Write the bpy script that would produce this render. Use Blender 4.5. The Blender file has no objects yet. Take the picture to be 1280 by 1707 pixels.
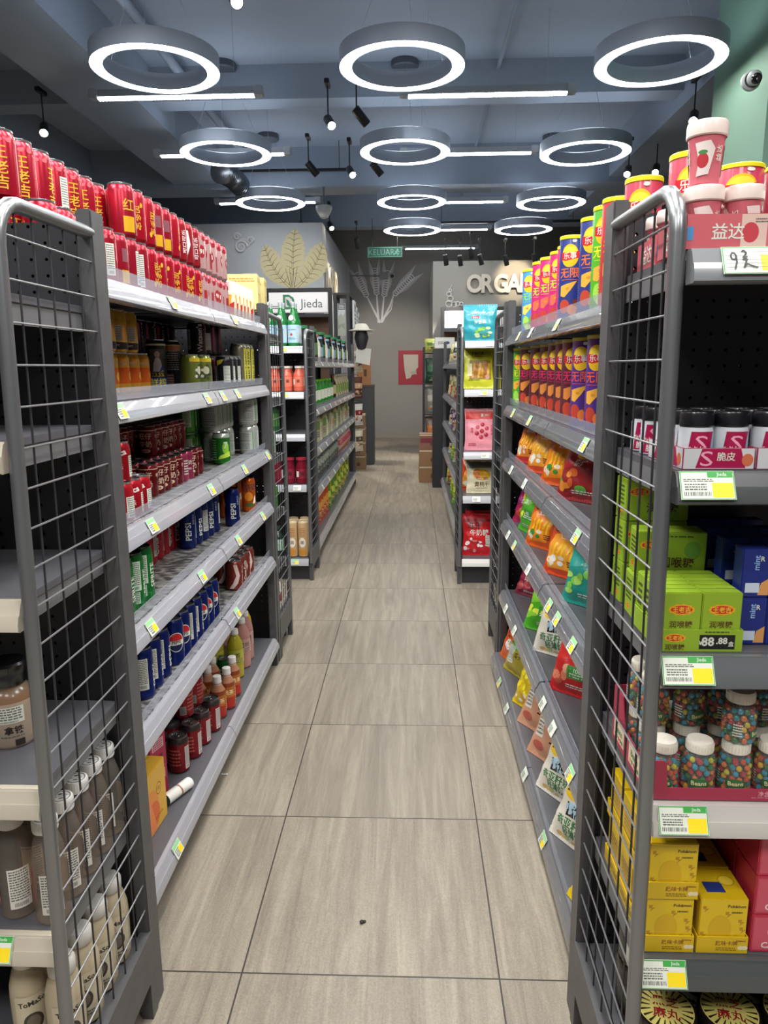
import bpy, bmesh, math, random
from mathutils import Vector, Matrix, Euler
from mathutils.geometry import tessellate_polygon
PI = math.pi
RND = random.Random(11)
SC = bpy.context.scene
COL = SC.collection

# ------------------------------------------------------------------ camera
FPX, CX, CY, CAMH = 1200.0, 640.0, 853.5, 1.387
_d = Vector(((686 - CX) / FPX, (613 - CY) / FPX, 1.0)).normalized()
_u0 = Vector((0, -1, 0))
_u = (_u0 - _d * _u0.dot(_d)).normalized()
_r = _d.cross(_u)
if _r.x < 0: _r = -_r
RW = Matrix((_r, _d, _u))               # camera frame (x right, y down, z forward) -> world


def ray(px, py):
    return RW @ Vector(((px - CX) / FPX, (py - CY) / FPX, 1.0))


def on_z(px, py, z):
    r = ray(px, py); t = (z - CAMH) / r.z
    return Vector((r.x * t, r.y * t, z))


def on_y(px, py, y):
    r = ray(px, py); t = y / r.y
    return Vector((r.x * t, y, CAMH + r.z * t))


def on_x(px, py, x):
    r = ray(px, py); t = x / r.x
    return Vector((x, r.y * t, CAMH + r.z * t))


def y_for(px, x, z):
    """Y of the point on the vertical-plane line (x, z) that is seen at column px."""
    a, b = 0.4, 20.0
    sgn = 1 if x > 0 else -1
    for _ in range(50):
        m = (a + b) / 2
        c = RW.transposed() @ Vector((x, m, z - CAMH))
        q = CX + FPX * c.x / c.z
        if (q - px) * sgn > 0: a = m
        else: b = m
    return (a + b) / 2


cam = bpy.data.cameras.new('camera')
cam.sensor_fit = 'VERTICAL'; cam.sensor_height = 24.0
cam.lens = FPX / 1707.0 * 24.0
cam.clip_start = 0.05
co = bpy.data.objects.new('camera', cam); COL.objects.link(co)
_right, _down, _fwd = RW @ Vector((1, 0, 0)), RW @ Vector((0, 1, 0)), RW @ Vector((0, 0, 1))
mw = Matrix((_right, -_down, -_fwd)).transposed().to_4x4()
mw.translation = Vector((0, 0, CAMH))
co.matrix_world = mw
SC.camera = co

# --------------------------------------------------------------- materials
_M = {}


def lin(h):
    h = h.lstrip('#')
    o = []
    for i in (0, 2, 4):
        c = int(h[i:i + 2], 16) / 255
        o.append(c / 12.92 if c <= .04045 else ((c + .055) / 1.055) ** 2.4)
    return (*o, 1.0)


def P(hexa, rough=.45, metal=0.0, coat=0.0):
    k = ('p', hexa, rough, metal, coat)
    if k not in _M:
        m = bpy.data.materials.new('paint_' + hexa.lstrip('#')); m.use_nodes = True
        b = m.node_tree.nodes['Principled BSDF']
        b.inputs['Base Color'].default_value = lin(hexa)
        b.inputs['Roughness'].default_value = rough
        b.inputs['Metallic'].default_value = metal
        b.inputs['Coat Weight'].default_value = coat
        _M[k] = m
    return _M[k]


def CAN(hexa): return P(hexa, .24, .5)
def INK(hexa): return P(hexa, .45)
def FOIL(hexa): return P(hexa, .36, 0.0, .25)


def NOISE(name, c1, c2, scale=(1, 1, 1), rough=.5, metal=0.0, detail=4, lo=.35, hi=.65, bump=0.0):
    k = ('n', name)
    if k not in _M:
        m = bpy.data.materials.new(name); m.use_nodes = True
        t = m.node_tree; n = t.nodes; b = n['Principled BSDF']
        tc = n.new('ShaderNodeTexCoord'); mp = n.new('ShaderNodeMapping'); nz = n.new('ShaderNodeTexNoise'); cr = n.new('ShaderNodeValToRGB')
        mp.inputs['Scale'].default_value = scale
        nz.inputs['Scale'].default_value = 1.0; nz.inputs['Detail'].default_value = detail
        cr.color_ramp.elements[0].position = lo; cr.color_ramp.elements[1].position = hi
        cr.color_ramp.elements[0].color = lin(c1); cr.color_ramp.elements[1].color = lin(c2)
        t.links.new(tc.outputs['Object'], mp.inputs['Vector']); t.links.new(mp.outputs[0], nz.inputs['Vector'])
        t.links.new(nz.outputs['Fac'], cr.inputs['Fac']); t.links.new(cr.outputs[0], b.inputs['Base Color'])
        b.inputs['Roughness'].default_value = rough; b.inputs['Metallic'].default_value = metal
        if bump:
            bp = n.new('ShaderNodeBump'); bp.inputs['Strength'].default_value = bump; bp.inputs['Distance'].default_value = .01
            t.links.new(nz.outputs['Fac'], bp.inputs['Height']); t.links.new(bp.outputs[0], b.inputs['Normal'])
        _M[k] = m
    return _M[k]


def CLEAR(name, tint='#ffffff', alpha=.25, rough=.08):
    """thin clear plastic: mostly see-through with a glossy skin"""
    k = ('c', name)
    if k not in _M:
        m = bpy.data.materials.new(name); m.use_nodes = True
        t = m.node_tree; n = t.nodes; n.remove(n['Principled BSDF'])
        out = n['Material Output']
        tr = n.new('ShaderNodeBsdfTransparent'); tr.inputs[0].default_value = lin(tint)
        pr = n.new('ShaderNodeBsdfPrincipled'); pr.inputs['Base Color'].default_value = lin(tint)
        pr.inputs['Roughness'].default_value = rough
        mx = n.new('ShaderNodeMixShader'); mx.inputs[0].default_value = alpha
        t.links.new(tr.outputs[0], mx.inputs[1]); t.links.new(pr.outputs[0], mx.inputs[2]); t.links.new(mx.outputs[0], out.inputs[0])
        _M[k] = m
    return _M[k]


def GLOW(name, color, strength):
    k = ('e', name)
    if k not in _M:
        m = bpy.data.materials.new(name); m.use_nodes = True
        b = m.node_tree.nodes['Principled BSDF']
        b.inputs['Base Color'].default_value = (.8, .8, .8, 1)
        b.inputs['Emission Color'].default_value = lin(color); b.inputs['Emission Strength'].default_value = strength
        _M[k] = m
    return _M[k]


def PEG(name, axis, col='#222226'):
    """perforated steel sheet: real round holes on a 25 mm pitch"""
    k = ('g', name)
    if k not in _M:
        m = bpy.data.materials.new(name); m.use_nodes = True
        t = m.node_tree; n = t.nodes; b = n['Principled BSDF']; out = n['Material Output']
        b.inputs['Base Color'].default_value = lin(col); b.inputs['Roughness'].default_value = .45
        tc = n.new('ShaderNodeTexCoord'); sx = n.new('ShaderNodeSeparateXYZ'); t.links.new(tc.outputs['Object'], sx.inputs[0])
        sq = []
        for a in (axis, 'Z'):
            d = n.new('ShaderNodeMath'); d.operation = 'DIVIDE'; d.inputs[1].default_value = .028; t.links.new(sx.outputs[a], d.inputs[0])
            f = n.new('ShaderNodeMath'); f.operation = 'FRACT'; t.links.new(d.outputs[0], f.inputs[0])
            s = n.new('ShaderNodeMath'); s.operation = 'SUBTRACT'; s.inputs[1].default_value = .5; t.links.new(f.outputs[0], s.inputs[0])
            p = n.new('ShaderNodeMath'); p.operation = 'MULTIPLY'; t.links.new(s.outputs[0], p.inputs[0]); t.links.new(s.outputs[0], p.inputs[1])
            sq.append(p)
        ad = n.new('ShaderNodeMath'); ad.operation = 'ADD'; t.links.new(sq[0].outputs[0], ad.inputs[0]); t.links.new(sq[1].outputs[0], ad.inputs[1])
        lt = n.new('ShaderNodeMath'); lt.operation = 'LESS_THAN'; lt.inputs[1].default_value = .011; t.links.new(ad.outputs[0], lt.inputs[0])
        tr = n.new('ShaderNodeBsdfTransparent'); mx = n.new('ShaderNodeMixShader')
        t.links.new(lt.outputs[0], mx.inputs[0]); t.links.new(b.outputs[0], mx.inputs[1]); t.links.new(tr.outputs[0], mx.inputs[2]); t.links.new(mx.outputs[0], out.inputs[0])
        _M[k] = m
    return _M[k]


STEEL = P('#bfc0c4', .25, .9)
CHAR = NOISE('charcoal_powder_coat', '#4a494b', '#525153', (30, 30, 30), .42, .1)
DARK = P('#2a2a2e', .45)
CHROME = P('#85878a', .3, .75)

# --------------------------------------------------------------- mesh tools
class MB:
    def __init__(s): s.v = []; s.f = []; s.m = []; s.mats = []; s.lay = 0

    def mi(s, mat):
        if mat not in s.mats: s.mats.append(mat)
        return s.mats.index(mat)

    def add(s, vs, fs, mat, mx=None):
        o = len(s.v); k = s.mi(mat) if not isinstance(mat, list) else None
        s.v += [tuple(mx @ Vector(q)) if mx else tuple(q) for q in vs]
        for i, f in enumerate(fs):
            s.f.append([o + j for j in f]); s.m.append(k if k is not None else s.mi(mat[i]))
        return s

    def box(s, x0, y0, z0, x1, y1, z1, mat, mx=None):
        x0, x1 = min(x0, x1), max(x0, x1); y0, y1 = min(y0, y1), max(y0, y1); z0, z1 = min(z0, z1), max(z0, z1)
        return s.add([(x0, y0, z0), (x1, y0, z0), (x1, y1, z0), (x0, y1, z0), (x0, y0, z1), (x1, y0, z1), (x1, y1, z1), (x0, y1, z1)],
                     [(0, 3, 2, 1), (4, 5, 6, 7), (0, 1, 5, 4), (1, 2, 6, 5), (2, 3, 7, 6), (3, 0, 4, 7)], mat, mx)

    def bbox(s, x0, y0, z0, x1, y1, z1, mat, b=.003, mx=None):
        """box with bevelled edges"""
        bm = bmesh.new()
        r = bmesh.ops.create_cube(bm, size=1)
        for q in bm.verts:
            q.co = Vector(((x0 + x1) / 2 + q.co.x * abs(x1 - x0), (y0 + y1) / 2 + q.co.y * abs(y1 - y0), (z0 + z1) / 2 + q.co.z * abs(z1 - z0)))
        bmesh.ops.bevel(bm, geom=bm.edges[:], offset=b, segments=2, affect='EDGES')
        return s.from_bm(bm, mat, mx)

    def from_bm(s, bm, mat, mx=None):
        bm.verts.index_update()
        vs = [q.co.copy() for q in bm.verts]; fs = [[q.index for q in f.verts] for f in bm.faces]
        bm.free()
        return s.add(vs, fs, mat, mx)

    def lathe(s, prof, mats, seg=20, mx=None, cap0=False, cap1=False):
        """prof: (r, z) pairs; mats: one material or one per segment"""
        vs = []; fs = []; ml = []
        n = len(prof)
        for r, z in prof:
            for k in range(seg):
                a = 2 * PI * k / seg
                vs.append((r * math.sin(a), -r * math.cos(a), z))
        for i in range(n - 1):
            for k in range(seg):
                k2 = (k + 1) % seg
                fs.append((i * seg + k, i * seg + k2, (i + 1) * seg + k2, (i + 1) * seg + k))
                ml.append(mats[i] if isinstance(mats, list) else mats)
        if cap0: fs.append(tuple(range(seg - 1, -1, -1))); ml.append(ml[0])
        if cap1: fs.append(tuple((n - 1) * seg + k for k in range(seg))); ml.append(ml[-2] if cap0 else ml[-1])
        return s.add(vs, fs, ml, mx)

    def tube(s, pts, r, mat, seg=8, closed=False, mx=None):
        pts = [Vector(p) for p in pts]; n = len(pts); vs = []; fs = []
        ref = None
        for i, p in enumerate(pts):
            if closed: t = pts[(i + 1) % n] - pts[i - 1]
            else: t = pts[min(i + 1, n - 1)] - pts[max(i - 1, 0)]
            t.normalize()
            if ref is None: ref = t.orthogonal().normalized()
            ref = (ref - t * ref.dot(t)).normalized(); b = t.cross(ref)
            rr = r[i] if isinstance(r, (list, tuple)) else r
            for k in range(seg):
                a = 2 * PI * k / seg
                vs.append(p + ref * math.cos(a) * rr + b * math.sin(a) * rr)
        for i in range(n if closed else n - 1):
            j = (i + 1) % n
            for k in range(seg):
                fs.append((i * seg + k, i * seg + (k + 1) % seg, j * seg + (k + 1) % seg, j * seg + k))
        if not closed:
            fs.append(tuple(range(seg - 1, -1, -1))); fs.append(tuple((n - 1) * seg + k for k in range(seg)))
        return s.add(vs, fs, mat, mx)

    def prism(s, prof, y0, y1, mat, mx=None):
        """closed (x, z) profile extruded along Y"""
        n = len(prof)
        vs = [(x, y0, z) for x, z in prof] + [(x, y1, z) for x, z in prof]
        fs = [(i, (i + 1) % n, n + (i + 1) % n, n + i) for i in range(n)]
        for loop in tessellate_polygon([[Vector((x, z, 0)) for x, z in prof]]):
            fs.append(tuple(loop)); fs.append(tuple(n + q for q in reversed(loop)))
        return s.add(vs, fs, mat, mx)

    def sphere(s, c, r, mat, seg=12, rings=8, sz=1.0):
        pr = [(max(1e-4, r * math.sin(PI * i / rings)), c[2] - r * sz * math.cos(PI * i / rings)) for i in range(rings + 1)]
        return s.lathe(pr, mat, seg, Matrix.Translation((c[0], c[1], 0)))

    def mesh(s, name, smooth=35):
        me = bpy.data.meshes.new(name)
        me.from_pydata(s.v, [], s.f)
        for m in s.mats: me.materials.append(m)
        me.polygons.foreach_set('material_index', s.m)
        me.update()
        if smooth:
            me.polygons.foreach_set('use_smooth', [True] * len(me.polygons))
            me.set_sharp_from_angle(angle=math.radians(smooth))
        return me


_T = {}


def text2d(txt, bold=0.0):
    if any(ord(c) > 0x2e80 for c in txt): bold = min(bold, .012)
    k = (txt, bold)
    if k not in _T:
        cu = bpy.data.curves.new('lettering', 'FONT'); cu.body = txt; cu.size = 1.0; cu.resolution_u = 2; cu.offset = bold
        cu.align_x = 'CENTER'; cu.space_line = .95
        o = bpy.data.objects.new('lettering', cu)
        me = o.to_mesh()
        vs = [(q.co.x, q.co.y) for q in me.vertices]; fs = [tuple(p.vertices) for p in me.polygons]
        o.to_mesh_clear(); bpy.data.objects.remove(o); bpy.data.curves.remove(cu)
        if vs:
            mx = (min(q[0] for q in vs) + max(q[0] for q in vs)) / 2; my = (min(q[1] for q in vs) + max(q[1] for q in vs)) / 2
            vs = [(x - mx, y - my) for x, y in vs]
        _T[k] = (vs, fs)
    return _T[k]


class Surf:
    """prints flat artwork on a surface of a mesh: fn(u, v, offset) -> point; cuts at the grid lines so that it follows the facets"""
    def __init__(s, mb, fn, du=None, dv=None, base=.0002):
        s.mb, s.fn, s.du, s.dv, s.o = mb, fn, du, dv, base

    def put(s, vs, fs, mat):
        if s.du or s.dv:
            bm = bmesh.new(); bv = [bm.verts.new((x, y, 0)) for x, y in vs]
            for f in fs:
                try: bm.faces.new([bv[i] for i in f])
                except ValueError: pass
            for ax, st in ((0, s.du), (1, s.dv)):
                if not st or not bm.verts: continue
                lo = min(q.co[ax] for q in bm.verts); hi = max(q.co[ax] for q in bm.verts)
                for k in range(math.ceil(lo / st), math.floor(hi / st) + 1):
                    no = (1, 0, 0) if ax == 0 else (0, 1, 0); c = (k * st, 0, 0) if ax == 0 else (0, k * st, 0)
                    bmesh.ops.bisect_plane(bm, geom=bm.verts[:] + bm.edges[:] + bm.faces[:], plane_co=c, plane_no=no, dist=1e-7)
            bm.verts.index_update()
            vs = [(q.co.x, q.co.y) for q in bm.verts]; fs = [[q.index for q in f.verts] for f in bm.faces]; bm.free()
        s.mb.add([s.fn(x, y, s.o) for x, y in vs], fs, mat)
        s.o += .00004
        return s

    def rect(s, u, v, w, h, mat):
        return s.put([(u - w / 2, v - h / 2), (u + w / 2, v - h / 2), (u + w / 2, v + h / 2), (u - w / 2, v + h / 2)], [(0, 1, 2, 3)], mat)

    def ell(s, u, v, rx, ry, mat, n=20):
        return s.put([(u + rx * math.cos(2 * PI * i / n), v + ry * math.sin(2 * PI * i / n)) for i in range(n)], [tuple(range(n))], mat)

    def poly(s, pts, mat):
        fs = [tuple(f) for f in tessellate_polygon([[Vector((x, y, 0)) for x, y in pts]])]
        return s.put(pts, fs, mat)

    def text(s, t, u, v, size, mat, bold=.0, rot=0, sx=1.0):
        vs, fs = text2d(t, bold)
        c, n = math.cos(rot), math.sin(rot)
        return s.put([(u + (x * sx * c - y * n) * size, v + (x * sx * n + y * c) * size) for x, y in vs], fs, mat)

    def lines(s, u, v, w, h, n, mat, seed=0):
        """rows of fine print"""
        r = random.Random(seed); vs = []; fs = []
        for i in range(n):
            y = v + h / 2 - h * (i + .5) / n; x = u - w / 2
            while x < u + w / 2 - w * .04:
                l = min(w * r.uniform(.06, .2), u + w / 2 - x); o = len(vs); t = h / n * .26
                vs += [(x, y - t), (x + l, y - t), (x + l, y + t), (x, y + t)]; fs.append((o, o + 1, o + 2, o + 3)); x += l + w * .03
        return s.put(vs, fs, mat)

    def bars(s, u, v, w, h, mat, seed=0):
        r = random.Random(seed); vs = []; fs = []; x = u - w / 2
        while x < u + w / 2:
            l = w * r.uniform(.012, .04); o = len(vs)
            vs += [(x, v - h / 2), (x + l, v - h / 2), (x + l, v + h / 2), (x, v + h / 2)]; fs.append((o, o + 1, o + 2, o + 3)); x += l + w * r.uniform(.015, .04)
        return s.put(vs, fs, mat)


def cyl_fn(r, seg):
    da = 2 * PI / seg
    def fn(u, v, o):
        a = u / r; k = math.floor(a / da + 1e-9); t = a / da - k; q = (r + o)
        x = (1 - t) * math.sin(k * da) + t * math.sin((k + 1) * da); y = (1 - t) * math.cos(k * da) + t * math.cos((k + 1) * da)
        return (q * x, -q * y, v)
    return fn, r * da


def flat_fn(o, ex, ey):
    o, ex, ey = Vector(o), Vector(ex), Vector(ey); n = ex.cross(ey)
    return lambda u, v, q: tuple(o + ex * u + ey * v + n * q)


# --------------------------------------------------------------- objects
def tag(o, label=None, cat=None, group=None, kind=None):
    if label: o['label'] = label
    if cat: o['category'] = cat
    if group: o['group'] = group
    if kind: o['kind'] = kind
    return o


def empty(name, loc=(0, 0, 0), rot=(0, 0, 0)):
    o = bpy.data.objects.new(name, None); COL.objects.link(o)
    o.location = loc; o.rotation_euler = rot; o.empty_display_size = .05
    return o


def obj(name, me, parent=None, loc=(0, 0, 0), rot=(0, 0, 0), label=None):
    if isinstance(me, MB): me = me.mesh(name)
    o = bpy.data.objects.new(name, me); COL.objects.link(o)
    o.location = loc; o.rotation_euler = rot
    if parent: o.parent = parent
    if label: o['label'] = label
    return o


class Proto:
    """one kind of thing with its parts; place() puts a copy (own objects, shared meshes) in the scene"""
    def __init__(s, name, cat, parts): s.name, s.cat, s.parts = name, cat, parts

    def low(s, rot):
        R = Euler(rot).to_matrix()
        return min((R @ q.co).z for pt in s.parts for q in pt[1].vertices)

    def span(s, rot, ax=0):
        R = Euler(rot).to_matrix(); q = [(R @ v.co)[ax] for pt in s.parts for v in pt[1].vertices]
        return min(q), max(q)

    def place(s, loc, rot=0.0, label=None, group=None, simple=False):
        rot = rot if isinstance(rot, tuple) else (0, 0, rot)
        if len(s.parts) == 1:
            o = obj(s.name, s.parts[0][1], None, loc, rot)
        else:
            o = empty(s.name, loc, rot)
            for nm, me, *sub in s.parts:
                c = obj(nm, me, o)
                for sn, sm in (sub[0] if sub else ()): obj(sn, sm, c)
        return tag(o, label, s.cat, group)


def struct(name, mb, smooth=0):
    o = obj(name, mb.mesh(name, smooth) if isinstance(mb, MB) else mb); o['kind'] = 'structure'
    return o


ORD = ['first', 'second', 'third', 'fourth', 'fifth', 'sixth', 'seventh', 'eighth', 'ninth', 'tenth', 'eleventh', 'twelfth', 'thirteenth', 'fourteenth',
       'fifteenth', 'sixteenth', 'seventeenth', 'eighteenth', 'nineteenth', 'twentieth']


def row(items, desc, where, group=None, start=0):
    """items: (proto, loc, rot[, desc]) from near to far; desc + ordinal + where makes the label"""
    for i, it in enumerate(items):
        d = it[3] if len(it) > 3 else desc
        it[0].place(it[1], it[2], f'{d}, {ORD[i + start]} from the camera {where}', group)
# ================================================================= SETTING
def floor_mat():
    m = bpy.data.materials.new('travertine_floor_tile'); m.use_nodes = True
    t = m.node_tree; n = t.nodes; L = t.links.new; b = n['Principled BSDF']
    tc = n.new('ShaderNodeTexCoord'); sx = n.new('ShaderNodeSeparateXYZ'); L(tc.outputs['Object'], sx.inputs[0])

    def math_(op, a, c=None):
        q = n.new('ShaderNodeMath'); q.operation = op
        for i, z in enumerate((a, c)):
            if z is None: continue
            if isinstance(z, (int, float)): q.inputs[i].default_value = z
            else: L(z, q.inputs[i])
        return q.outputs[0]
    cell = []; edge = []
    for ax, off in (('X', .397), ('Y', -1.428)):
        d = math_('DIVIDE', math_('ADD', sx.outputs[ax], off), .6)
        cell.append(math_('FLOOR', d)); f = math_('FRACT', d)
        edge.append(math_('MINIMUM', f, math_('SUBTRACT', 1.0, f)))
    joint = math_('LESS_THAN', math_('MINIMUM', edge[0], edge[1]), .0034)
    cv = n.new('ShaderNodeCombineXYZ'); L(cell[0], cv.inputs[0]); L(cell[1], cv.inputs[1])
    wn = n.new('ShaderNodeTexWhiteNoise'); wn.noise_dimensions = '3D'; L(cv.outputs[0], wn.inputs['Vector'])
    sc = n.new('ShaderNodeVectorMath'); sc.operation = 'SCALE'; sc.inputs['Scale'].default_value = 7.0; L(wn.outputs['Color'], sc.inputs[0])
    ad = n.new('ShaderNodeVectorMath'); ad.operation = 'ADD'; L(tc.outputs['Object'], ad.inputs[0]); L(sc.outputs[0], ad.inputs[1])
    mp = n.new('ShaderNodeMapping'); mp.inputs['Scale'].default_value = (26, 1.6, 1); L(ad.outputs[0], mp.inputs['Vector'])
    vein = n.new('ShaderNodeTexNoise'); vein.inputs['Scale'].default_value = 1.0; vein.inputs['Detail'].default_value = 9; vein.inputs['Roughness'].default_value = .72
    vein.inputs['Distortion'].default_value = .6; L(mp.outputs[0], vein.inputs['Vector'])
    gr = n.new('ShaderNodeTexNoise'); gr.inputs['Scale'].default_value = 260; gr.inputs['Detail'].default_value = 2; L(ad.outputs[0], gr.inputs['Vector'])
    mix = math_('ADD', math_('MULTIPLY', vein.outputs['Fac'], .72), math_('MULTIPLY', gr.outputs['Fac'], .28))
    cr = n.new('ShaderNodeValToRGB'); e = cr.color_ramp.elements
    e[0].position, e[0].color = .33, lin('#756c61'); e[1].position, e[1].color = .66, lin('#a99f8d')
    q = cr.color_ramp.elements.new(.5); q.color = lin('#918779')
    L(mix, cr.inputs['Fac'])
    tone = n.new('ShaderNodeMix'); tone.data_type = 'RGBA'; tone.blend_type = 'MULTIPLY'; tone.inputs[0].default_value = 1
    tv = math_('ADD', .93, math_('MULTIPLY', wn.outputs['Value'], .1)); tcb = n.new('ShaderNodeCombineXYZ')
    for i in range(3): L(tv, tcb.inputs[i])
    L(cr.outputs[0], tone.inputs[6]); L(tcb.outputs[0], tone.inputs[7])
    jm = n.new('ShaderNodeMix'); jm.data_type = 'RGBA'; L(joint, jm.inputs[0]); L(tone.outputs[2], jm.inputs[6]); jm.inputs[7].default_value = lin('#3d3833')
    L(jm.outputs[2], b.inputs['Base Color'])
    L(math_('ADD', .3, math_('MULTIPLY', gr.outputs['Fac'], .22)), b.inputs['Roughness'])
    b.inputs['Specular IOR Level'].default_value = .4
    return m


CEIL_Z = 4.0
XL, XR, YB, YE = -4.6, 4.8, -4.0, 14.6
struct('floor', MB().box(XL, YB, -.1, XR, YE, 0, floor_mat()))
CEILM = NOISE('dark_blue_ceiling_paint', '#8e99a8', '#98a3b2', (.5, .5, .5), .75)
struct('ceiling', MB().box(XL, YB, CEIL_Z, XR, YE, CEIL_Z + .1, CEILM))
WALLM = NOISE('grey_wall_plaster', '#96938f', '#9d9a96', (.8, .8, .8), .8)
WALLL = NOISE('light_grey_wall_plaster', '#b0b3b8', '#b9bcc1', (.8, .8, .8), .8)
WARMW = NOISE('warm_grey_wall_plaster', '#96948f', '#9d9b96', (.8, .8, .8), .8)
struct('wall_left', MB().box(XL - .1, YB, 0, XL, YE, CEIL_Z, P('#33373f', .8)))
struct('wall_right', MB().box(XR, YB, 0, XR + .1, YE, CEIL_Z, P('#3a3d44', .8)))
struct('wall_end', MB().box(XL, YE, 0, XR, YE + .1, CEIL_Z, WALLM))
struct('wall_near', MB().box(XL, YB - .1, 0, XR, YB, CEIL_Z, P('#77777a', .8)))
struct('baseboard_end', MB().box(-1.2, YE - .015, 0, .34, YE, .09, P('#9a958c', .5)))
# partition with the leaf mural (left) and partition with the big lettering (right)
MUR_X, MUR_Y, MUR_Z = -1.2, 10.2, 3.31
struct('wall_mural', MB().box(XL, MUR_Y, 0, MUR_X, YE, MUR_Z, WALLL))
ORG_X, ORG_Y, ORG_Z = .34, 12.0, 3.04
struct('wall_lettering', MB().box(ORG_X, ORG_Y, 0, XR, YE, ORG_Z, WARMW))
struct('wall_column', MB().box(2.11, 4.75, 0, 3.0, 5.6, CEIL_Z, NOISE('sage_green_paint', '#6d8f7e', '#759786', (.7, .7, .7), .7)))
# ceiling services: beams and ducts painted the ceiling colour
BEAM = P('#8994a3', .7)
for i, (x0, x1, y0, y1, z0) in enumerate([(XL, XR, 6.9, 7.15, 3.72), (XL, XR, 9.3, 9.75, 3.55), (XL, XR, 11.6, 11.85, 3.5), (-2.9, -2.3, YB, 9.3, 3.6), (2.35, 3.1, 5.6, 11.6, 3.6), (-3.9, XL, YB, 10, 3.1)]):
    struct('trim_%d' % (i + 1), MB().box(x0, y0, z0, x1, y1, CEIL_Z, BEAM))
for i, (x, z, r) in enumerate([(.75, 3.93, .018), (-2.0, 3.9, .04)]):
    struct('trim_%d' % (i + 10), MB().tube([(x, YB, z), (x, YE, z)], r, BEAM, 10), 40)

# ------------------------------------------------------------- ring lamps
RGLOW = GLOW('ring_diffuser_light', '#fffdf4', 10.0)
HOUS = P('#aab6c8', .4, .1)


def ring_proto():
    ro, ri, hh = .4, .318, .1
    h = MB().lathe([(ro, 0), (ro, hh), (ri, hh), (ri, 0), (ri + .004, .002), (ri + .004, hh - .004), (ro - .004, hh - .004), (ro - .004, .002), (ro, 0)], HOUS, 56)
    d = MB().lathe([(ri + .004, .012), (ri + .006, .002), (ri + .02, -.003), (ro - .02, -.003), (ro - .006, .002), (ro - .004, .012)], RGLOW, 56)
    u = MB().lathe([(ri + .012, hh + .0005), (ro - .012, hh + .0005), (ro - .012, hh + .004), (ri + .012, hh + .004), (ri + .012, hh + .0005)], GLOW('ceiling_fill_glow', '#e8f2ff', 3.4), 56)  # glowing top face added to each ring to brighten the ceiling
    w = [('added_top_glow', u.mesh('added_top_glow'))]
    for k in range(3):
        a = 2 * PI * k / 3 + .3
        w.append(('suspension_wire', MB().tube([(.36 * math.cos(a), .36 * math.sin(a), hh), (.08 * math.cos(a), .08 * math.sin(a), CEIL_Z - 3.26 - .05)], .0016, P('#9aa0a6', .4, .5), 5).mesh('suspension_wire')))
    c = MB().lathe([(.001, CEIL_Z - 3.26 - .06), (.11, CEIL_Z - 3.26 - .06), (.12, CEIL_Z - 3.26 - .05), (.12, CEIL_Z - 3.26)], P('#4a525c', .5), 32)
    return Proto('ring_lamp', 'ceiling lamp', [('housing', h.mesh('housing')), ('diffuser', d.mesh('diffuser'))] + w + [('ceiling_rose', c.mesh('ceiling_rose'))])


RING = ring_proto(); RZ = 3.26
RINGPX = [[(260, 118), (670, 114), (1099, 106)], [(377, 258), (675, 255), (975, 257)], [(451, 340), (686, 338), (918, 340)], [None, (687, 385), (872, 384)]]
for j, r in enumerate(RINGPX):
    for i, q in enumerate(r):
        if not q: continue
        p = on_z(q[0], q[1], RZ)
        RING.place((p.x, p.y, RZ), .4, f'round white glowing ring lamp, {ORD[j]} from the camera in the {("left", "middle", "right")[i]} row', 'hanging ring lamps')
# linear battens
BGLOW = GLOW('batten_light', '#f6fbff', 16.0)


def batten_proto():
    L_ = .6
    b = MB().bbox(-L_ - .06, -.035, .0, L_ + .06, .035, .05, P('#a8adb3', .35, .4), .004)
    d = MB().box(-L_, -.024, -.012, L_, .024, .001, BGLOW)
    g = MB()
    for k in range(49):
        x = -L_ + 2 * L_ * k / 48
        g.box(x - .002, -.027, -.016, x + .002, .027, .0, P('#d5d8dc', .3))
    cl = [('end_cap', MB().bbox(s * (L_ + .03) - .035, -.042, -.008, s * (L_ + .03) + .035, .042, .056, P('#b4b8bd', .35, .4), .004).mesh('end_cap')) for s in (-1, 1)]
    wr = [('suspension_wire', MB().tube([(s * .45, 0, .05), (s * .45, 0, CEIL_Z - 3.42)], .0015, P('#9aa0a6', .4), 5).mesh('suspension_wire')) for s in (-1, 1)]
    return Proto('batten_lamp', 'ceiling lamp', [('body', b.mesh('body', 0)), ('diffuser', d.mesh('diffuser', 0), [('louvre', g.mesh('louvre', 0))])] + cl + wr)


BAT = batten_proto(); BZ = 3.42
for px, py, n, c in [(294, 161, 0, 0), (371, 258, 1, 0), (446, 338, 2, 0), (812, 157, 0, 1), (781, 256, 1, 1), (758, 337, 2, 1), (745, 383, 3, 1), (733, 414, 4, 1)]:
    p = on_z(px, py, BZ)
    BAT.place((p.x, p.y, BZ), 0, f'white linear batten lamp with louvre, {ORD[n]} from the camera in the {("left", "middle")[c]} row', 'linear ceiling lamps')
# the same lamps go on over the camera's head and behind it (out of the frame): their light only
for y in (2.75, .9, -.95):
    for x in (-1.64, -.05, 1.58):
        if y > 2 and False: continue
        la = bpy.data.lights.new('ring_lamp_light', 'AREA'); la.shape = 'DISK'; la.size = .8; la.energy = 17 if y > 0 else 15; la.color = (1, .985, .95)
        lo = bpy.data.objects.new('ring_lamp_light', la); COL.objects.link(lo); lo.location = (x, y, RZ)
for y in (3.55, 1.7, -.2):
    for x in (-1.6, .55):
        la = bpy.data.lights.new('batten_lamp_light', 'AREA'); la.shape = 'RECTANGLE'; la.size = 1.2; la.size_y = .05; la.energy = 12 if y > 0 else 4; la.color = (.97, .99, 1)
        lo = bpy.data.objects.new('batten_lamp_light', la); COL.objects.link(lo); lo.location = (x, y, BZ)

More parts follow.
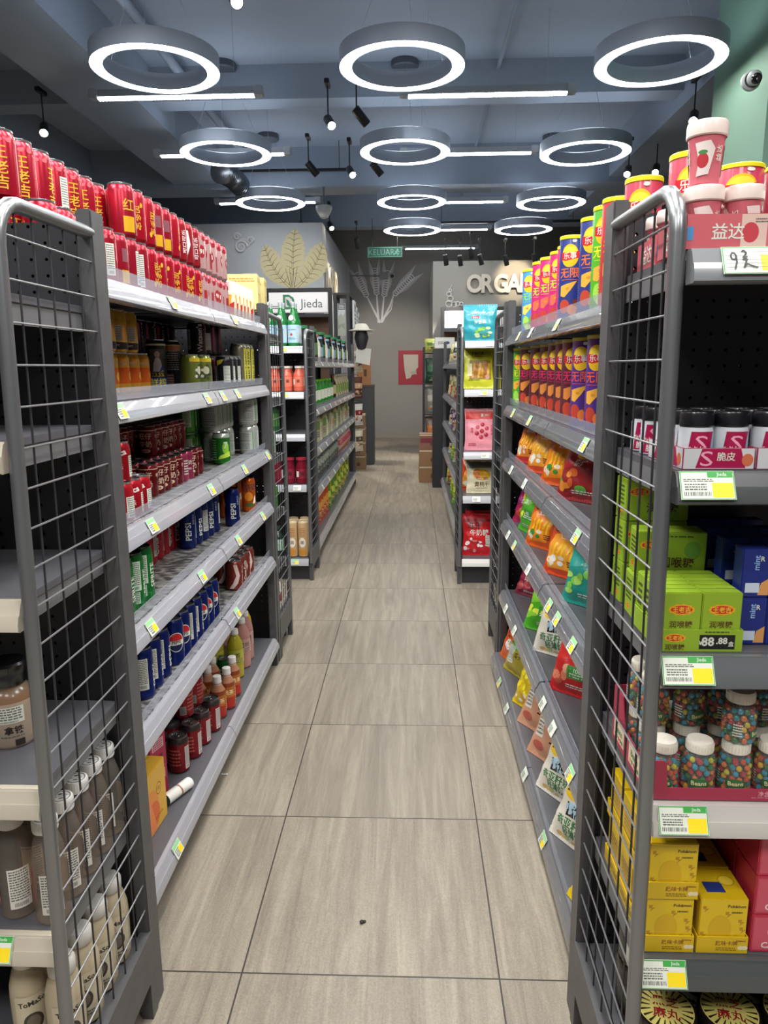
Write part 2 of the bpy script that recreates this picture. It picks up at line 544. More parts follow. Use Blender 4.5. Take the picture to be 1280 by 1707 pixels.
# ------------------------------------------------------------- track spots
SPOTB = P('#17181b', .4)
SPOTG = GLOW('spot_lens_light', '#fff3dc', 30.0)
SPOTOFF = P('#cfd2d4', .3)


def spot_proto(lit):
    b = MB().lathe([(.001, .15), (.034, .15), (.036, .145), (.036, .0), (.031, .0), (.031, .012)], SPOTB, 18)
    l = MB().lathe([(.031, .008), (.02, .004), (.0005, .003)], SPOTG if lit else SPOTOFF, 18)
    return b, l


def spot(px, py, z, aim, label, lit=True, head_y=None):
    p = on_z(px, py, z) if head_y is None else on_y(px, py, head_y)
    e = empty('track_spotlight', p)
    tag(e, label, 'spotlight', 'track spotlights')
    d = Vector(aim).normalized()
    rot = (-d).to_track_quat('Z', 'Y').to_matrix().to_4x4()
    b, l = spot_proto(lit)
    b2 = MB().add(b.v, b.f, SPOTB, rot); l2 = MB().add(l.v, l.f, SPOTG if lit else SPOTOFF, rot)
    hd = obj('lamp_head', b2, e); obj('lens', l2, hd)
    top = -d * .13
    obj('arm', MB().tube([top, (top.x, top.y, .32), (top.x, top.y, .34)], .006, SPOTB, 8), e)
    obj('track_adapter', MB().bbox(top.x - .02, top.y - .07, .33, top.x + .02, top.y + .07, .365, SPOTB, .004), e)
    return p + Vector((top.x, top.y, .365))


SP = [(395, 4, 'topmost one cut by the picture edge', 1), (73, 222, 'by the left wall above the red cans', 1), (553, 210, 'facing the camera between the front ring lamps', 1), (612, 208, 'turned away beside a lit one', 0),
      (529, 292, 'turned left behind second ring row', 0), (588, 292, 'lit between the second ring lamps', 1), (636, 292, 'small one right of a lit one', 0), (505, 381, 'lit above the leaf mural wall left', 1),
      (553, 381, 'lit at the corner of mural wall', 1), (1155, 202, 'tilted beside the green column', 1), (1045, 291, 'tilted sideways under the right rings', 1), (1092, 288, 'lit above the yellow lidded tubes', 1)]
spots_xyz = []
for px, py, w, lit in SP:
    z = 3.3
    q = spot(px, py, z, ((.3 if px < 640 else -.3, -.75, -.6) if lit else (.6, .2, -.7)), f'black track spotlight, {w}', bool(lit))
    spots_xyz.append(q)
for px, py, w, lit in [(597, 414, 'lit left of the exit sign', 1), (768, 443, 'pointing down with bright rim left of lettering', 1), (786, 431, 'lit and tilted above first big letter', 1), (744, 442, 'dark hanging straight left of lettering', 0), (803, 441, 'dark above the second big letter', 0), (845, 442, 'dark above the last visible letters', 0), (893, 440, 'tilted right beside the crisp tubes', 0)]:
    q = spot(px, py, 3.1, (.15 if px < 800 else 0.3, .35, -.9), f'black track spotlight, {w}', bool(lit), 11.2)
    spots_xyz.append(q)
# ceiling tracks carrying the spots (each track bar is one thing)
for q in spots_xyz:
    pass
def track(x0, x1, y0, y1, z, lab):
    m = MB().bbox(x0, y0, z, x1, y1, z + .03, SPOTB, .004)
    o = obj('lighting_track', m); tag(o, lab, 'lighting track')
    for k in (0.1, .9):
        x = x0 + (x1 - x0) * k if x1 - x0 > y1 - y0 else (x0 + x1) / 2; y = y0 + (y1 - y0) * k if y1 - y0 > x1 - x0 else (y0 + y1) / 2
        obj('hanger_rod', MB().tube([(x, y, z + .03), (x, y, CEIL_Z)], .004, SPOTB, 6), o)
track(-2.55, -2.5, 1.5, 9.0, 3.665, 'black lighting track running along the left side of the ceiling')
track(.2, 2.6, 11.25, 11.3, 3.465, 'black lighting track in front of the big lettering wall')
track(-2.2, -.7, 9.05, 9.1, 3.665, 'black lighting track in front of the leaf mural')
# warm wall washer on the lettering
la = bpy.data.lights.new('wall_washer_spot', 'SPOT'); la.energy = 45; la.color = (1, .78, .5); la.spot_size = .8; la.spot_blend = .6; la.shadow_soft_size = .04
lo = bpy.data.objects.new('wall_washer_spot', la); COL.objects.link(lo); lo.location = (1.75, 11.15, 3.0)
lo.rotation_euler = (Vector((1.65, 12.0, 2.75)) - Vector((1.75, 11.15, 3.0))).to_track_quat('-Z', 'Y').to_euler()
la = bpy.data.lights.new('wall_washer_spot', 'SPOT'); la.energy = 25; la.color = (1, .85, .65); la.spot_size = .9; la.spot_blend = .6; la.shadow_soft_size = .04
lo = bpy.data.objects.new('wall_washer_spot', la); COL.objects.link(lo); lo.location = (-.6, 11.4, 3.2)
lo.rotation_euler = (Vector((-1.2, 11.6, 2.4)) - Vector((-.6, 11.4, 3.2))).to_track_quat('-Z', 'Y').to_euler()

for (a, b, c), tgt, en in ((tuple(on_y(597, 414, 11.2)), (-.4, 14.6, .9), 90), (tuple(on_y(768, 443, 11.2)), (-.3, 12.2, 0), 90), (tuple(on_z(505, 381, 3.3)), (-2.3, 10.2, 2.4), 25), (tuple(on_z(588, 292, 3.3)), (-.2, 8.2, 0), 60), (tuple(on_z(553, 381, 3.3)), (-.3, 10.2, 0), 90)):
    la = bpy.data.lights.new('track_spot_light', 'SPOT'); la.energy = en; la.color = (1, .93, .82); la.spot_size = 1.0; la.spot_blend = .7; la.shadow_soft_size = .03
    lo = bpy.data.objects.new('track_spot_light', la); COL.objects.link(lo); lo.location = (a, b - .0, c - .03); lo.rotation_euler = (Vector(tgt) - lo.location).to_track_quat('-Z', 'Y').to_euler()

SC.world = bpy.data.worlds.new('world'); SC.world.use_nodes = True
SC.world.node_tree.nodes['Background'].inputs[0].default_value = (.5, .55, .6, 1)
SC.world.node_tree.nodes['Background'].inputs[1].default_value = .1

# ================================================================ SHELVING
RAILL = P('#9b9ba2', .22, .0, .6)
RAILR = P('#6a6b71', .2, .0, .8)
LIP = CLEAR('clear_rail_lip', '#e8eaf0', .22, .06)
DUSTY = NOISE('dusty_shelf_liner', '#4a4848', '#a8a6a2', (38, 60, 40), .4, 0, 8, .42, .66)
PLAIN = P('#55555a', .4)
PEGX = PEG('perforated_panel', 'X'); PEGY = PEG('perforated_back', 'Y')

GREEN, YEL, PAPER, GREY = P('#3fa04a', .5), P('#efd21c', .5), P('#d6d9cd', .5), P('#5d5f5a', .6)


def tag_mesh(w, h, big=False, yellow=True, seed=0):
    m = MB(); m.box(-w / 2, -.0006, -h / 2, w / 2, .0006, h / 2, PAPER)
    s = Surf(m, flat_fn((0, -.0006, 0), (1, 0, 0), (0, 0, 1)))
    if big:
        s.rect(0, 0, w * .985, h * .975, GREEN); s.rect(0, -h * .01, w * .95, h * .91, PAPER)
        s.rect(w * .24, h * .36, w * .46, h * .2, GREEN); s.text('Jieda', w * .27, h * .36, h * .17, PAPER, .01)
        s.lines(-w * .16, h * .17, w * .55, h * .12, 2, GREY, seed); s.lines(-w * .22, -h * .06, w * .4, h * .26, 3, GREY, seed + 1)
        s.bars(-w * .2, -h * .3, w * .48, h * .14, GREY, seed + 2)
        s.rect(w * .27, -h * .17, w * .38, h * .5, YEL)
    else:
        s.rect(0, h * .34, w * .96, h * .28, P('#8fd08d', .5) if yellow else P('#d9e3d4', .5))
        s.lines(-w * .14, -h * .05, w * .55, h * .4, 3, GREY, seed); s.bars(-w * .16, -h * .34, w * .4, h * .12, GREY, seed)
        if yellow: s.rect(w * .22, -h * .17, w * .44, h * .5, YEL)
    return m.mesh('price_tag', 0)


def hand_tag(w, h):
    m = MB(); m.box(-w / 2, -.0006, -h / 2, w / 2, .0006, h / 2, PAPER)
    s = Surf(m, flat_fn((0, -.0006, 0), (1, 0, 0), (0, 0, 1)))
    s.rect(0, 0, w * .985, h * .975, GREEN); s.rect(0, -h * .01, w * .95, h * .91, PAPER); s.rect(w * .27, -h * .1, w * .38, h * .6, YEL)
    for k in range(5): s.rect(-w * .1, h * (.3 - .14 * k), w * .7, h * .012, GREY)
    INKK = P('#26262a', .5)
    def stroke(pts):
        for (a, b), (c, d) in zip(pts, pts[1:]):
            l = math.hypot(c - a, d - b) or 1e-6; nx, ny = -(d - b) / l * h * .03, (c - a) / l * h * .03
            s.put([(a * w + nx, b * h + ny), (a * w - nx, b * h - ny), (c * w - nx, d * h - ny), (c * w + nx, d * h + ny)], [(0, 1, 2, 3)], INKK)
    stroke([(-.33 + .04 * math.cos(t), .14 + .13 * math.sin(t)) for t in [k * .5 for k in range(14)]]); stroke([(-.29, .16), (-.29, -.1), (-.33, -.36)])
    stroke([(-.2, .3), (-.17, .36), (-.13, .24), (-.19, .08), (-.12, .1)]); stroke([(-.2, .0), (-.13, .03), (-.19, -.3), (-.14, -.16), (-.06, -.24), (.02, -.3)])
    return m.mesh('price_tag', 0)


TAGS = [tag_mesh(.05, .036, False, True, 1), tag_mesh(.05, .036, False, False, 2), tag_mesh(.075, .042, True, True, 3), hand_tag(.085, .04)]
# rail cross-section: (t, z), t = outward to the aisle, z relative to the shelf surface
RPROF = [(-.034, -.002), (-.028, -.0008), (-.018, -.0008), (-.0165, -.0045), (-.0145, -.003), (-.008, -.018), (-.0065, -.0215), (-.0045, -.0205), (0, -.034), (.001, -.044), (-.004, -.0465), (-.03, -.0465)]
RTILT = math.atan2(.017, .034)


def rail_part(root, side, xf, y0, y1, z, mat, tags=(), lip=True):
    """front price rail along Y; side -1: rail faces +X (left gondola), +1: faces -X"""
    m = MB(); pr = [(xf - side * t, z + q) for t, q in RPROF]
    m.prism(pr, y0, y1, mat)
    r = obj('price_rail', m.mesh('price_rail', 30), root, label=None)
    if lip:
        l = MB(); l.prism([(xf + side * .031, z + .003), (xf + side * .033, z + .003), (xf + side * .030, z + .03), (xf + side * .028, z + .03)], y0, y1, LIP)
        obj('clear_lip', l.mesh('clear_lip', 0), r)
    for y, k in tags:
        o = obj('price_tag', TAGS[k], r, (xf + side * .0065, y, z - .02), (-RTILT, 0, PI / 2 if side < 0 else -PI / 2))
        o.location += Vector((-side * .0025, 0, .0015))
    return r


def gondola(label, side, xf, y0, y1, levels, depth, railm, liner, base, tags, ysplit=None, top=1.665, posts=True, kick=.03):
    """shelf run with its open face to the aisle at x = xf. levels: shelf surface heights; base: (x face, z)"""
    root = empty('shelf_gondola', (xf + side * depth / 2, (y0 + y1) / 2, 0)); tag(root, label, 'shelf')
    off = -Vector(root.location)
    T = Matrix.Translation(off)
    xb = xf + side * depth
    ys = ysplit or (y0 + y1) / 2
    def put(nm, mb, par=root, sm=0):
        for i in range(len(mb.v)): mb.v[i] = tuple(Vector(mb.v[i]) + off) if par is root else mb.v[i]
        return obj(nm, mb.mesh(nm, sm), par)
    b = MB(); b.box(xb, y0, .08, xb + side * .012, y1, top - .01, PEGY); put('back_panel', b)
    if posts:
        for yy in (y0, ys - .015, y1 - .03):
            b = MB(); b.bbox(xb - side * .03, yy, 0, xb + side * .03, yy + .03, top, CHAR, .002); put('back_upright', b)
        b = MB()
        b.bbox(xf + side * .012, y1 - .005, 0, xf + side * .045, y1 + .03, top, CHAR, .003); put('front_upright', b)
    for i, z in enumerate(levels):
        for (a, c) in ((y0, ys - .005), (ys + .005, y1 - .008)):
            b = MB(); b.prism([(xf + side * .03, z), (xb, z), (xb, z - .01), (xf + side * .05, z - .012), (xf + side * .05, z - .035), (xf + side * .03, z - .035)], a, c, liner[i] if isinstance(liner, list) else liner)
            sh = put('shelf_board', b)
            for yy in (a + .004, c - .006):
                mb = MB()
                mb.add([(xf + side * .06, yy, z - .012), (xb, yy, z - .012), (xb, yy, z - .02), (xf + side * .06, yy, z - .02)], [(0, 1, 2, 3)], CHAR)
                for j in range(len(mb.v)): mb.v[j] = tuple(Vector(mb.v[j]) + off)
                obj('shelf_bracket', mb.mesh('shelf_bracket', 0), sh)
            tg = [(y - root.location.y, k) for (lv, y, k) in tags if lv == i and a <= y < c]
            r = rail_part(root, side, xf - root.location.x, a - root.location.y, c - root.location.y, z, railm, tg)
    bx, bz = base
    b = MB(); b.prism([(bx + side * .03, bz), (xb, bz), (xb, bz - .01), (bx + side * .045, bz - .012), (bx + side * .045, bz - .03), (bx + side * .03, bz - .03)], y0, y1 - .008, PLAIN); put('base_shelf', b)
    for (a, c) in ((y0, ys - .002), (ys + .002, y1 - .008)):
        tg = [(y - root.location.y, k) for (lv, y, k) in tags if lv == -1 and a <= y < c]
        rail_part(root, side, bx - root.location.x, a - root.location.y, c - root.location.y, bz, RAILL if side < 0 else railm, tg, False)
        b = MB(); b.box(bx + side * (.03 + kick), a, 0, bx + side * (.042 + kick), c, bz - .03, P('#3b3b3f', .5)); put('kick_plate', b)
    return root


def end_shelf(label, x0, x1, yf, yb, levels, base, railm, tags=(), top=1.665, face=-1, mesh_sides=(0, 1), wires=5, step=.06, liner=PLAIN, splay=0.0):
    """end-of-aisle unit whose shelves face the camera (face -1) or away (face +1); wire side panels"""
    xc = (x0 + x1) / 2
    root = empty('end_shelf', (xc, (yf + yb) / 2, 0)); tag(root, label, 'shelf')
    off = -Vector(root.location)
    def put(nm, mb, par=root, sm=0):
        for i in range(len(mb.v)): mb.v[i] = tuple(Vector(mb.v[i]) + off)
        return obj(nm, mb.mesh(nm, sm), par)
    dy = yb - yf                                     # from the open front to the back panel
    sg = 1 if dy > 0 else -1
    b = MB(); b.box(x0 + .03, yb, .1, x1 - .03, yb + sg * .012, top - .02, PEGX); put('back_panel', b)
    for k, x in ((0, x0), (1, x1)):
        s = 1 if k == 0 else -1                     # inward
        b = MB(); b.bbox(x - s * .0, yb - sg * .01, 0, x + s * .028, yb + sg * .045, top, CHAR, .003)
        up = put('upright', b)
        b = MB()
        for q in range(44): b.box(x + s * .0285, yb - sg * .004, .2 + q * .032, x + s * .0289, yb + sg * .004, .216 + q * .032, P('#0b0b0c', .8))
        for i in range(len(b.v)): b.v[i] = tuple(Vector(b.v[i]) + off)
        obj('slots', b.mesh('slots', 0), up)
        if k not in mesh_sides: continue
        zt = top - .035; ya = yf + sg * .03; xm = x + s * .01
        pts = [(xm, yf + sg * .0, .12)]
        pts += [(xm, ya, z) for z in ()]
        pts = [(xm, ya - sg * splay, .12), (xm, ya, zt - .07)] + [(xm, ya + sg * .06 * (1 - math.cos(t)), zt - .07 + .062 * math.sin(t)) for t in (.3, .6, .9, 1.2, 1.5)] + [(xm, yb, zt - .004)]
        b = MB(); b.tube(pts, .0115, CHROME, 10); fr = put('side_frame', b, sm=45)
        g = MB(); wy = [ya + (yb - ya) * (q + 1) / (wires + 1) for q in range(wires)]
        for q, y in enumerate(wy): g.tube([(xm, y - sg * splay * (1 - (q + 1) / (wires + 1)), .2), (xm, y, zt - .012)], .0018, DARK, 6)
        z = zt - .055
        while z > .22:
            g.tube([(xm - s * .004, ya - sg * splay * (1 - z / zt), z), (xm - s * .004, yb, z)], .0017, P('#8b8b8e', .35, .6), 6); z -= step
        for i in range(len(g.v)): g.v[i] = tuple(Vector(g.v[i]) + off)
        obj('wire_grid', g.mesh('wire_grid', 40), fr)
        b = MB(); yq = ya - sg * splay; b.box(xm - .012, yq, .09, xm + .012, yb, .2, CHAR); b.box(xm - .012, yq, 0, xm + .012, yq + sg * .03, .09, CHAR); b.box(xm - .012, yb - sg * .03, 0, xm + .012, yb, .09, CHAR); put('side_base', b)
    for i, z in enumerate(list(levels) + [base]):
        b = MB()
        b.box(x0 + .03, yf + sg * .03, z - .012, x1 - .03, yb - sg * .002, z, liner)
        b.box(x0 + .03, yf + sg * .03, z - .045, x1 - .03, yf + sg * .042, z - .012, liner)
        for x in (x0 + .03, x1 - .033): b.add([(x, yf + sg * .05, z - .012), (x, yb, z - .012), (x, yb, z - .045), (x, yf + sg * .05, z - .045)], [(0, 1, 2, 3)], P('#6a6a6c', .45))
        sh = put('shelf_board' if i < len(levels) else 'base_shelf', b)
        m = MB(); pr = [(yf - sg * t, z + q) for t, q in RPROF]
        rm = railm[i] if isinstance(railm, list) else railm
        m.prism(pr, 0, x1 - x0 - .05, rm)
        m.v = [(x0 + .025 + q[1] + off.x, q[0] + off.y, q[2]) for q in m.v]
        r = obj('price_rail', m.mesh('price_rail', 30), root)
        for (lv, x, k) in tags:
            if lv != i: continue
            obj('price_tag', TAGS[k], r, (x + off.x, yf + off.y + sg * .0075 - sg * .0025, z - .0185), (-RTILT * (1 if sg > 0 else 1), 0, 0 if sg > 0 else PI))
    b = MB(); b.box(x0 + .03, yf + sg * .06, 0, x1 - .03, yf + sg * .075, base - .045, P('#3b3b3f', .5)); put('kick_plate', b)
    return root


# faces of the four runs
LX, RX = -.625, .40
LZ = [1.578, 1.318, 1.034, .794, .54]; LBASE = .14
RZS = [1.52, 1.225, .995, .715, .385]; RBASE = .08


def lt(px, lv): z = (LZ[lv] if lv >= 0 else LBASE) - .02; return (lv, y_for(px, LX, z), 0)


TL = [(0, 1.95, 0), (0, 2.62, 0), lt(205, 1), lt(348, 1), lt(374, 1), lt(398, 1), lt(257, 2), lt(355, 2), lt(410, 2), lt(448, 2), lt(256, 3), lt(340, 3), lt(400, 3), lt(440, 3), lt(398, 4), lt(299, -1)]
gondola('long charcoal shelf run with drinks left of the aisle', -1, LX, 1.4, 3.2, LZ, .44, RAILL, [PLAIN, PLAIN, DUSTY, DUSTY, DUSTY], (LX, LBASE), TL, 2.34)


def rt(px, lv, k=0): z = (RZS[lv] if lv >= 0 else RBASE) - .02; return (lv, y_for(px, RX if lv >= 0 else RX - .03, z), k)


TR = [rt(862, 0), rt(882, 0, 1), rt(925, 0), rt(853, 1), rt(880, 1), rt(970, 1), rt(850, 2, 1), rt(872, 2, 1), rt(957, 2), rt(845, 3, 1), rt(855, 3), rt(878, 3, 1), rt(912, 3), rt(925, 3), rt(950, 3),
      rt(841, 4, 1), rt(855, 4, 1), rt(902, 4, 1), rt(918, 4, 1), rt(947, 4), rt(830, -1), rt(842, -1, 1), rt(872, -1, 1), rt(902, -1)]
gondola('long charcoal shelf run with crisp tubes and bags right of the aisle', 1, RX, 1.4, 3.2, RZS, .44, RAILR, PLAIN, (RX - .03, RBASE), TR, 2.2)
E_Z = [1.54, 1.242, .967, .722, .446]; E_ZL = [1.50, 1.287, 1.047, .733, .462]; E_B = .18
end_shelf('near end shelf with clear bottles at the left picture edge', -1.5, -.563, 1.0, 1.33, E_ZL, E_B, P('#b9b0a0', .2, 0, .6), [(4, -.70, 2)], mesh_sides=(1,), liner=PLAIN, splay=.05)
RAILE = [P('#7d8084', .2, 0, .6), P('#4a4c4e', .3), P('#5d6063', .25, 0, .4), P('#b9b4ae', .3), P('#4a4d4e', .3), P('#4a4d4e', .3)]
end_shelf('near end shelf with sweets and gum at the right picture edge', .345, 1.3, 1.0, 1.33, E_Z, E_B + .012, RAILE, [(0, .449, 3), (1, .411, 2), (2, .405, 2), (3, .416, 2), (4, .404, 2)], mesh_sides=(0,), splay=.05)
# units at the far ends of the two front runs, facing away
FE_Z = [1.55, 1.25, .97, .69, .42]
end_shelf('far end shelf seen through its wire side, behind the drinks run', -1.5, -.635, 3.66, 3.285, FE_Z, .15, RAILL, mesh_sides=(1,))
end_shelf('far end shelf seen through its wire side, behind the crisps run', .405, 1.3, 3.66, 3.285, FE_Z, .15, RAILR, mesh_sides=(0,))
# second block of shelving beyond the cross aisle
L2Y, R2Y = 4.57, 4.5
def zpx(y, py): return on_y(600, py, y).z
L2E = [zpx(L2Y, q) + .02 for q in (581, 658, 729, 814)]; L2B = zpx(L2Y, 938) + .02
end_shelf('end shelf with green glass bottles facing the camera', -1.56, -.655, L2Y, L2Y + .36, L2E, L2B, P('#a5a6aa', .22, 0, .6), [(0, -.8, 0), (1, -.8, 0), (3, -.74, 1), (4, -.77, 0)], mesh_sides=(1,))
L2Z = [1.44, 1.10, .815, .52]
gondola('shelf run with green bottles and packets beyond the left drinks run', -1, -.67, 4.98, 8.7, L2Z, .44, RAILL, PLAIN, (-.66, .15), [(k, 5.1 + .42 * j + .1 * k, (j + k) % 2) for k in range(4) for j in range(8)], None)
R2E = [zpx(R2Y, q) + .02 for q in (575, 656, 760, 833)]; R2B = zpx(R2Y, 938) + .02
end_shelf('end shelf with a teal bag on top facing the camera', .30, 1.2, R2Y, R2Y + .36, R2E, R2B, [P('#b0b1b5', .22, 0, .6)] * 4 + [P('#d9d7d2', .3)], [(0, .48, 1), (1, .44, 0), (2, .46, 1), (3, .41, 1)], mesh_sides=(0,))
gondola('shelf run with hanging snack bags beyond the crisps run', 1, .345, 4.9, 8.2, [1.42, 1.10, .80, .50], .44, RAILL, PLAIN, (.33, .15), [], None)
# ================================================================ PRODUCTS
SILV = P('#c9cacd', .22, .9)
BLACK = P('#141416', .3, .2)
WHITE = P('#eceae6', .4)


def can(name, cat, body, r=.033, h=.12, deco=None, lidc=None, shoulder=None, foot=None, seg=24, bands=()):
    """drinks can: body with printed artwork, lid with rim, pull tab. bands: (z0, z1, material) from the bottom"""
    m = MB()
    z0, z1 = .007, h - .02
    cuts = sorted({z0, z1} | {z for a, b, _ in bands for z in (a, b)})
    prof = [(r * .78, 0), (r * .84, 0), (r, z0)]; ml = [foot or SILV, foot or body]
    for a, b in zip(cuts, cuts[1:]):
        prof.append((r, b)); mt = body
        for p, q, t in bands:
            if p <= (a + b) / 2 <= q: mt = t
        ml.append(mt)
    prof += [(r * .94, h - .011), (r * .83, h - .0045)]; ml += [shoulder or body, shoulder or body]
    m.lathe(prof, ml, seg, cap0=True)
    fn, du = cyl_fn(r, seg)
    if deco: deco(Surf(m, fn, du))
    l = MB(); lc = lidc or SILV
    l.lathe([(r * .825, h - .005), (r * .865, h - .0036), (r * .87, h - .0004), (r * .845, h), (r * .8, h - .005), (.0006, h - .0045)], lc, seg)
    t = MB(); t.lathe([(.0004, .0006), (.0105, .0006), (.0115, .0014), (.0105, .0022), (.0055, .0022), (.0045, .0012)], lc, 14, Matrix.Translation((0, r * .22, h - .0045)) @ Matrix.Diagonal((.8, 1.15, 1, 1)))
    t.lathe([(.003, .0022), (.003, .0034), (.0004, .0034)], lc, 8, Matrix.Translation((0, -.001, h - .0045)))
    return Proto(name, cat, [('body', m.mesh('body')), ('lid', l.mesh('lid', 30), [('pull_tab', t.mesh('pull_tab'))])])


def infolabel(s, u, v, w, h, seed=0, c=None):
    s.rect(u, v, w, h, c or PAPER); s.lines(u, v + h * .08, w * .86, h * .78, max(3, int(h / .006)), GREY, seed); s.bars(u, v - h * .4, w * .6, h * .1, GREY, seed)


GOLDI, REDC = P('#e7b93c', .3, .3), CAN('#a8122a')
def d_herb(s):                                       # red can, vertical gold lettering, small white label at the back quarter
    for k in range(12): s.ell(.0173 * (k - 6), .104, .006, .004, P('#e0707a', .35, .3))
    for i, ch in enumerate('王老吉'): s.text(ch, 0, .082 - .0265 * i, .026, GOLDI, .015)
    infolabel(s, .062, .055, .022, .07, 3); s.text('王老吉', -.07, .06, .018, GOLDI, .01, -PI / 2)
    s.rect(.034, .058, .0016, .085, P('#d9808a', .3))
HERB = can('drink_can', 'can', REDC, h=.125, deco=d_herb)
def d_herb2(s):                                      # running gold script
    for u in (-.05, .0, .052):
        s.text('加多宝', u, .058, .02, GOLDI, .02, -PI / 2)
        s.ell(u + .012, .088, .004, .006, GOLDI); s.ell(u - .01, .03, .004, .007, GOLDI)
    infolabel(s, .1, .058, .02, .075, 5)
HERB2 = can('drink_can', 'can', CAN('#b3152b'), h=.125, deco=d_herb2)
HERB3 = can('drink_can', 'can', CAN('#a3182e'), h=.125, deco=lambda s: (s.rect(-.03, .03, .03, .036, P('#d6a51f', .35, .2)), s.rect(.012, .026, .026, .03, P('#d6a51f', .35, .2)), s.rect(.012, .075, .02, .03, P('#7d4a52', .4)), infolabel(s, .055, .055, .018, .08, 7), s.text('红', -.03, .075, .03, GOLDI, .01)))
def d_cola(s):
    W = P('#e9e4e2', .35, .2)
    s.poly([(-.02, .012), (.0, .03), (.012, .06), (.004, .1), (-.02, .1), (-.012, .06), (-.03, .03), (-.04, .012)], W)
    s.text('可口可乐', .035, .058, .017, W, .02, PI / 2); s.text('Coca-Cola', -.05, .058, .018, W, .02, PI / 2); infolabel(s, .075, .055, .03, .075, 9)
COLA = can('drink_can', 'can', CAN('#a5202c'), h=.125, deco=d_cola)
def d_pink(s):
    R = CAN('#c23a48')
    for k in range(7): s.ell(-.09 + .03 * k, .1, .011, .0075, R)
    infolabel(s, -.03, .052, .034, .075, 11, P('#efe3df', .4)); s.ell(.018, .06, .013, .02, R); s.text('91', .018, .06, .02, PAPER, .02); s.rect(.05, .04, .016, .05, R); infolabel(s, .08, .052, .03, .07, 12, P('#efe3df', .4))
PINK = can('drink_can', 'can', CAN('#d3a7a6'), h=.125, deco=d_pink, shoulder=CAN('#c9525c'))
# small dark red milk drink cans (cartoon left out)
def d_milk(s):
    C = P('#e6cfae', .4)
    s.text('旺仔', 0, .062, .02, C, .03); s.text('牛奶', 0, .038, .02, C, .03); s.ell(0, .018, .014, .006, C); s.text('milk', 0, .018, .009, CAN('#6b1018'), .02)
    s.text('旺', -.05, .05, .03, C, .03); s.text('牛奶', .045, .06, .014, C, .02); infolabel(s, .07, .045, .02, .055, 2); s.rect(0, .079, .16, .002, C)
MILK = can('milk_can', 'can', CAN('#74141d'), .0268, .0935, d_milk, lidc=P('#6a5a5c', .3, .8))
MILKP = can('milk_can', 'can', CAN('#a8355c'), .0268, .0935, lambda s: (s.text('牛奶', 0, .055, .016, PAPER, .02), s.text('Oats', 0, .036, .012, PAPER, .02), s.lines(.03, .045, .02, .05, 6, PAPER, 4)), lidc=P('#6a5a5c', .3, .8))
def d_mini(s):
    W = P('#efe9e6', .4)
    s.text('Coca', -.01, .066, .02, W, .03, .25); infolabel(s, .032, .034, .03, .05, 6); s.text('可乐', -.012, .035, .013, W, .02); s.ell(-.012, .016, .009, .008, P('#2a1416', .4)); infolabel(s, -.05, .045, .024, .055, 8)
MINI = can('drink_can', 'can', CAN('#b81a2a'), .0268, .0935, d_mini)
# upper beer shelf
def d_gold(s):
    infolabel(s, .012, .052, .022, .042, 4, P('#b9b8ae', .4)); infolabel(s, -.05, .052, .022, .042, 5, P('#b9b8ae', .4)); s.text('DRAFT', 0, .018, .009, P('#d8d2c0', .4), .01)
    s.text('BEER', 0, .088, .013, P('#8a5c14', .4), .02)
GOLDC = can('beer_can', 'can', CAN('#e3ac40'), h=.118, deco=d_gold, bands=[(.007, .027, P('#241a18', .35))])
def d_orng(s):
    s.text('Orange', 0, .088, .013, PAPER, .01); s.text('Honey', -.05, .05, .016, GOLDI, .02); s.ell(.04, .05, .012, .014, GOLDI)
ORNG = can('beer_can', 'can', CAN('#e5a832'), h=.118, deco=d_orng, bands=[(.03, .075, CAN('#e86a24'))])
BLKC = can('soda_can', 'can', P('#1f2023', .3, .4), h=.118, deco=lambda s: (s.text("Watson's", 0, .06, .026, P('#c9c6c2', .4), .02, PI / 2), s.text("Watson's", .06, .06, .02, P('#b9b6b2', .4), .02, PI / 2), infolabel(s, -.05, .055, .03, .07, 6), s.rect(.03, .06, .012, .09, P('#a8344a', .4))))
def d_tall(s):
    s.rect(0, .098, .05, .075, P('#5d5a52', .4)); s.ell(0, .118, .009, .011, P('#d8b49a', .5)); s.poly([(-.016, .062), (.018, .062), (.012, .095), (.006, .107), (-.006, .107), (-.013, .09)], P('#e6e2dc', .5)); s.poly([(.004, .06), (.022, .07), (.016, .085)], P('#27489a', .4))
    s.text('23.5%', 0, .052, .018, P('#d8c23a', .4), .02); s.rect(0, .026, .08, .032, P('#233a8a', .35)); s.text('鲜榨', 0, .026, .03, P('#e8e04a', .4), .03)
    infolabel(s, .055, .05, .02, .05, 4); s.rect(0, .15, .12, .006, P('#e5dc9a', .4))
TALL = can('beer_can', 'can', P('#2f3034', .3, .4), h=.168, deco=d_tall)
TALL2 = can('beer_can', 'can', P('#27262a', .3, .4), h=.168, deco=lambda s: (s.lines(0, .1, .05, .07, 9, P('#b9b09a', .4), 3), s.rect(-.01, .035, .03, .04, P('#a83c3c', .4)), s.lines(-.01, .035, .026, .035, 4, PAPER, 8)), bands=[(.132, .15, P('#c9783a', .35)), (.15, .153, P('#e5dc9a', .4))])
def d_flor(s):
    Y, K = P('#ddc12c', .4), P('#39402a', .4)
    s.rect(.012, .1, .075, .012, Y)
    for i in range(14):
        s.ell(.012 + .02 * math.cos(i * 2.4) * (.3 + .05 * i), .058 + .028 * math.sin(i * 2.4) * (.3 + .05 * i), .0055, .003 + .0002 * i, K if i % 3 else PAPER)
    s.ell(.012, .065, .012, .013, P('#cfcab0', .4)); s.lines(.012, .018, .05, .014, 2, K, 3); s.rect(.05, .055, .0025, .08, PAPER)
FLOR = can('beer_can', 'can', CAN('#79853a'), h=.118, deco=d_flor)
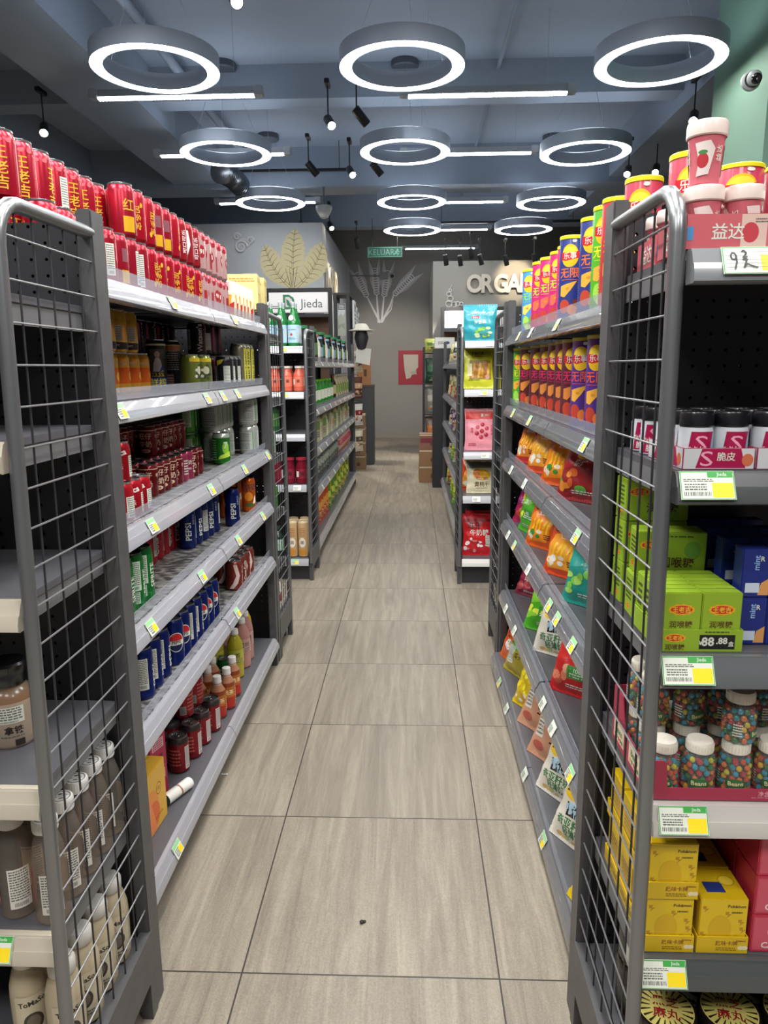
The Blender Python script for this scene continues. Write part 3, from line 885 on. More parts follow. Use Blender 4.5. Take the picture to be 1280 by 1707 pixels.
YELV = can('beer_can', 'can', P('#6e6a58', .3, .4), h=.168, deco=lambda s: (s.rect(.03, .085, .03, .13, P('#b3ad3c', .4)), s.text('MALT BREW', .03, .085, .02, P('#22211c', .4), .02, PI / 2), s.text('BEER', -.005, .085, .022, P('#c7be4a', .4), .02, PI / 2)))
BLKW = can('soda_can', 'can', P('#1c1d20', .3, .4), h=.118, deco=lambda s: (infolabel(s, .01, .05, .026, .06, 2), s.text('WATSON', .05, .06, .018, PAPER, .02, PI / 2), s.poly([(-.03, .08), (-.01, .09), (.0, .105), (-.03, .1)], P('#cdbb3a', .4)), infolabel(s, -.05, .05, .03, .06, 3)))
SILC = can('soda_can', 'can', CAN('#b4b7b0'), h=.118, deco=lambda s: (s.rect(0, .055, .17, .075, P('#a9aaa6', .4)), s.lines(-.01, .055, .05, .07, 12, P('#55605a', .5), 3), s.lines(.06, .055, .04, .07, 12, P('#55605a', .5), 4), s.rect(.033, .055, .006, .075, P('#4a8a52', .4))))
GRNW = can('soda_can', 'can', CAN('#4c9a3c'), h=.118, deco=lambda s: (infolabel(s, 0, .06, .03, .075, 6, P('#c9d8b4', .4)), infolabel(s, .06, .06, .03, .075, 7, P('#c9d8b4', .4))))
GRNC = can('soda_can', 'can', CAN('#2c7a2a'), h=.12, deco=lambda s: (s.ell(.012, .062, .014, .024, P('#8cc63a', .35)), s.text('7', .012, .072, .034, PAPER, .03), s.poly([(-.02, .02), (.034, .03), (.03, .05), (-.012, .034)], P('#b8d84a', .35)), s.lines(-.04, .055, .03, .08, 9, P('#8ab08a', .4), 2)), shoulder=CAN('#b9c4b4'))
# slim cans
SPRT = can('soda_can', 'can', CAN('#1f8a3c'), .029, .146, lambda s: (infolabel(s, .0, .088, .032, .075, 3, P('#cfe0d0', .4)), infolabel(s, .0, .032, .022, .03, 4, P('#b9d4bc', .4)), s.text('SPRITE', .032, .07, .022, PAPER, .02, PI / 2), s.text('雪碧', -.04, .08, .026, PAPER, .02), s.ell(-.04, .04, .014, .012, P('#d8dc2a', .4))), lidc=P('#5a5e60', .3, .8), shoulder=CAN('#146a2c'))
CKSL = can('soda_can', 'can', CAN('#b3222e'), .029, .146, lambda s: (s.text('Coca-Cola', .0, .075, .026, PAPER, .02, PI / 2), infolabel(s, .045, .07, .026, .09, 6), s.text('Co', -.03, .115, .026, PAPER, .02)), lidc=P('#4a3a3c', .3, .8))
BLU, PRED = CAN('#12256e'), P('#c21f2c', .35)
def roundel(s, u, v, r):
    s.ell(u, v, r * 1.04, r * 1.22, PAPER, 28)
    top = [(u + r * .95 * math.cos(a), v + r * 1.12 * math.sin(a)) for a in [PI * (.06 + .88 * i / 12) for i in range(13)]]; s.poly(top, PRED)
    bot = [(u + r * .95 * math.cos(a), v + r * 1.12 * math.sin(a)) for a in [PI * (1.1 + .8 * i / 12) for i in range(13)]]; s.poly(bot, P('#0d1a4c', .35))
    s.text('PEPSI', u, v, r * .52, P('#16181c', .4), .03)
PEPS = can('soda_can', 'can', BLU, .029, .146, lambda s: (s.text('PEPSI', 0, .06, .028, PAPER, .02, PI / 2), roundel(s, -.055, .085, .02), infolabel(s, .045, .07, .026, .075, 6), s.text('百事可乐', .02, .1, .009, P('#9aa4c8', .4), .01, PI / 2)), lidc=P('#3a3c44', .3, .8))
PEPR = can('soda_can', 'can', BLU, .031, .14, lambda s: (roundel(s, 0, .072, .024), s.text('PEPSI', -.055, .06, .028, PAPER, .02, PI / 2), infolabel(s, .05, .075, .024, .085, 5)), lidc=P('#8a8c92', .3, .8))
PEPL = can('soda_can', 'can', BLU, .031, .14, lambda s: (infolabel(s, .0, .072, .032, .085, 5), s.text('PEPSI', .043, .06, .028, PAPER, .02, PI / 2), roundel(s, -.045, .072, .02)), lidc=P('#8a8c92', .3, .8))
MIRI = can('soda_can', 'can', CAN('#d2641e'), .029, .146, lambda s: (s.text('芬达', .006, .105, .03, P('#2a3050', .4), .03, .15), s.ell(-.004, .066, .018, .019, P('#e8902a', .35)), s.poly([(.012, .03), (.03, .04), (.028, .07), (.02, .06)], P('#f0ead8', .4)), s.ell(.0, .03, .02, .008, P('#3c6a2c', .4)), infolabel(s, .06, .075, .02, .08, 2)), lidc=P('#5a4a44', .3, .8))
BRWN = can('soda_can', 'can', CAN('#8c3c34'), .033, .118, lambda s: (s.poly([(-.012, .01), (.006, .03), (.016, .06), (.004, .105), (-.01, .105), (.0, .06), (-.014, .03), (-.03, .01)], P('#e2c8c2', .35)), s.text('Coca-Cola', .036, .06, .018, PAPER, .02, PI / 2), infolabel(s, .075, .055, .03, .08, 6, P('#dcc8c2', .4))))
DRED = can('drink_can', 'can', CAN('#861c26'), .033, .118, lambda s: (infolabel(s, .03, .05, .02, .075, 5, P('#d8cfca', .4)), s.lines(-.02, .055, .05, .06, 5, P('#b0544c', .4), 3), s.rect(-.06, .03, .022, .03, P('#8a8a86', .4)), s.bars(-.06, .03, .018, .022, GREY, 3)), lidc=P('#6c6a6a', .28, .85), shoulder=P('#2a2022', .4))
GRSM = can('soda_can', 'can', CAN('#177038'), .033, .118, lambda s: (s.lines(0, .055, .06, .06, 4, P('#8fc0a0', .4), 5), infolabel(s, .06, .055, .024, .07, 6)), lidc=P('#6c7a72', .28, .85))


def bottle(name, cat, prof, mats, caph, capr, capm, deco=None, r=None, seg=20, capz=None, cap_knurl=True, capdeco=None, inner=None):
    m = MB(); m.lathe(prof, mats, seg, cap0=True)
    if deco: fn, du = cyl_fn(r, seg); deco(Surf(m, fn, du, None, .0004))
    c = MB(); z = capz
    c.lathe([(capr, z), (capr, z + caph - .0015), (capr - .0015, z + caph), (.0005, z + caph)], capm, seg)
    c.lathe([(capr + .0008, z - .004), (capr + .0008, z - .001), (capr, z - .001)], capm, seg)
    if capdeco: capdeco(Surf(c, flat_fn((0, 0, z + caph), (1, 0, 0), (0, 1, 0))))
    parts = [('body', m.mesh('body')), ('cap', c.mesh('cap', 30))]
    if inner:
        n = MB(); n.lathe(inner[0], inner[1], seg, cap0=True, cap1=True); parts.append(('drink', n.mesh('drink')))
    return Proto(name, cat, parts)


PETC = CLEAR('clear_bottle_plastic', '#e8dfd4', .1, .05)
TEAL_ = P('#b3641f', .25); TEAR = P('#b0241c', .35)
PEACH = bottle('tea_bottle', 'bottle', [(.026, 0), (.03, .006), (.03, .045), (.029, .05), (.029, .085), (.03, .09), (.027, .105), (.016, .125), (.0135, .132), (.0135, .14)],
               [P('#7a2a18', .2), P('#a0301c', .2), P('#a0301c', .2), TEAL_, TEAL_, P('#7e3a1e', .15), P('#a8765c', .12), P('#b99c88', .12), P('#c4b0a0', .12)], .02, .0155, WHITE,
               lambda s: (s.poly([(-.03, .012), (.03, .012), (.006, .045)], TEAR), s.text('桃茶', 0, .07, .02, P('#f0d8a0', .4), .02), s.ell(-.03, .06, .008, .012, P('#d88a2c', .4)), s.lines(.045, .055, .03, .05, 6, P('#e8c890', .4), 3)), .0304, capz=.138)
def tea(col, lab, hexl, txt, h=.2, capc=WHITE): 
    k = h / .2
    return bottle('juice_bottle', 'bottle', [(.028, 0), (.033, .006), (.033, .06 * k), (.0325, .065 * k), (.0325, .125 * k), (.033, .13 * k), (.03, .15 * k), (.018, .175 * k), (.0135, .183 * k), (.0135, .19 * k)],
                  [P(col, .18)] * 4 + [P(col, .18)] + [P(col, .14)] * 4, .018, .0155, capc, lambda s: (s.rect(0, .095 * k, .205, .058 * k, P(hexl, .4)), s.text(txt, 0, .1 * k, .024, P('#40382c', .4), .02), s.text(txt, .06, .1 * k, .018, P('#40382c', .4), .02), s.lines(0, .078 * k, .05, .02 * k, 3, GREY, 4)), .0334, capz=.188 * k)
YGRN = tea('#a9a12c', '#fff', '#b8b640', '茶')
PNKB = tea('#b5837a', '#fff', '#c49a94', '蜜桃', .21)
YELB = tea('#c9b410', '#fff', '#d8c21a', '柠檬', .2, P('#6a6f3c', .4))

# crisp tubes
def tube_crisp(hexa, accent, lidhex='#d9cc1e', chip='#e8a83c', extra=None, seg=26, label=True):
    r, h = .0365, .235
    m = MB(); m.lathe([(r * .96, 0), (r, .002), (r, h - .004), (r * .985, h - .002)], [STEEL, FOIL(hexa), FOIL(hexa)], seg, cap0=True)
    fn, du = cyl_fn(r, seg); s = Surf(m, fn, du)
    A = P(accent, .4)
    for u in (0, .112, -.112):
        s.ell(u, .182, .026, .032, P('#e8b81e', .35), 26); s.ell(u, .19, .021, .018, P('#f4d23c', .35))
        s.poly([(u - .029, .172), (u - .01, .168), (u + .029, .176), (u + .03, .196), (u + .008, .19), (u - .028, .192)], P('#c8202a', .35))
        s.text('乐事', u, .182, .02, PAPER, .03, .04); s.text('无限', u, .134, .03, A, .04, .0)
        s.rect(u, .115, .05, .0012, A)
        s.poly([(u - .026, .098), (u - .004, .104), (u + .024, .112), (u + .006, .086), (u - .012, .066), (u - .026, .07)], P(chip, .4)); s.ell(u - .004, .09, .006, .004, P('#d08a28', .4))
        for i, (x, y, a, b) in enumerate(extra or [(-.012, .04, .016, .02), (.012, .03, .014, .016), (.02, .05, .008, .01)]):
            s.ell(u + x, y, a, b, P(['#b8402c', '#e07838', '#7a2a20'][i % 3] if extra is None else extra_c[i % len(extra_c)], .4))
    infolabel(s, .056, .06, .03, .075, 8, P('#c9c4bc', .4)); s.lines(-.056, .06, .012, .09, 14, PAPER, 5)
    s.ell(.012, .222, .006, .004, PAPER)
    l = MB(); l.lathe([(r * 1.0, h - .006), (r * 1.035, h - .006), (r * 1.035, h + .002), (r * 1.0, h + .004), (r * .9, h + .003), (.0006, h + .003)], P(lidhex, .35), seg)
    return Proto('crisp_tube', 'crisp tube', [('canister', m.mesh('canister')), ('lid', l.mesh('lid', 30))])


extra_c = ['#9ad04a', '#5aa028', '#cfe08a']
TB_RED = tube_crisp('#b02a2c', '#f08a1e')
TB_GRN = tube_crisp('#4aa51e', '#f4dc2a', extra=[(-.01, .04, .014, .022), (.014, .045, .01, .02), (.002, .02, .016, .01)])
TB_NAVY = tube_crisp('#1c2f78', '#f0702a')
TB_PINK = tube_crisp('#c01f6c', '#a8e02a', chip='#e06a4c')
TB_LBLU = tube_crisp('#3f8ac0', '#8ad02a', chip='#e8c85a', extra=[(-.01, .04, .014, .022), (.014, .045, .01, .02), (.002, .02, .016, .01)])
TB_MAR = tube_crisp('#561a26', '#e0246c', '#a89a4a', chip='#d8843c')
TB_PUR = tube_crisp('#4a2480', '#f05a28', '#b8aa3a')
TB_PINKR = tube_crisp('#b8344e', '#e8d8c0')

# ------------------------------------------------------------------- bags
def bag(name, cat, W, H, T, mat, deco, seed=0, back=None, seal='crimp', nu=16, nv=18, flop=0.0):
    r = random.Random(seed); ph = [r.uniform(0, 6.28) for _ in range(6)]
    du, dv = W / nu, H / nv
    def prof(u, v):
        a = max(0.0, 1 - abs(2 * u / W) ** 2.6) ** .6; b = max(0.0, math.sin(PI * min(1, max(0, (v - .035 * H) / (.93 * H))))) ** .62
        t = T / 2 * a * b
        ed = max(0, 1 - v / (.3 * H)) + max(0, (v - .7 * H) / (.3 * H))
        return t + (.0035 * math.sin(26 * u / W * PI + ph[0]) * ed + .002 * math.sin(9 * u / W * PI + 14 * v / H + ph[1]) + .0028 * math.sin(7 * v / H * PI + 5 * u / W + ph[2])) * (.25 + a * b) * min(1, T / .05)
    def xy(u, v):
        sh = 1 - .07 * math.sin(PI * v / H) + .012 * math.sin(9 * v / H + ph[3])
        return u * sh, flop * (v / H) ** 2
    def front(u, v, o):
        x, f = xy(u, v); return (x, -prof(u, v) - o + f, v)
    def frontq(u, v, o):                              # follow the facets
        i = math.floor((u + W / 2) / du + 1e-6); j = math.floor(v / dv + 1e-6); i = min(max(i, 0), nu - 1); j = min(max(j, 0), nv - 1)
        a = (u + W / 2) / du - i; b = v / dv - j
        u0, v0 = -W / 2 + i * du, j * dv
        p = [Vector(front(u0 + x * du, v0 + y * dv, 0)) for x, y in ((0, 0), (1, 0), (1, 1), (0, 1))]
        q = (p[0] + (p[1] - p[0]) * a + (p[2] - p[1]) * b) if a >= b else (p[0] + (p[3] - p[0]) * b + (p[2] - p[3]) * a)
        return (q.x, q.y - o, q.z)
    m = MB(); vs = []; fs = []
    for j in range(nv + 1):
        for i in range(nu + 1): vs.append(front(-W / 2 + i * du, j * dv, 0))
    n = (nu + 1)
    for j in range(nv):
        for i in range(nu):
            a, b, c, d = j * n + i, j * n + i + 1, (j + 1) * n + i + 1, (j + 1) * n + i
            fs += [(a, b, c), (a, c, d)]
    m.add(vs, fs, mat)
    bvs = []
    for j in range(nv + 1):
        for i in range(nu + 1):
            u, v = -W / 2 + i * du, j * dv; x, f = xy(u, v); bvs.append((x, prof(u, v) + .0006 + f, v))
    bfs = [(b, a, c2) for a, b, c2 in [(q[0], q[1], q[2]) for q in fs]]
    m.add(bvs, bfs, back or mat)
    s = Surf(m, frontq, du, dv, .0008)
    # Surf cuts at multiples of du from 0; nu is even so the facets line up
    deco(s)
    bm_ = m.mesh('pouch', 60)
    seals = []                                          # crimped seals top and bottom
    for v0, v1 in ((-.006, .012), (H - .012, H + .008)):
        c = MB(); k = 40; pv = []; pf = []
        for i in range(k + 1):
            u = -W / 2 + W * i / k; x, f = xy(u, min(max(v0, 0), H))
            pv += [(x, f - .0012 + (.0007 if i % 2 else -.0007), v0), (x, f - .0012 + (.0007 if i % 2 else -.0007), v1)]
        for i in range(k): pf.append((2 * i, 2 * i + 2, 2 * i + 3, 2 * i + 1))
        pv2 = [(x, y + .0028, z) for x, y, z in pv]; o = len(pv)
        pf += [(o + b, o + a, o + d, o + c_) for a, b, c_, d in pf]
        pf += [(2 * i, 2 * i + 2, o + 2 * i + 2, o + 2 * i) for i in range(k)]
        c.add(pv + pv2, pf, mat); seals.append(('seal', c.mesh('seal', 0)))
    return Proto(name, cat, [('pouch', bm_)] + seals)


def lays_logo(s, u, v, k=1.0):
    s.ell(u, v, .034 * k, .03 * k, P('#f0c022', .35), 24); s.poly([(u - .038 * k, v - .012 * k), (u + .036 * k, v - .006 * k), (u + .038 * k, v + .014 * k), (u, v + .007 * k), (u - .036 * k, v + .012 * k)], P('#c41f26', .35)); s.text('乐事', u, v + .001, .019 * k, PAPER, .03)


def scatter(s, u, v, w, h, n, cols, a, b, seed):
    r = random.Random(seed)
    for i in range(n): s.ell(u + r.uniform(-w, w) / 2, v + r.uniform(-h, h) / 2, a * r.uniform(.6, 1.3), b * r.uniform(.6, 1.3), P(cols[i % len(cols)], .4), 10)


K_ = P('#241c1c', .4)
def puffs(col, mid, acc):
    def d(s):
        s.poly([(-.06, .015), (.045, .02), (.066, .1), (.02, .145), (-.05, .125), (-.068, .07)], P(mid, .36)); s.text('Cheetos', .0, .152, .028, K_, .05, .12); s.text('Cheetos', .001, .1535, .026, P('#f4cf1c', .4), .02, .12)
        s.rect(.012, .128, .05, .02, P('#ece6f0', .4)); s.text('奇多', .012, .128, .017, P('#8a2a6a', .4), .02)
        for i, a in enumerate((.3, .5, .2, .6, .4)): s.poly([(-.045 + .02 * i, .05), (-.038 + .02 * i, .048), (-.02 + .02 * i + .01 * a, .1), (-.03 + .02 * i + .01 * a, .104)], P('#f7c828', .38))
        scatter(s, -.02, .045, .07, .03, 6, ['#f4ead8', '#efe0c0', acc], .012, .01, 4); s.lines(.045, .04, .03, .02, 3, K_, 2)
    return lambda seed, W=.165, H=.215, T=.07: bag('snack_bag', 'snack bag', W, H, T, FOIL(col), d, seed, flop=.012)
B_ORG = puffs('#d9570f', '#f08a1a', '#3a8a2a')(1)
B_ORG2 = puffs('#d8481a', '#f0a030', '#f0f0e8')(2)
B_ORR = puffs('#c0302c', '#e8842a', '#f4ead8')(3)
def crisp(col, mid, foodc, green=True, txt='薯片', w=.165, h=.215, t=.075, seed=5, word=None):
    def d(s):
        s.poly([(-w * .47, h * .42), (w * .1, h * .5), (w * .47, h * .62), (w * .47, h * .9), (-w * .47, h * .9)], P(mid, .38)); lays_logo(s, 0, h * .74, 1.0)
        s.text(word or txt, .0, h * .53, .024, PAPER, .03); scatter(s, -w * .18, h * .26, w * .5, h * .26, 7, foodc, .018, .014, seed)
        if green: s.rect(w * .12, h * .3, w * .5, h * .18, P('#3c8a3a', .4)); s.text('100%', w * .12, h * .33, .018, PAPER, .02); s.lines(w * .12, h * .26, w * .4, h * .07, 2, PAPER, 3)
        s.lines(w * .1, h * .1, w * .5, h * .06, 2, PAPER, 6)
    return bag('crisp_bag', 'snack bag', w, h, t, FOIL(col), d, seed, flop=.012)
B_RED = crisp('#8f161c', '#a81c22', ['#e08a2c', '#c85a28', '#5aa03a'], False, '烧烤', .18, .195, .075, 7)
B_REDG = crisp('#b01824', '#c02430', ['#d8b49a', '#a8684a'], True, '番茄', seed=8)
B_REDL = crisp('#c01e20', '#d02c26', ['#d87a5a', '#b04c3a', '#e8a884'], True, '牛肉', .175, .22, .085, seed=9)
B_MAG = crisp('#a01c4c', '#8c1c5c', ['#c8402c', '#d86a3c'], True, '麻辣', .16, .165, .065, 10)
B_TEAL = crisp('#1f8f82', '#28a094', ['#7ac04a', '#a8d86a'], False, '海盐', .18, .225, .08, 11)
B_GRN = crisp('#4aa81e', '#7ac42a', ['#d8e83a', '#8ad03a'], True, '黄瓜', .175, .22, .08, 12)
B_DRD = crisp('#7a1430', '#8c1a3a', ['#a83a4a', '#c05a5a'], False, '火锅', .15, .13, .05, 13)
def d_easy(s):
    s.ell(-.035, .138, .036, .02, P('#e8bc1c', .4)); s.text("Daniel's", -.02, .15, .03, K_, .03, .1); s.text('Easy', .036, .122, .04, P('#7a2a6a', .4), .03, -.15)
    s.ell(-.01, .095, .036, .02, P('#b4d4e4', .4)); s.text('Life', -.005, .095, .052, K_, .03, .1); s.text('奇亚籽味', -.008, .056, .03, P('#2c7a42', .4), .03, .05); s.text('轻薄饼', -.005, .03, .026, P('#2c7a42', .4), .02, .05)
    scatter(s, .0, .012, .12, .01, 8, ['#d8b878', '#c8a45c', '#a8b878'], .01, .005, 4); s.rect(.05, .19, .024, .016, P('#c8283a', .4)); s.ell(-.02, .19, .012, .012, P('#d87a5a', .4))
B_EASY = bag('crisp_bag', 'snack bag', .185, .225, .07, FOIL('#dcd6c8'), d_easy, 14, flop=.015)
def d_kraft(s):
    s.text('草', .03, .165, .055, K_, .012); s.text('莓', .03, .112, .055, K_, .012); s.text('干', .03, .06, .055, K_, .012); s.rect(-.05, .12, .04, .11, P('#d8cfc4', .45)); s.lines(-.05, .12, .034, .1, 8, GREY, 3); s.ell(-.04, .035, .03, .016, P('#b8584a', .4))
B_KRFT = bag('snack_bag', 'snack bag', .18, .235, .05, P('#c49070', .55), d_kraft, 15, flop=.012)
def d_yel(s):
    scatter(s, 0, .09, .11, .11, 20, ['#f0dc1e', '#e8cc18', '#f4e83c'], .013, .012, 6); s.rect(.03, .15, .06, .04, P('#c8281e', .4)); s.text('爆米花', .03, .15, .018, PAPER, .02); scatter(s, -.01, .03, .1, .03, 6, ['#f4ecd8', '#e0a02c'], .012, .01, 7)
B_YEL = bag('snack_bag', 'snack bag', .16, .205, .065, FOIL('#d8b814'), d_yel, 16, flop=.012)
def d_ylg(s):
    s.rect(0, .15, .12, .06, P('#2c6a1e', .4)); s.ell(0, .12, .03, .022, P('#3cae2c', .4)); infolabel(s, -.03, .075, .05, .075, 5); s.text('瓜子', .03, .08, .024, K_, .03)
B_YLG = bag('snack_bag', 'snack bag', .165, .21, .065, FOIL('#a8962c'), d_ylg, 17, flop=.012)
def d_orb(s):
    s.text('辣条', 0, .12, .04, K_, .05); s.ell(.0, .07, .03, .025, P('#f0e8e0', .4)); s.text('辣', .0, .07, .03, K_, .03); s.rect(0, .16, .12, .016, P('#8a2a1a', .4))
B_ORB = bag('snack_bag', 'snack bag', .165, .205, .06, FOIL('#d8581c'), d_orb, 18, flop=.012)
def d_teal(s):
    W = P('#e8f4f4', .4)
    for i in range(9): s.poly([(-.08 + .019 * i, .15 + .012 * (i % 3)), (-.07 + .019 * i, .154), (-.04 + .017 * i, .17 + .01 * ((i * 2) % 3)), (-.05 + .017 * i, .166)], W)
    s.rect(-.03, .135, .05, .016, P('#b8343c', .4)); s.text('Lobo', -.03, .135, .016, PAPER, .02); s.text('海苔脆', .0, .105, .026, W, .03, .12); scatter(s, .01, .045, .12, .05, 16, ['#8ac43a', '#b8d85a', '#d8e8b0', '#4a9a8a'], .014, .009, 3)
B_TOPT = bag('snack_bag', 'snack bag', .215, .21, .06, FOIL('#2f9aa8'), d_teal, 19)
def d_nack(s):
    B = P('#3a3412', .4)
    s.rect(0, .216, .16, .026, P('#a8a02a', .4)); s.text('NACK', 0, .216, .026, B, .04); s.rect(0, .196, .14, .018, P('#c8bc3a', .4)); s.text('BAKED', 0, .196, .016, B, .03)
    s.rect(.01, .11, .14, .12, P('#8a7020', .4))
    for i in range(6): s.poly([(-.05 + .02 * i, .06), (-.035 + .02 * i, .058), (-.02 + .02 * i, .15), (-.035 + .02 * i, .155)], P(['#c88a2c', '#a8621c', '#dca03c'][i % 3], .4))
    s.rect(-.06, .11, .03, .08, P('#d8d0a8', .45)); s.ell(.055, .065, .018, .014, P('#d0a090', .4)); s.lines(-.03, .045, .07, .008, 1, B, 2)
B_NACK = bag('snack_bag', 'snack bag', .19, .245, .05, FOIL('#c6c82c'), d_nack, 20)
def d_pinkb(s):
    s.rect(0, .215, .19, .05, P('#d82c24', .35)); s.rect(.012, .215, .016, .018, PAPER); s.text('果干', .045, .215, .012, PAPER, .02); s.text('山楂球', .082, .12, .022, P('#b8344c', .4), .02, -PI / 2); s.text('酸甜', -.055, .12, .018, P('#b8344c', .4), .01, -PI / 2)
    for i in range(6): s.ell(.012 + .036 * math.cos(i * PI / 3 + .4), .115 + .04 * math.sin(i * PI / 3 + .4), .014, .013, P('#a8283c', .4)); s.ell(.008 + .036 * math.cos(i * PI / 3 + .4), .12 + .04 * math.sin(i * PI / 3 + .4), .004, .004, P('#d87a86', .4))
    s.ell(.012, .115, .015, .014, P('#a8283c', .4)); s.lines(-.05, .03, .05, .02, 2, P('#b8344c', .4), 3)
B_PNKB = bag('snack_bag', 'snack bag', .2, .25, .035, FOIL('#e2909c'), d_pinkb, 21)
def d_mango(s):
    s.ell(.0, .11, .06, .035, P('#e8b01c', .38)); s.ell(-.03, .12, .03, .03, P('#e07a1c', .38)); s.rect(0, .088, .08, .014, P('#a83a1c', .4)); s.lines(0, .088, .07, .008, 1, PAPER, 2); s.text('黄桃干', 0, .05, .034, P('#6a4a1c', .4), .03); s.lines(0, .026, .08, .008, 1, GREY, 3); s.rect(0, .18, .19, .05, P('#6e6e60', .4))
B_MANG = bag('snack_bag', 'snack bag', .2, .2, .05, FOIL('#d8cfae'), d_mango, 22)
def d_cand(s):
    s.text('旺仔', -.02, .19, .045, K_, .05); s.text('牛奶糖', .01, .145, .044, PAPER, .05); scatter(s, 0, .06, .17, .09, 18, ['#f0dcd8', '#e88a8a', '#f4ecec', '#a81420'], .014, .01, 8); s.rect(.07, .09, .03, .07, PAPER); s.lines(.07, .09, .026, .06, 6, GREY, 2); s.rect(0, .225, .19, .02, P('#8a0c14', .4))
B_CAND = bag('sweet_bag', 'sweet bag', .2, .26, .06, FOIL('#c41822'), d_cand, 23)
def plainbag(col, c2, txt, seed, W=.13, H=.2, T=.05):
    def d(s):
        s.rect(0, H * .6, W * .8, H * .25, P(c2, .4)); s.text(txt, 0, H * .6, W * .22, PAPER, .03); scatter(s, 0, H * .28, W * .7, H * .25, 7, [c2, '#e8d8b8', '#d8903c'], W * .1, H * .05, seed); s.lines(0, H * .12, W * .6, H * .06, 2, PAPER, seed)
    return bag('snack_bag', 'snack bag', W, H, T, FOIL(col), d, seed, nu=10, nv=12)


# ------------------------------------------------------------------ boxes
def boxp(name, cat, w, d, h, mat, deco, b=.0015, flap=True, parts=None):
    """printed carton: deco gets a dict of Surf by side"""
    m = MB(); m.bbox(-w / 2, -d / 2, 0, w / 2, d / 2, h, mat, b)
    S = {'front': Surf(m, flat_fn((0, -d / 2, h / 2), (1, 0, 0), (0, 0, 1))), 'right': Surf(m, flat_fn((w / 2, 0, h / 2), (0, 1, 0), (0, 0, 1))),
         'left': Surf(m, flat_fn((-w / 2, 0, h / 2), (0, -1, 0), (0, 0, 1))), 'top': Surf(m, flat_fn((0, 0, h), (1, 0, 0), (0, 1, 0)))}
    deco(S, w, d, h)
    if flap: S['top'].rect(0, 0, w * .96, .0012, P('#3a3424', .6))
    return Proto(name, cat, [('carton', m.mesh('carton', 30))] + (parts or []))


def tray(w, d, hf, hs, mat, deco=None, th=.002, back=None):
    """open display tray with low front"""
    m = MB(); hb = back or hs
    m.box(-w / 2, -d / 2, 0, w / 2, d / 2, th, mat); m.box(-w / 2, -d / 2, th, w / 2, -d / 2 + th, hf, mat); m.box(-w / 2, d / 2 - th, th, w / 2, d / 2, hb, mat)
    for s in (-1, 1):
        x0, x1 = (s * w / 2, s * (w / 2 - th))
        m.prism([(-d / 2 + th, th), (d / 2 - th, th), (d / 2 - th, hb), (-d / 2 + d * .32, hb), (-d / 2 + th, hf)], 0, th, mat, Matrix(((0, 1, 0, min(x0, x1)), (1, 0, 0, 0), (0, 0, 1, 0), (0, 0, 0, 1))))
    S = {'front': Surf(m, flat_fn((0, -d / 2, hf / 2), (1, 0, 0), (0, 0, 1))), 'right': Surf(m, flat_fn((w / 2, 0, hf / 2), (0, 1, 0), (0, 0, 1))), 'left': Surf(m, flat_fn((-w / 2, 0, hf / 2), (0, -1, 0), (0, 0, 1)))}
    if deco: deco(S, w, d, hf)
    return Proto('display_tray', 'display tray', [('tray', m.mesh('tray', 0))])
# =============================================================== PLACEMENT
J = random.Random(5)
def jit(a): return J.uniform(-a, a)
E0 = .0006                                           # resting clearance
X0 = LX
D = math.radians

# ---- left run, top shelf
z = LZ[0] + E0; H = .1256
fr = [(HERB, 1.437 + .0685 * k) for k in range(6)] + [(HERB2, 1.437 + .0685 * k) for k in range(6, 15)]
row([((HERB3 if k in (5, 6, 7) else p), (X0 - .085, y, z), D(18 + J.choice((-70, -25, 10, 35, 60))), 'red can with gold lettering') for k, (p, y) in enumerate(fr)], '', 'along front edge of top drinks shelf', 'red cans on the top drinks shelf')
row([(PINK, (X0 - .085, 2.466 + .0685 * k, z), D(20 + jit(50)), 'pale pink and red can') for k in range(5)], '', 'along front edge of top drinks shelf', 'pink cans on the top drinks shelf')
row([(HERB if k < 9 else COLA, (X0 - .155, 1.437 + .0685 * k, z), D(20 + jit(60)), 'red can with gold lettering' if k < 9 else 'red can with white wave') for k in range(20)], '', 'in back row under stacked cans', 'red cans on the top drinks shelf')
row([(HERB, (X0 - .155, 1.437 + .0685 * k, z + H), D(28 + (0, 14, 70, -60, 20, 10, 16, 75)[k] + jit(6)), 'shiny red can') for k in range(8)], '', 'of the topmost stacked cans', 'red cans stacked high above the top drinks shelf')
up = [HERB3] + [HERB2] * 2 + [HERB3] * 2 + [HERB2] + [COLA] * 3 + [PINK] * 5
yy = [1.848 + .0685 * k for k in range(14)]
for p, nm in ((HERB3, 'plum red can with gold block'), (HERB2, 'red can with gold script'), (COLA, 'red can with white wave'), (PINK, 'pale pink can with white label')):
    row([(p, (X0 - .085, yy[k], z + H), D(25 + (80 if k == 0 else jit(45))), nm) for k in range(14) if up[k] is p], '', 'in upper layer beside the aisle', 'cans in the upper layer of the top drinks shelf')
WC = P('#d8d4ce', .4); 
def d_yog(s):
    for k in range(4): s.poly([(-.075 + .045 * k, .085), (-.045 + .045 * k, .085), (-.055 + .045 * k, .02)], P('#d8a02c', .35)); s.poly([(-.055 + .045 * k, .05), (-.035 + .045 * k, .06), (-.04 + .045 * k, .008), (-.062 + .045 * k, .008)], P('#b0302c', .35))
YOG = bottle('yoghurt_bottle', 'bottle', [(.024, 0), (.027, .005), (.027, .092), (.0245, .1), (.0225, .104)], [P('#e0cfae', .3)] * 4, .034, .0245, WC, d_yog, .027, capz=.1, capdeco=lambda s: s.ell(0, 0, .015, .015, P('#8a8680', .5)))
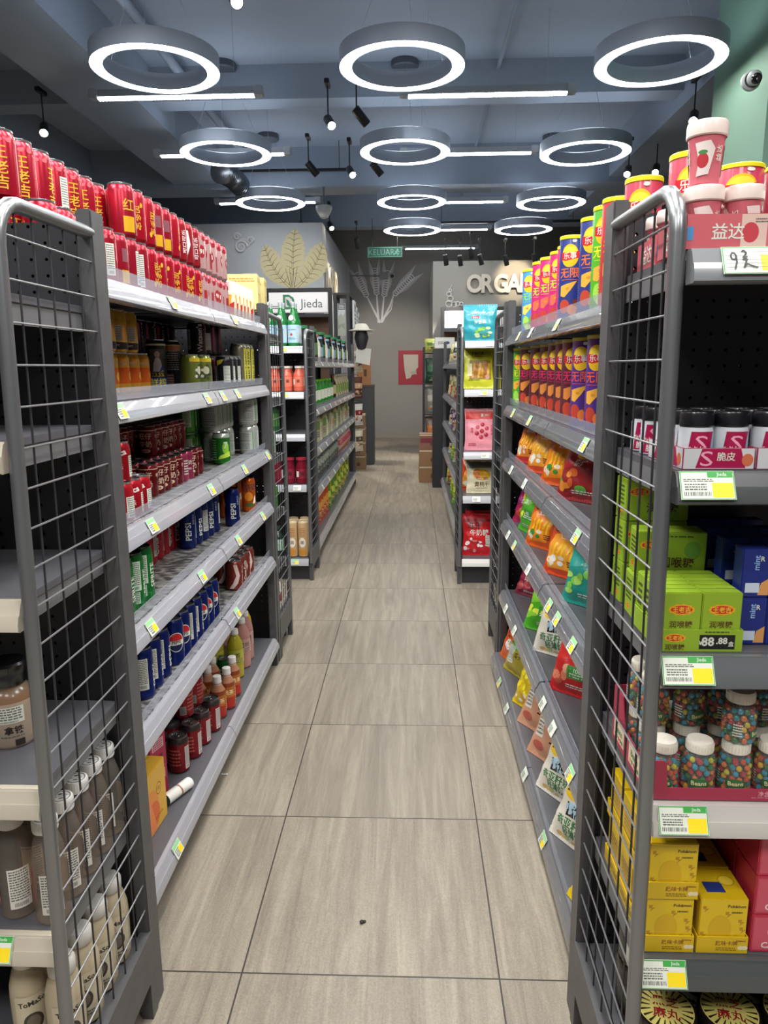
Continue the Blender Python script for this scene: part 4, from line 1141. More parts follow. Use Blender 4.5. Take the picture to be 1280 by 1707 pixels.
row([(YOG, (X0 - .07, 2.83 + .062 * k, z), D(40 + jit(20)), 'small yoghurt bottle with white cap') for k in range(6)], '', 'far end of top drinks shelf', 'yoghurt bottles on the top drinks shelf')

# ---- second shelf: beers
z = LZ[1] + E0
row([(ORNG, (-.845, 2.0 + .082 * k, z), D(30 + jit(15)), 'orange banded golden can') for k in range(4)], '', 'in lower layer of second shelf', 'golden cans on the second drinks shelf')
row([(GOLDC, (-.845, 2.0 + .082 * k, z + .1186), D(22 + jit(10)), 'golden beer can with black foot') for k in range(3)], '', 'stacked on orange banded cans', 'golden beer cans on the second drinks shelf')
TALL.place((-.86, 2.45, z), D(25), 'tall can with white figure and yellow characters on blue', None)
TALL2.place((-.845, 2.56, z), D(20), 'tall dark can with orange band beside the figure can', None)
row([(BLKC, (X0 - .32, 2.33 + .07 * k, z), D(30 + jit(40)), 'black soda can') for k in range(8)], '', 'at the back of second shelf', 'black cans at the back of the second shelf')
row([(BLKC, (X0 - .32, 2.33 + .07 * k, z + .1186), D(30 + (5 if k < 2 else jit(50))), 'black can with white word') for k in range(8)], '', 'in upper back row of second shelf', 'black cans at the back of the second shelf')
FLOR.place((-.75, 2.46, z), D(60), 'olive green can with yellow cap band, nearer of the two', 'olive cans on the second shelf')
FLOR.place((-.738, 2.56, z), D(22), 'olive can with flower pattern, beside the black word cans', 'olive cans on the second shelf')
row([(BLKW, (X0 - .08, 2.74 + .07 * k, z), D(25 + jit(15)), 'black can with white label') for k in range(3)], '', 'at front of second shelf', 'black labelled cans at the front of the second shelf')
row([(BLKC if k != 1 else BLKW, (X0 - .155, 2.66 + .07 * k, z), D(25 + jit(40)), 'black can behind labelled ones') for k in range(4)], '', 'lower layer on second shelf', 'black cans behind the labelled ones')
row([(BLKC if k != 1 else BLKW, (X0 - .155, 2.66 + .07 * k, z + .1186), D(25 + jit(40)), 'black can behind labelled ones') for k in range(4)], '', 'upper layer on second shelf', 'black cans behind the labelled ones')
row([(YELV, (X0 - .075, 2.95 + .07 * k, z), D(25 + jit(12)), 'tall can with vertical yellow lettering') for k in range(3)], '', 'at far end of second shelf', 'tall yellow lettered cans')

# ---- third shelf: small milk cans
z = LZ[2] + E0
row([(MINI, (X0 - .062, 1.60 + .058 * k, z), D(30 + jit(25)), 'small red cola can') for k in range(4)], '', 'at near end of third shelf', 'small red cola cans on the third shelf')
row([(MINI, (X0 - .07, 1.62 + .058 * k, z + .0941), D(30 + jit(25)), 'small red cola can') for k in range(2)], '', 'on top of other cola cans', 'small red cola cans on the third shelf')
for j in range(4):
    row([(MILKP if (j == 0 and k in (5, 6)) else MILK, (X0 - .12 - .0565 * j, 1.99 + .0565 * k, z), D(18 + jit(22)), ('pink milk can' if (j == 0 and k in (5, 6)) else 'small maroon milk can')) for k in range(9)], '', 'lower layer, ' + ('front row', 'second row in', 'third row in', 'rearmost row')[j] + ' of third shelf', 'small milk cans on the third shelf')
    if j: row([(MILK, (X0 - .12 - .0565 * j, 1.93 + .0565 * k if j > 1 else 2.16 + .0565 * k, z + .0941), D(18 + jit(22)), 'small maroon milk can') for k in range(10 if j > 1 else 6)], '', 'upper layer, ' + ('', 'front row', 'middle row', 'rearmost row')[j] + ' of third shelf', 'small milk cans on the third shelf')
GRNC.place((-.72, 2.695, z), D(25), 'single bright green soda can standing forward on third shelf')
row([(GRNW, (-.845, 2.69 + .07 * k, z + q * .1186), D(20), ('lower' if not q else 'upper') + ' green can with pale label') for k in range(2) for q in range(2)], '', 'behind the single green can', 'pale labelled green cans')
for q in range(2):
    row([(SILC, (X0 - .145, 2.755 + .07 * k, z + q * .1186), D(20 + jit(30)), 'silver grey can') for k in range(4)], '', ('lower', 'upper')[q] + ' layer behind the green can', 'silver cans on the third shelf')
    row([(SILC, (X0 - .072, 3.035 + .07 * k, z + q * .1186), D(20 + jit(30)), 'silver grey can') for k in range(2)], '', ('lower', 'upper')[q] + ' layer at far front of third shelf', 'silver cans on the third shelf')

# ---- fourth shelf: slim cans
z = LZ[3] + E0
row([(SPRT, (-.703, 1.655 + .066 * k, z), D(24 + jit(14)), 'tall slim green can') for k in range(3)], '', 'at near end of fourth shelf', 'slim green cans on the fourth shelf')
row([(CKSL, (-.82, 2.14 + .0625 * k, z), D(20 + jit(25)), 'tall slim red can') for k in range(5)], '', 'deep inside the fourth shelf', 'slim red cans on the fourth shelf')
row([(PEPS, (-.757 + .004 * k, 2.345 + .0615 * k, z), D((25, 75, -25, 60, 10)[k]), 'slim dark blue can') for k in range(5)], '', 'in front row of fourth shelf', 'slim dark blue cans on the fourth shelf')
row([(PEPS, (-.825, 2.47 + .0615 * k, z), D(20 + jit(50)), 'slim dark blue can') for k in range(4)], '', 'in back row of fourth shelf', 'slim dark blue cans on the fourth shelf')
PEPS.place((-.691, 2.7, z), D(22), 'slim dark blue can standing foremost beside the orange cans', 'slim dark blue cans on the fourth shelf')
MIRI.place((-.691, 2.985, z), D(22), 'orange can with dark characters at far front of fourth shelf', 'orange cans')
row([(MIRI, (-.762, 2.86 + .07 * k, z), D(20 + jit(40)), 'orange can') for k in range(4)], '', 'behind the foremost orange can', 'orange cans')

# ---- fifth shelf
z = LZ[4] + E0
row([(PEPL, (-.708, 1.745 + .067 * k, z), D(22 + jit(8)), 'blue can with white label') for k in range(3)], '', 'behind the near post, fifth shelf', 'blue cans with white labels')
row([((PEPR if k not in (2, 3) else PEPL), (-.698, 1.968 + .066 * k, z), D((38, 42, 25, 22, 30, 25, 30)[k]), 'dark blue can with round emblem' if k not in (2, 3) else 'dark blue can turned sideways') for k in range(7)], '', 'in front row of fifth shelf', 'dark blue cans on the fifth shelf')
row([(BRWN, (-.694, 2.69 + .0695 * k, z), D(18 + jit(20)), 'brownish red cola can') for k in range(4)], '', 'at the front of fifth shelf', 'brownish red cans on the fifth shelf')
row([(BRWN, (-.764, 2.76 + .0695 * k, z), D(18 + jit(20)), 'brownish red cola can') for k in range(3)], '', 'in the back of fifth shelf', 'brownish red cans on the fifth shelf')
row([(BRWN, (-.729, 2.79 + .075 * k, z + .1186), D(18 + jit(20)), 'brownish red cola can') for k in range(2)], '', 'stacked on top, fifth shelf', 'brownish red cans on the fifth shelf')

# ---- base shelf
z = LBASE + E0
def d_peachbox(S, w, d, h):
    s = S['front']; s.ell(-w * .1, -h * .12, w * .3, h * .34, P('#e8923a', .4)); s.ell(.0, -h * .22, w * .22, h * .22, P('#e06a2c', .4)); s.poly([(-w * .48, -h * .48), (w * .1, -h * .48), (-w * .1, h * .05), (-w * .4, h * .1)], P('#ec8a4a', .4))
    s.ell(w * .22, h * .12, .016, .018, P('#8a4a14', .4)); s.ell(w * .22, h * .12, .013, .015, P('#f0c040', .4)); s.text('桃', w * .22, h * .12, .018, P('#8a4a14', .4), .02); s.lines(w * .18, -h * .3, w * .3, h * .05, 2, P('#a8621c', .4), 3)
    S['top'].text('蜜桃', 0, .018, .03, P('#f0c040', .4), .02)
PBOX = boxp('drink_carton', 'carton', .17, .085, .18, P('#e0ae3a', .4), d_peachbox)
for f in (0,): pass
o = PBOX.place((-.745, 1.745, z), PI / 2 - .06, 'yellow carton printed with peaches at near end of base shelf')
def d_pk(S, w, d, h):
    for k in ('front', 'right', 'left'):
        S[k].rect(0, h * .2, w * .7, h * .3, P('#d8a8b0', .4)); S[k].lines(0, h * .2, w * .6, h * .26, 4, P('#8a1838', .4), 3); S[k].bars(0, -h * .25, w * .5, h * .2, P('#4a1020', .4), 4)
PKB = boxp('drink_carton', 'carton', .075, .06, .1, P('#a81c44', .4), d_pk)
row([(PKB, (-.772, 1.915, z + .1004 * k), PI / 2 - .3, ('lowest', 'middle', 'topmost')[k] + ' crimson carton') for k in range(3)], '', 'stacked behind the peach carton', 'crimson cartons')
row([(DRED, q, D(20 + jit(30)), 'dark red can with black shoulder') for q in ((-.737, 2.06, z), (-.722, 2.145, z), (-.715, 2.23, z), (-.705, 2.32, z))], '', 'standing on base shelf', 'dark red cans on the base shelf')
row([(DRED, q, D(20 + jit(30)), 'dark red can') for q in ((-.81, 2.08, z), (-.795, 2.16, z), (-.785, 2.245, z), (-.78, 2.33, z))], '', 'in rear row on base shelf', 'dark red cans on the base shelf')
row([(DRED, (-.757 + .008 * k, 2.19 + .085 * k, z + .1186), D(120), 'dark red can stacked on others') for k in range(2)], '', 'on base shelf', 'dark red cans on the base shelf')
row([(PEACH, q, D(30 + jit(15)), 'small tea bottle with white cap') for q in ((-.705, 2.415, z), (-.69, 2.49, z), (-.775, 2.42, z), (-.765, 2.5, z), (-.695, 2.595, z), (-.77, 2.585, z))], '', 'on base shelf', 'small tea bottles on the base shelf')
row([(GRSM, (-.745 - .068 * k, 2.675, z), D(25), 'dark green can') for k in range(2)], '', 'behind the tea bottles', 'dark green cans on the base shelf')
row([(YGRN, q, D(30 + jit(20)), 'yellow green juice bottle') for q in ((-.725, 2.765, z), (-.80, 2.745, z))], '', 'on base shelf', 'yellow green bottles')
row([(PNKB, q, D(30 + jit(20)), 'dusty pink juice bottle') for q in ((-.72, 2.87, z), (-.795, 2.84, z), (-.725, 2.955, z), (-.80, 2.93, z))], '', 'on base shelf', 'pink bottles')
YELB.place((-.757, 3.07, z), D(30), 'yellow juice bottle with olive cap at far end')
m = MB(); m.lathe([(.001, 0), (.017, 0), (.0175, .002), (.0175, .05), (.0168, .051), (.0168, .055), (.0175, .056), (.0175, .1), (.016, .103), (.001, .104)], [P('#3a5a5a', .4), P('#e0ded6', .35), P('#e0ded6', .35), P('#b06a5a', .4), P('#b06a5a', .4), P('#b06a5a', .4), P('#e4e2da', .35), P('#e4e2da', .35), P('#e4e2da', .35)], 18)
o = obj('tube_container', m, None, (-.715, 1.865, z + .0178), (-PI / 2, 0, D(-24))); tag(o, 'small white tube container lying on the base shelf', 'tube')

# ---- boxes on the far end shelf behind the drinks
def d_yb(S, w, d, h):
    for k in ('front', 'right'): S[k].text('蜂蜜', 0, h * .1, .05, P('#b88a2c', .4), .02); S[k].lines(0, h * .4, w * .8, h * .08, 2, P('#b88a2c', .4), 3)
YBX = boxp('gift_carton', 'carton', .14, .1, .25, P('#cfc184', .4), d_yb)
row([(YBX, (-.76 + .004 * k, 3.365 + .13 * k, FE_Z[0] + E0), .1, 'pale yellow carton') for k in range(2)], '', 'on far end of the drinks run', 'pale yellow cartons')
m = MB(); m.bbox(-.1, -.008, 0, .1, .008, .16, P('#e8e4da', .5), .002); m.box(-.075, -.0095, .03, .075, -.0079, .135, P('#8a6a4a', .5)); o = obj('picture_frame', m.mesh('picture_frame', 0)); p = on_y(416, 468, 10.17); o.location = (p.x, 10.185, p.z - .06); tag(o, 'small white framed brown picture beside the leaf mural', 'picture frame')
p = None
row([(can('drink_can', 'can', P('#d8d2c8', .35), .033, .16, lambda s: s.rect(0, .08, .2, .05, P('#a83c3c', .4)), seg=14), (-.71, 3.41 + .075 * k, .15 + E0), 0, 'tall white can') for k in range(3)], '', 'on base behind far wire side', 'white cans behind the far wire side')
row([(SILC, (-.71, 3.41 + .08 * k, FE_Z[2] + E0), 0, 'silver can') for k in range(3)], '', 'behind the far wire side', 'silver cans behind the far wire side')
row([(GRNW, (-.71, 3.41 + .08 * k, FE_Z[3] + E0), 0, 'green can') for k in range(3)], '', 'behind the far wire side', 'green cans behind the far wire side')

# =================================================== right run: crisp tubes
z = RZS[0] + E0
def ry(px, x, zz): return y_for(px, x, zz)
NAMES = {id(TB_RED): 'red', id(TB_GRN): 'lime green', id(TB_NAVY): 'navy blue', id(TB_PINK): 'hot pink', id(TB_LBLU): 'light blue', id(TB_MAR): 'maroon', id(TB_PUR): 'purple', id(TB_PINKR): 'rose red'}
T0 = [(TB_PINKR, .505, 1.42), (TB_PINKR, .447, 1.50), (TB_RED, .445, 1.66), (TB_GRN, .452, 1.765), (TB_NAVY, .450, 1.885), (TB_NAVY, .532, 2.115), (TB_NAVY, .452, 2.145), (TB_PINK, .50, 2.42), (TB_PINK, .497, 2.53), (TB_PINK, .487, 2.66), (TB_PINK, .478, 2.77), (TB_LBLU, .462, 2.90)]
cnt = {}
for p, x, y in T0:
    if x < .473: x, y = .473, y * .473 / x
    n = NAMES[id(p)]; cnt[n] = cnt.get(n, 0) + 1
    p.place((x, y, z), D(-24 + jit(8)), f'{n} crisp tube, {ORD[cnt[n] - 1]} of its colour from camera, on top crisps shelf', 'crisp tubes on the top crisps shelf')
z = RZS[1] + E0; cnt = {}
T1 = [(TB_PUR, 1000, .48), (TB_PUR, 974, .477), (TB_MAR, 956, .475), (TB_MAR, 943, .478), (TB_MAR, 930, .482), (TB_MAR, 916, .485), (TB_MAR, 899, .478), (TB_MAR, 881, .475), (TB_GRN, 868, .47)]
for p, px, x in T1:
    n = NAMES[id(p)]; cnt[n] = cnt.get(n, 0) + 1
    p.place((x, min(3.148, ry(px, x, z + .1)), z), D(-28 + jit(10)), f'{n} crisp tube, {ORD[cnt[n] - 1]} of its colour from the camera, second crisps shelf', 'crisp tubes on the second crisps shelf')


# bags: bottom-centre pixel on a shelf, yaw, lean back
def bags(lst, zz, where, group):
    for p, px, py, yaw, lean, lab in lst:
        q = on_z(px, py, zz + .006)
        r = (D(-lean), 0, D(yaw)); lo, hi = p.span(r); ly, hy = p.span(r, 1); q.y = min(max(q.y, 1.415 - ly), 3.185 - hy); q.x = min(max(q.x, (RX - .03 - .03 if zz < .2 else RX + .0) + .0345 - lo), RX + .42 - hi); p.place((q.x, q.y, zz + .0008 - p.low(r)), r, f'{lab} {where}', group)


bags([(B_ORR, 873, 770, -66, 20, 'red and orange puffed snack bag at far end of'), (B_ORG2, 890, 787, -62, 20, 'orange snack bag with white puffs on'), (B_ORG, 914, 808, -56, 20, 'bright orange snack bag in the middle of'),
      (B_RED, 943, 834, -52, 18, 'big dark red crisp bag leaning on'), (B_REDG, 984, 888, -60, 22, 'red crisp bag with green label beside post on')], RZS[2], 'the third crisps shelf', 'bags on the third crisps shelf')
bags([(B_MAG, 858, 848, -56, 18, 'magenta crisp bag at far end of'), (B_GRN, 878, 886, -76, 18, 'green crisp bag half behind orange ones on'), (B_ORG, 896, 912, -58, 16, 'farther orange puffed snack bag on'), (B_ORG2, 928, 960, -54, 16, 'nearer orange puffed snack bag on'),
      (B_TEAL, 966, 1010, -48, 16, 'teal crisp bag beside near post on')], RZS[3], 'the fourth crisps shelf', 'bags on the fourth crisps shelf')
bags([(B_DRD, 866, 966, -50, 22, 'dark crimson crisp bag at far end of'), (B_GRN, 892, 1052, -42, 24, 'bright green crisp bag on'), (B_EASY, 922, 1092, -40, 18, 'white bag with black handwriting letters on'), (B_REDL, 950, 1158, -42, 20, 'red crisp bag with green label on')], RZS[4], 'the fifth crisps shelf', 'bags on the fifth crisps shelf')
bags([(B_ORB, 833, 1058, -72, 20, 'orange red snack bag at far end of'), (B_YLG, 856, 1122, -66, 20, 'olive green and gold seed bag on'), (B_YEL, 876, 1180, -60, 20, 'yellow bag printed with popcorn on'), (B_KRFT, 890, 1216, -58, 22, 'farther tan paper bag with black characters on'), (B_KRFT, 909, 1268, -58, 22, 'nearer tan paper bag with black characters on'),
      (B_EASY, 928, 1330, -58, 22, 'farther white bag with handwriting letters on'), (B_EASY, 955, 1412, -58, 22, 'nearer white bag with handwriting letters on'), (B_YEL, 975, 1525, -72, 26, 'yellow bag corner behind the near post on')], RBASE, 'the base shelf by the aisle', 'bags on the base crisps shelf')
row([(B_RED, (.63 + .02 * jit(1), 1.6 + .19 * k, RZS[2] + .0008 - B_RED.low((D(-12), 0, D(-70)))), (D(-12), 0, D(-70)), 'dark bag') for k in range(2)], '', 'at back of third crisps shelf', 'bags at the back of the crisps shelves')

# =================================================== near right end shelf
# gum cups
def cup():
    m = MB(); r0, r1, h = .0225, .0295, .094; Z_ = .86
    PK = P('#d8707c', .3, 0, .4)
    m.lathe([(r0 - .002, 0), (r0, .002), (.0235, .03), (.0275, .066), (r1, .074)], [PK] * 4, 24, cap0=True)
    fn, du = cyl_fn(.0262, 24)
    def f2(u, v, o): 
        k = (r0 + (.0275 - r0) * min(1, max(0, v / .066))) / .0262; x, y, z = fn(u, v, o + .0006); return (x * k, y * k, z)
    s = Surf(m, f2, du)
    for u in (-.055, 0, .055):
        s.poly([(u - .012, .012), (u + .008, .014), (u + .016, .05), (u + .008, .062), (u - .014, .06), (u - .008, .034)], P('#ecdcd8', .35)); s.ell(u - .002, .034, .009, .011, P('#c23a44', .35)); s.ell(u - .002, .046, .007, .003, P('#4a8a4c', .4)); s.text('益达', u + .024, .044, .012, PAPER, .02, PI / 2)
    l = MB(); l.lathe([(r1 + .0004, .07), (r1 + .002, .072), (r1 + .002, .088), (r1 + .0005, .093), (r1 - .003, .094), (r1 - .005, .092), (.0005, .092)], P('#e2cfc8', .3, 0, .4), 24)
    for mm in (m, l): mm.v = [(a * .835, b * .835, c * Z_) for a, b, c in mm.v]
    return Proto('gum_cup', 'gum cup', [('cup', m.mesh('cup')), ('lid', l.mesh('lid', 30))])
CUP = cup()
zt = E_Z[0] + E0
def d_tray1(S, w, d, hf):
    s = S['front']; s.rect(w * .28, 0, w * .3, hf * .96, P('#d8b8ac', .45)); s.ell(w * .24, -.002, .011, .013, P('#c0404a', .4)); s.text('益达', -w * .02, 0, .022, PAPER, .05); s.rect(-w * .46, -hf * .05, w * .07, hf * .4, P('#4a8cc0', .4)); s.lines(w * .36, hf * .3, w * .14, hf * .15, 2, GREY, 3)
    for k in ('left', 'right'): S[k].text('益达', 0, 0, .03, PAPER, .04)
TR1 = tray(.113, .115, .044, .044, P('#c8606a', .4), d_tray1)
p = on_y(1206, 385, 1.03); p.x = max(p.x, .3675 + .057)
TR1.place((p.x, 1.09, zt), 0, 'pink display tray of gum cups in front on the top sweets shelf', 'pink gum trays')
TR1.place((.436, 1.235, zt), D(-3), 'pink display tray of gum cups behind the wire side', 'pink gum trays')
for i, (dx, dy) in enumerate(((-.0265, -.0285), (.0265, -.0285), (-.0265, .0265), (.0265, .0265))):
    CUP.place((p.x + dx, 1.09 + dy, zt + .0026), D(-20 + 40 * (i % 2)), f'strawberry gum cup standing in the front tray, {("near left", "near right", "far left", "far right")[i]} place', 'strawberry gum cups')
    CUP.place((.436 + dx, 1.235 + dy, zt + .0026), D(20), f'strawberry gum cup in the rear tray behind wire side, {("near left", "near right", "far left", "far right")[i]} place', 'strawberry gum cups')
CUP.place((p.x - .0285, 1.0615, zt + .0026 + .0812), D(-25), 'strawberry gum cup stacked alone on top of the others', 'strawberry gum cups')
CUP.place((p.x + .088, 1.06, zt), D(10), 'strawberry gum cup at the right picture edge', 'strawberry gum cups')
short = Proto('crisp_tube', 'crisp tube', [(n, me.copy()) for n, me, *_ in TB_PINKR.parts])
for _, me in short.parts:
    for v in me.vertices: v.co.z *= .68
row([(short, (.535 + .081 * k, 1.282, zt), D(-15), 'short rose red crisp tube') for k in range(2)], '', 'behind the gum cups', 'crisp tubes behind the gum cups')
# gum bottles with black caps
def gum():
    m = MB(); r, h = .0235, .062
    m.lathe([(r - .002, 0), (r, .002), (r, h - .012), (r * .93, h - .006)], [P('#c7ccd2', .3)] * 3, 24, cap0=True)
    fn, du = cyl_fn(r, 24); s = Surf(m, fn, du); R = P('#a31448', .35)
    for u in (-.074, 0, .074):
        s.poly([(u - .016, .004), (u + .018, .004), (u + .024, .05), (u - .01, .05)], R); s.poly([(u + .018, .02), (u + .03, .016), (u + .03, .048), (u + .024, .05)], P('#8fb4cc', .35))
        s.text('S', u + .004, .034, .03, P('#e8a0b8', .35), .0, -.1, 1.5); s.text('脆皮', u + .002, .012, .012, PAPER, .03); s.text('Stride', u - .002, .026, .009, PAPER, .01, .08)
    c = MB(); c.lathe([(r * .95, h - .006), (r * 1.0, h - .004), (r * 1.0, h + .012), (r * .94, h + .0155), (.0005, h + .0155)], P('#131318', .3, 0, .3), 24)
    return Proto('gum_bottle', 'gum bottle', [('bottle_body', m.mesh('bottle_body')), ('cap', c.mesh('cap', 30))])
GUM = gum(); zt = E_Z[1] + E0
def d_tray2(S, w, d, hf):
    for k, ww in (('front', w), ('left', d), ('right', d)):
        s = S[k]; s.rect(0, 0, ww * .98, hf * .96, P('#c9c9cc', .4)); s.poly([(-ww * .32, -hf * .45), (ww * .38, -hf * .45), (ww * .3, hf * .47), (-ww * .24, hf * .47)], P('#a31448', .35)); s.text('S', -ww * .17, 0, hf * 1.0, P('#e8a0b8', .35), .0, 0, 1.5); s.text('脆皮', ww * .1, hf * .1, .013, PAPER, .04); s.ell(ww * .4, -.002, .008, .009, P('#c86a4a', .4))
TR2 = tray(.1, .15, .03, .03, P('#a31448', .4), d_tray2)
for i in range(3):
    x = .434 + .103 * i
    TR2.place((x, 1.105, zt), 0, f'magenta and white tray of black capped gum bottles, {("leftmost", "middle", "rightmost")[i]} of three', 'gum bottle trays')
    for a in range(2):
        for b in range(3):
            if i == 2 and b: continue
            GUM.place((x - .0245 + .049 * a, 1.0568 + .0483 * b, zt + .0026), D(-10), f'black capped gum bottle, {("front", "middle", "rear")[b]} {("left", "right")[a]} place, {("leftmost", "middle", "rightmost")[i]} gum tray', 'black capped gum bottles')
row([(GUM, (.405, 1.215 + .052 * k, zt), D(-30), 'black capped gum bottle') for k in range(2)], '', 'loose behind the wire side', 'black capped gum bottles')
# green throat sweet boxes
GR = P('#8fae2c', .4); GRD = P('#4a5a1c', .5)
def oval(s, u, v, k):
    n = 22; s.poly([(u + k * (1 + .08 * (i % 2)) * math.cos(2 * PI * i / n), v + k * .42 * (1 + .16 * (i % 2)) * math.sin(2 * PI * i / n)) for i in range(n)], P('#e8a81c', .4)); s.ell(u, v, k * .86, k * .34, P('#c4301c', .4)); s.text('王老吉', u, v, k * .5, P('#f0c83a', .4), .03)
def d_gb(S, w, d, h):
    s = S['front']; oval(s, 0, h * .2, w * .32); s.text('润喉糖', 0, -h * .06, w * .2, P('#5a3a14', .4), .04)
    for i in (-1, 0, 1): s.ell(i * w * .24, -h * .26, w * .06, w * .06, P('#a8c04a', .4)); s.text('草本', i * w * .24, -h * .38, w * .09, GRD, .01)
    for k in ('left', 'right'): S[k].lines(-d * .05, .0, d * .5, h * .7, 6, GRD, 4); S[k].rect(0, -h * .4, d * .6, h * .12, P('#d8d8b8', .5))
GBOX = boxp('sweet_carton', 'carton', .058, .04, .088, GR, d_gb)
def d_gtray(S, w, d, hf):
    s = S['front']; oval(s, -w * .3, hf * .12, w * .12); s.text('润喉糖', -w * .3, -hf * .3, w * .08, P('#5a3a14', .4), .03); s.rect(w * .2, -hf * .06, w * .42, hf * .66, P('#16181a', .4)); s.text('88', w * .09, -hf * .04, w * .15, PAPER, .03); s.text('.88', w * .255, .0, w * .11, PAPER, .03); s.text('盒', w * .365, -hf * .14, w * .07, PAPER, .02); s.text('¥', w * .005, -hf * .1, w * .07, PAPER, .02); s.lines(w * .2, hf * .4, w * .3, hf * .1, 1, GRD, 3)
TR3 = tray(.124, .13, .034, .034, GR, d_gtray)
zt = E_Z[2] + E0; p = on_y(1166, 1050, 1.03); gx = max(p.x, .3675 + .0625)
TR3.place((gx, 1.097, zt), 0, 'green display tray with a black price panel on the third sweets shelf')
for a in range(2):
    for b in range(3): GBOX.place((gx - .0295 + .059 * a, 1.055 + .0405 * b, zt + .0026), 0, f'small green throat sweet carton, {("front", "middle", "rear")[b]} {("left", "right")[a]} place in the green tray', 'green throat sweet cartons')
def d_gbig(S, w, d, h):
    s = S['front']; oval(s, -w * .3, h * .2, w * .16); s.text('润喉糖', w * .08, -h * .18, w * .17, P('#4a1c14', .4), .05); s.ell(w * .3, h * .1, w * .12, h * .2, P('#6a9a3c', .4)); s.lines(0, h * .4, w * .6, h * .06, 1, GRD, 2)
    for k in ('left', 'right'): S[k].lines(0, h * .1, d * .6, h * .5, 5, GRD, 3); oval(S[k], 0, -h * .3, d * .2)
GBIG = boxp('sweet_carton', 'carton', .11, .055, .075, GR, d_gbig)
GBIG.place((.428, 1.2, zt), D(-2), 'green throat sweet box at the bottom behind the tray', 'green throat sweet boxes')
GBIG.place((.432, 1.2, zt + .0756), D(-4), 'green throat sweet box stacked on another behind the tray', 'green throat sweet boxes')
row([(GBIG, (.43, 1.285, zt + .0756 * k), D(2), ('lowest', 'second', 'topmost')[k] + ' green throat sweet box') for k in range(3)], '', 'in stack by the back panel', 'green throat sweet boxes')
def d_bl(S, w, d, h):
    s = S['front']; s.text('mint', 0, h * .22, w * .3, P('#8fb0e0', .4), .02, PI / 2); s.poly([(w * .1, -h * .45), (w * .48, -h * .45), (w * .48, -h * .1), (w * .2, -h * .2)], P('#d89a5a', .4)); s.rect(-w * .1, -h * .3, w * .5, h * .2, P('#c9d4e4', .4)); s.text('R', w * .2, h * .3, w * .25, PAPER, .02)
BLB = boxp('sweet_carton', 'carton', .042, .03, .075, P('#1d2c7c', .4), d_bl)
bx = gx + .062 + .024
for a in range(3):
    for b in range(4):
        for c in range(2): BLB.place((bx + .043 * a, 1.075 + .07 * b, zt + .0757 * c), 0, f'dark blue sweet carton, {("left", "middle", "right")[a]} column, {ORD[b]} row, {("lower", "upper")[c]} layer', 'dark blue sweet cartons')
# jelly bean jars
GLASS = CLEAR('jar_glass', '#f4faf8', .07, .03)
BEAN = [P(c, .25, 0, .5) for c in ('#d8a010', '#0f7a86', '#c84a1a', '#b01c2e', '#1c6e2c', '#d86a30', '#2c8aa8', '#c4b420')]
def jar(seed):
    r = random.Random(seed); m = MB(); R, h = .0262, .066
    m.lathe([(R * .8, 0), (R, .005), (R, h - .016), (R * .9, h - .006), (R * .72, h), (R * .72, h + .004)], GLASS, 24, cap0=True)
    fn, du = cyl_fn(R, 24); s = Surf(m, fn, du)
    s.ell(.004, .02, .016, .009, P('#2f6a3c', .4)); s.text('Beans', .004, .021, .01, P('#e8d8a8', .4), .02, .1); s.lines(-.03, .026, .014, .022, 5, PAPER, seed)
    b = MB(); n = 0
    for lay in range(6):
        zz = .0065 + .0094 * lay
        for ring, k in ((.0205, 11), (.0115, 6), (0, 1)):
            for i in range(k):
                a = 2 * PI * (i + .5 * (lay % 2)) / k + r.uniform(-.1, .1)
                rr = ring if lay < 5 else ring * .88
                b.sphere((rr * math.cos(a), rr * math.sin(a), zz + r.uniform(-.001, .001)), .0049, r.choice(BEAN), 7, 5)
    l = MB(); l.lathe([(.0195, h), (.0205, h + .001), (.0205, h + .015), (.019, h + .018), (.0006, h + .018)], P('#e4ddd0', .35), 28)
    for i in range(28):
        a = 2 * PI * i / 28; l.box(-.0006, .0203, h + .002, .0006, .0211, h + .014, P('#e4ddd0', .35), Matrix.Rotation(a, 4, 'Z'))
    return Proto('sweet_jar', 'sweet jar', [('jar', m.mesh('jar')), ('sweets', b.mesh('sweets')), ('lid', l.mesh('lid', 30))])
JARS = [jar(i) for i in range(3)]; zt = E_Z[3] + E0; JH = .0846
PINKT = P('#a8324c', .45)
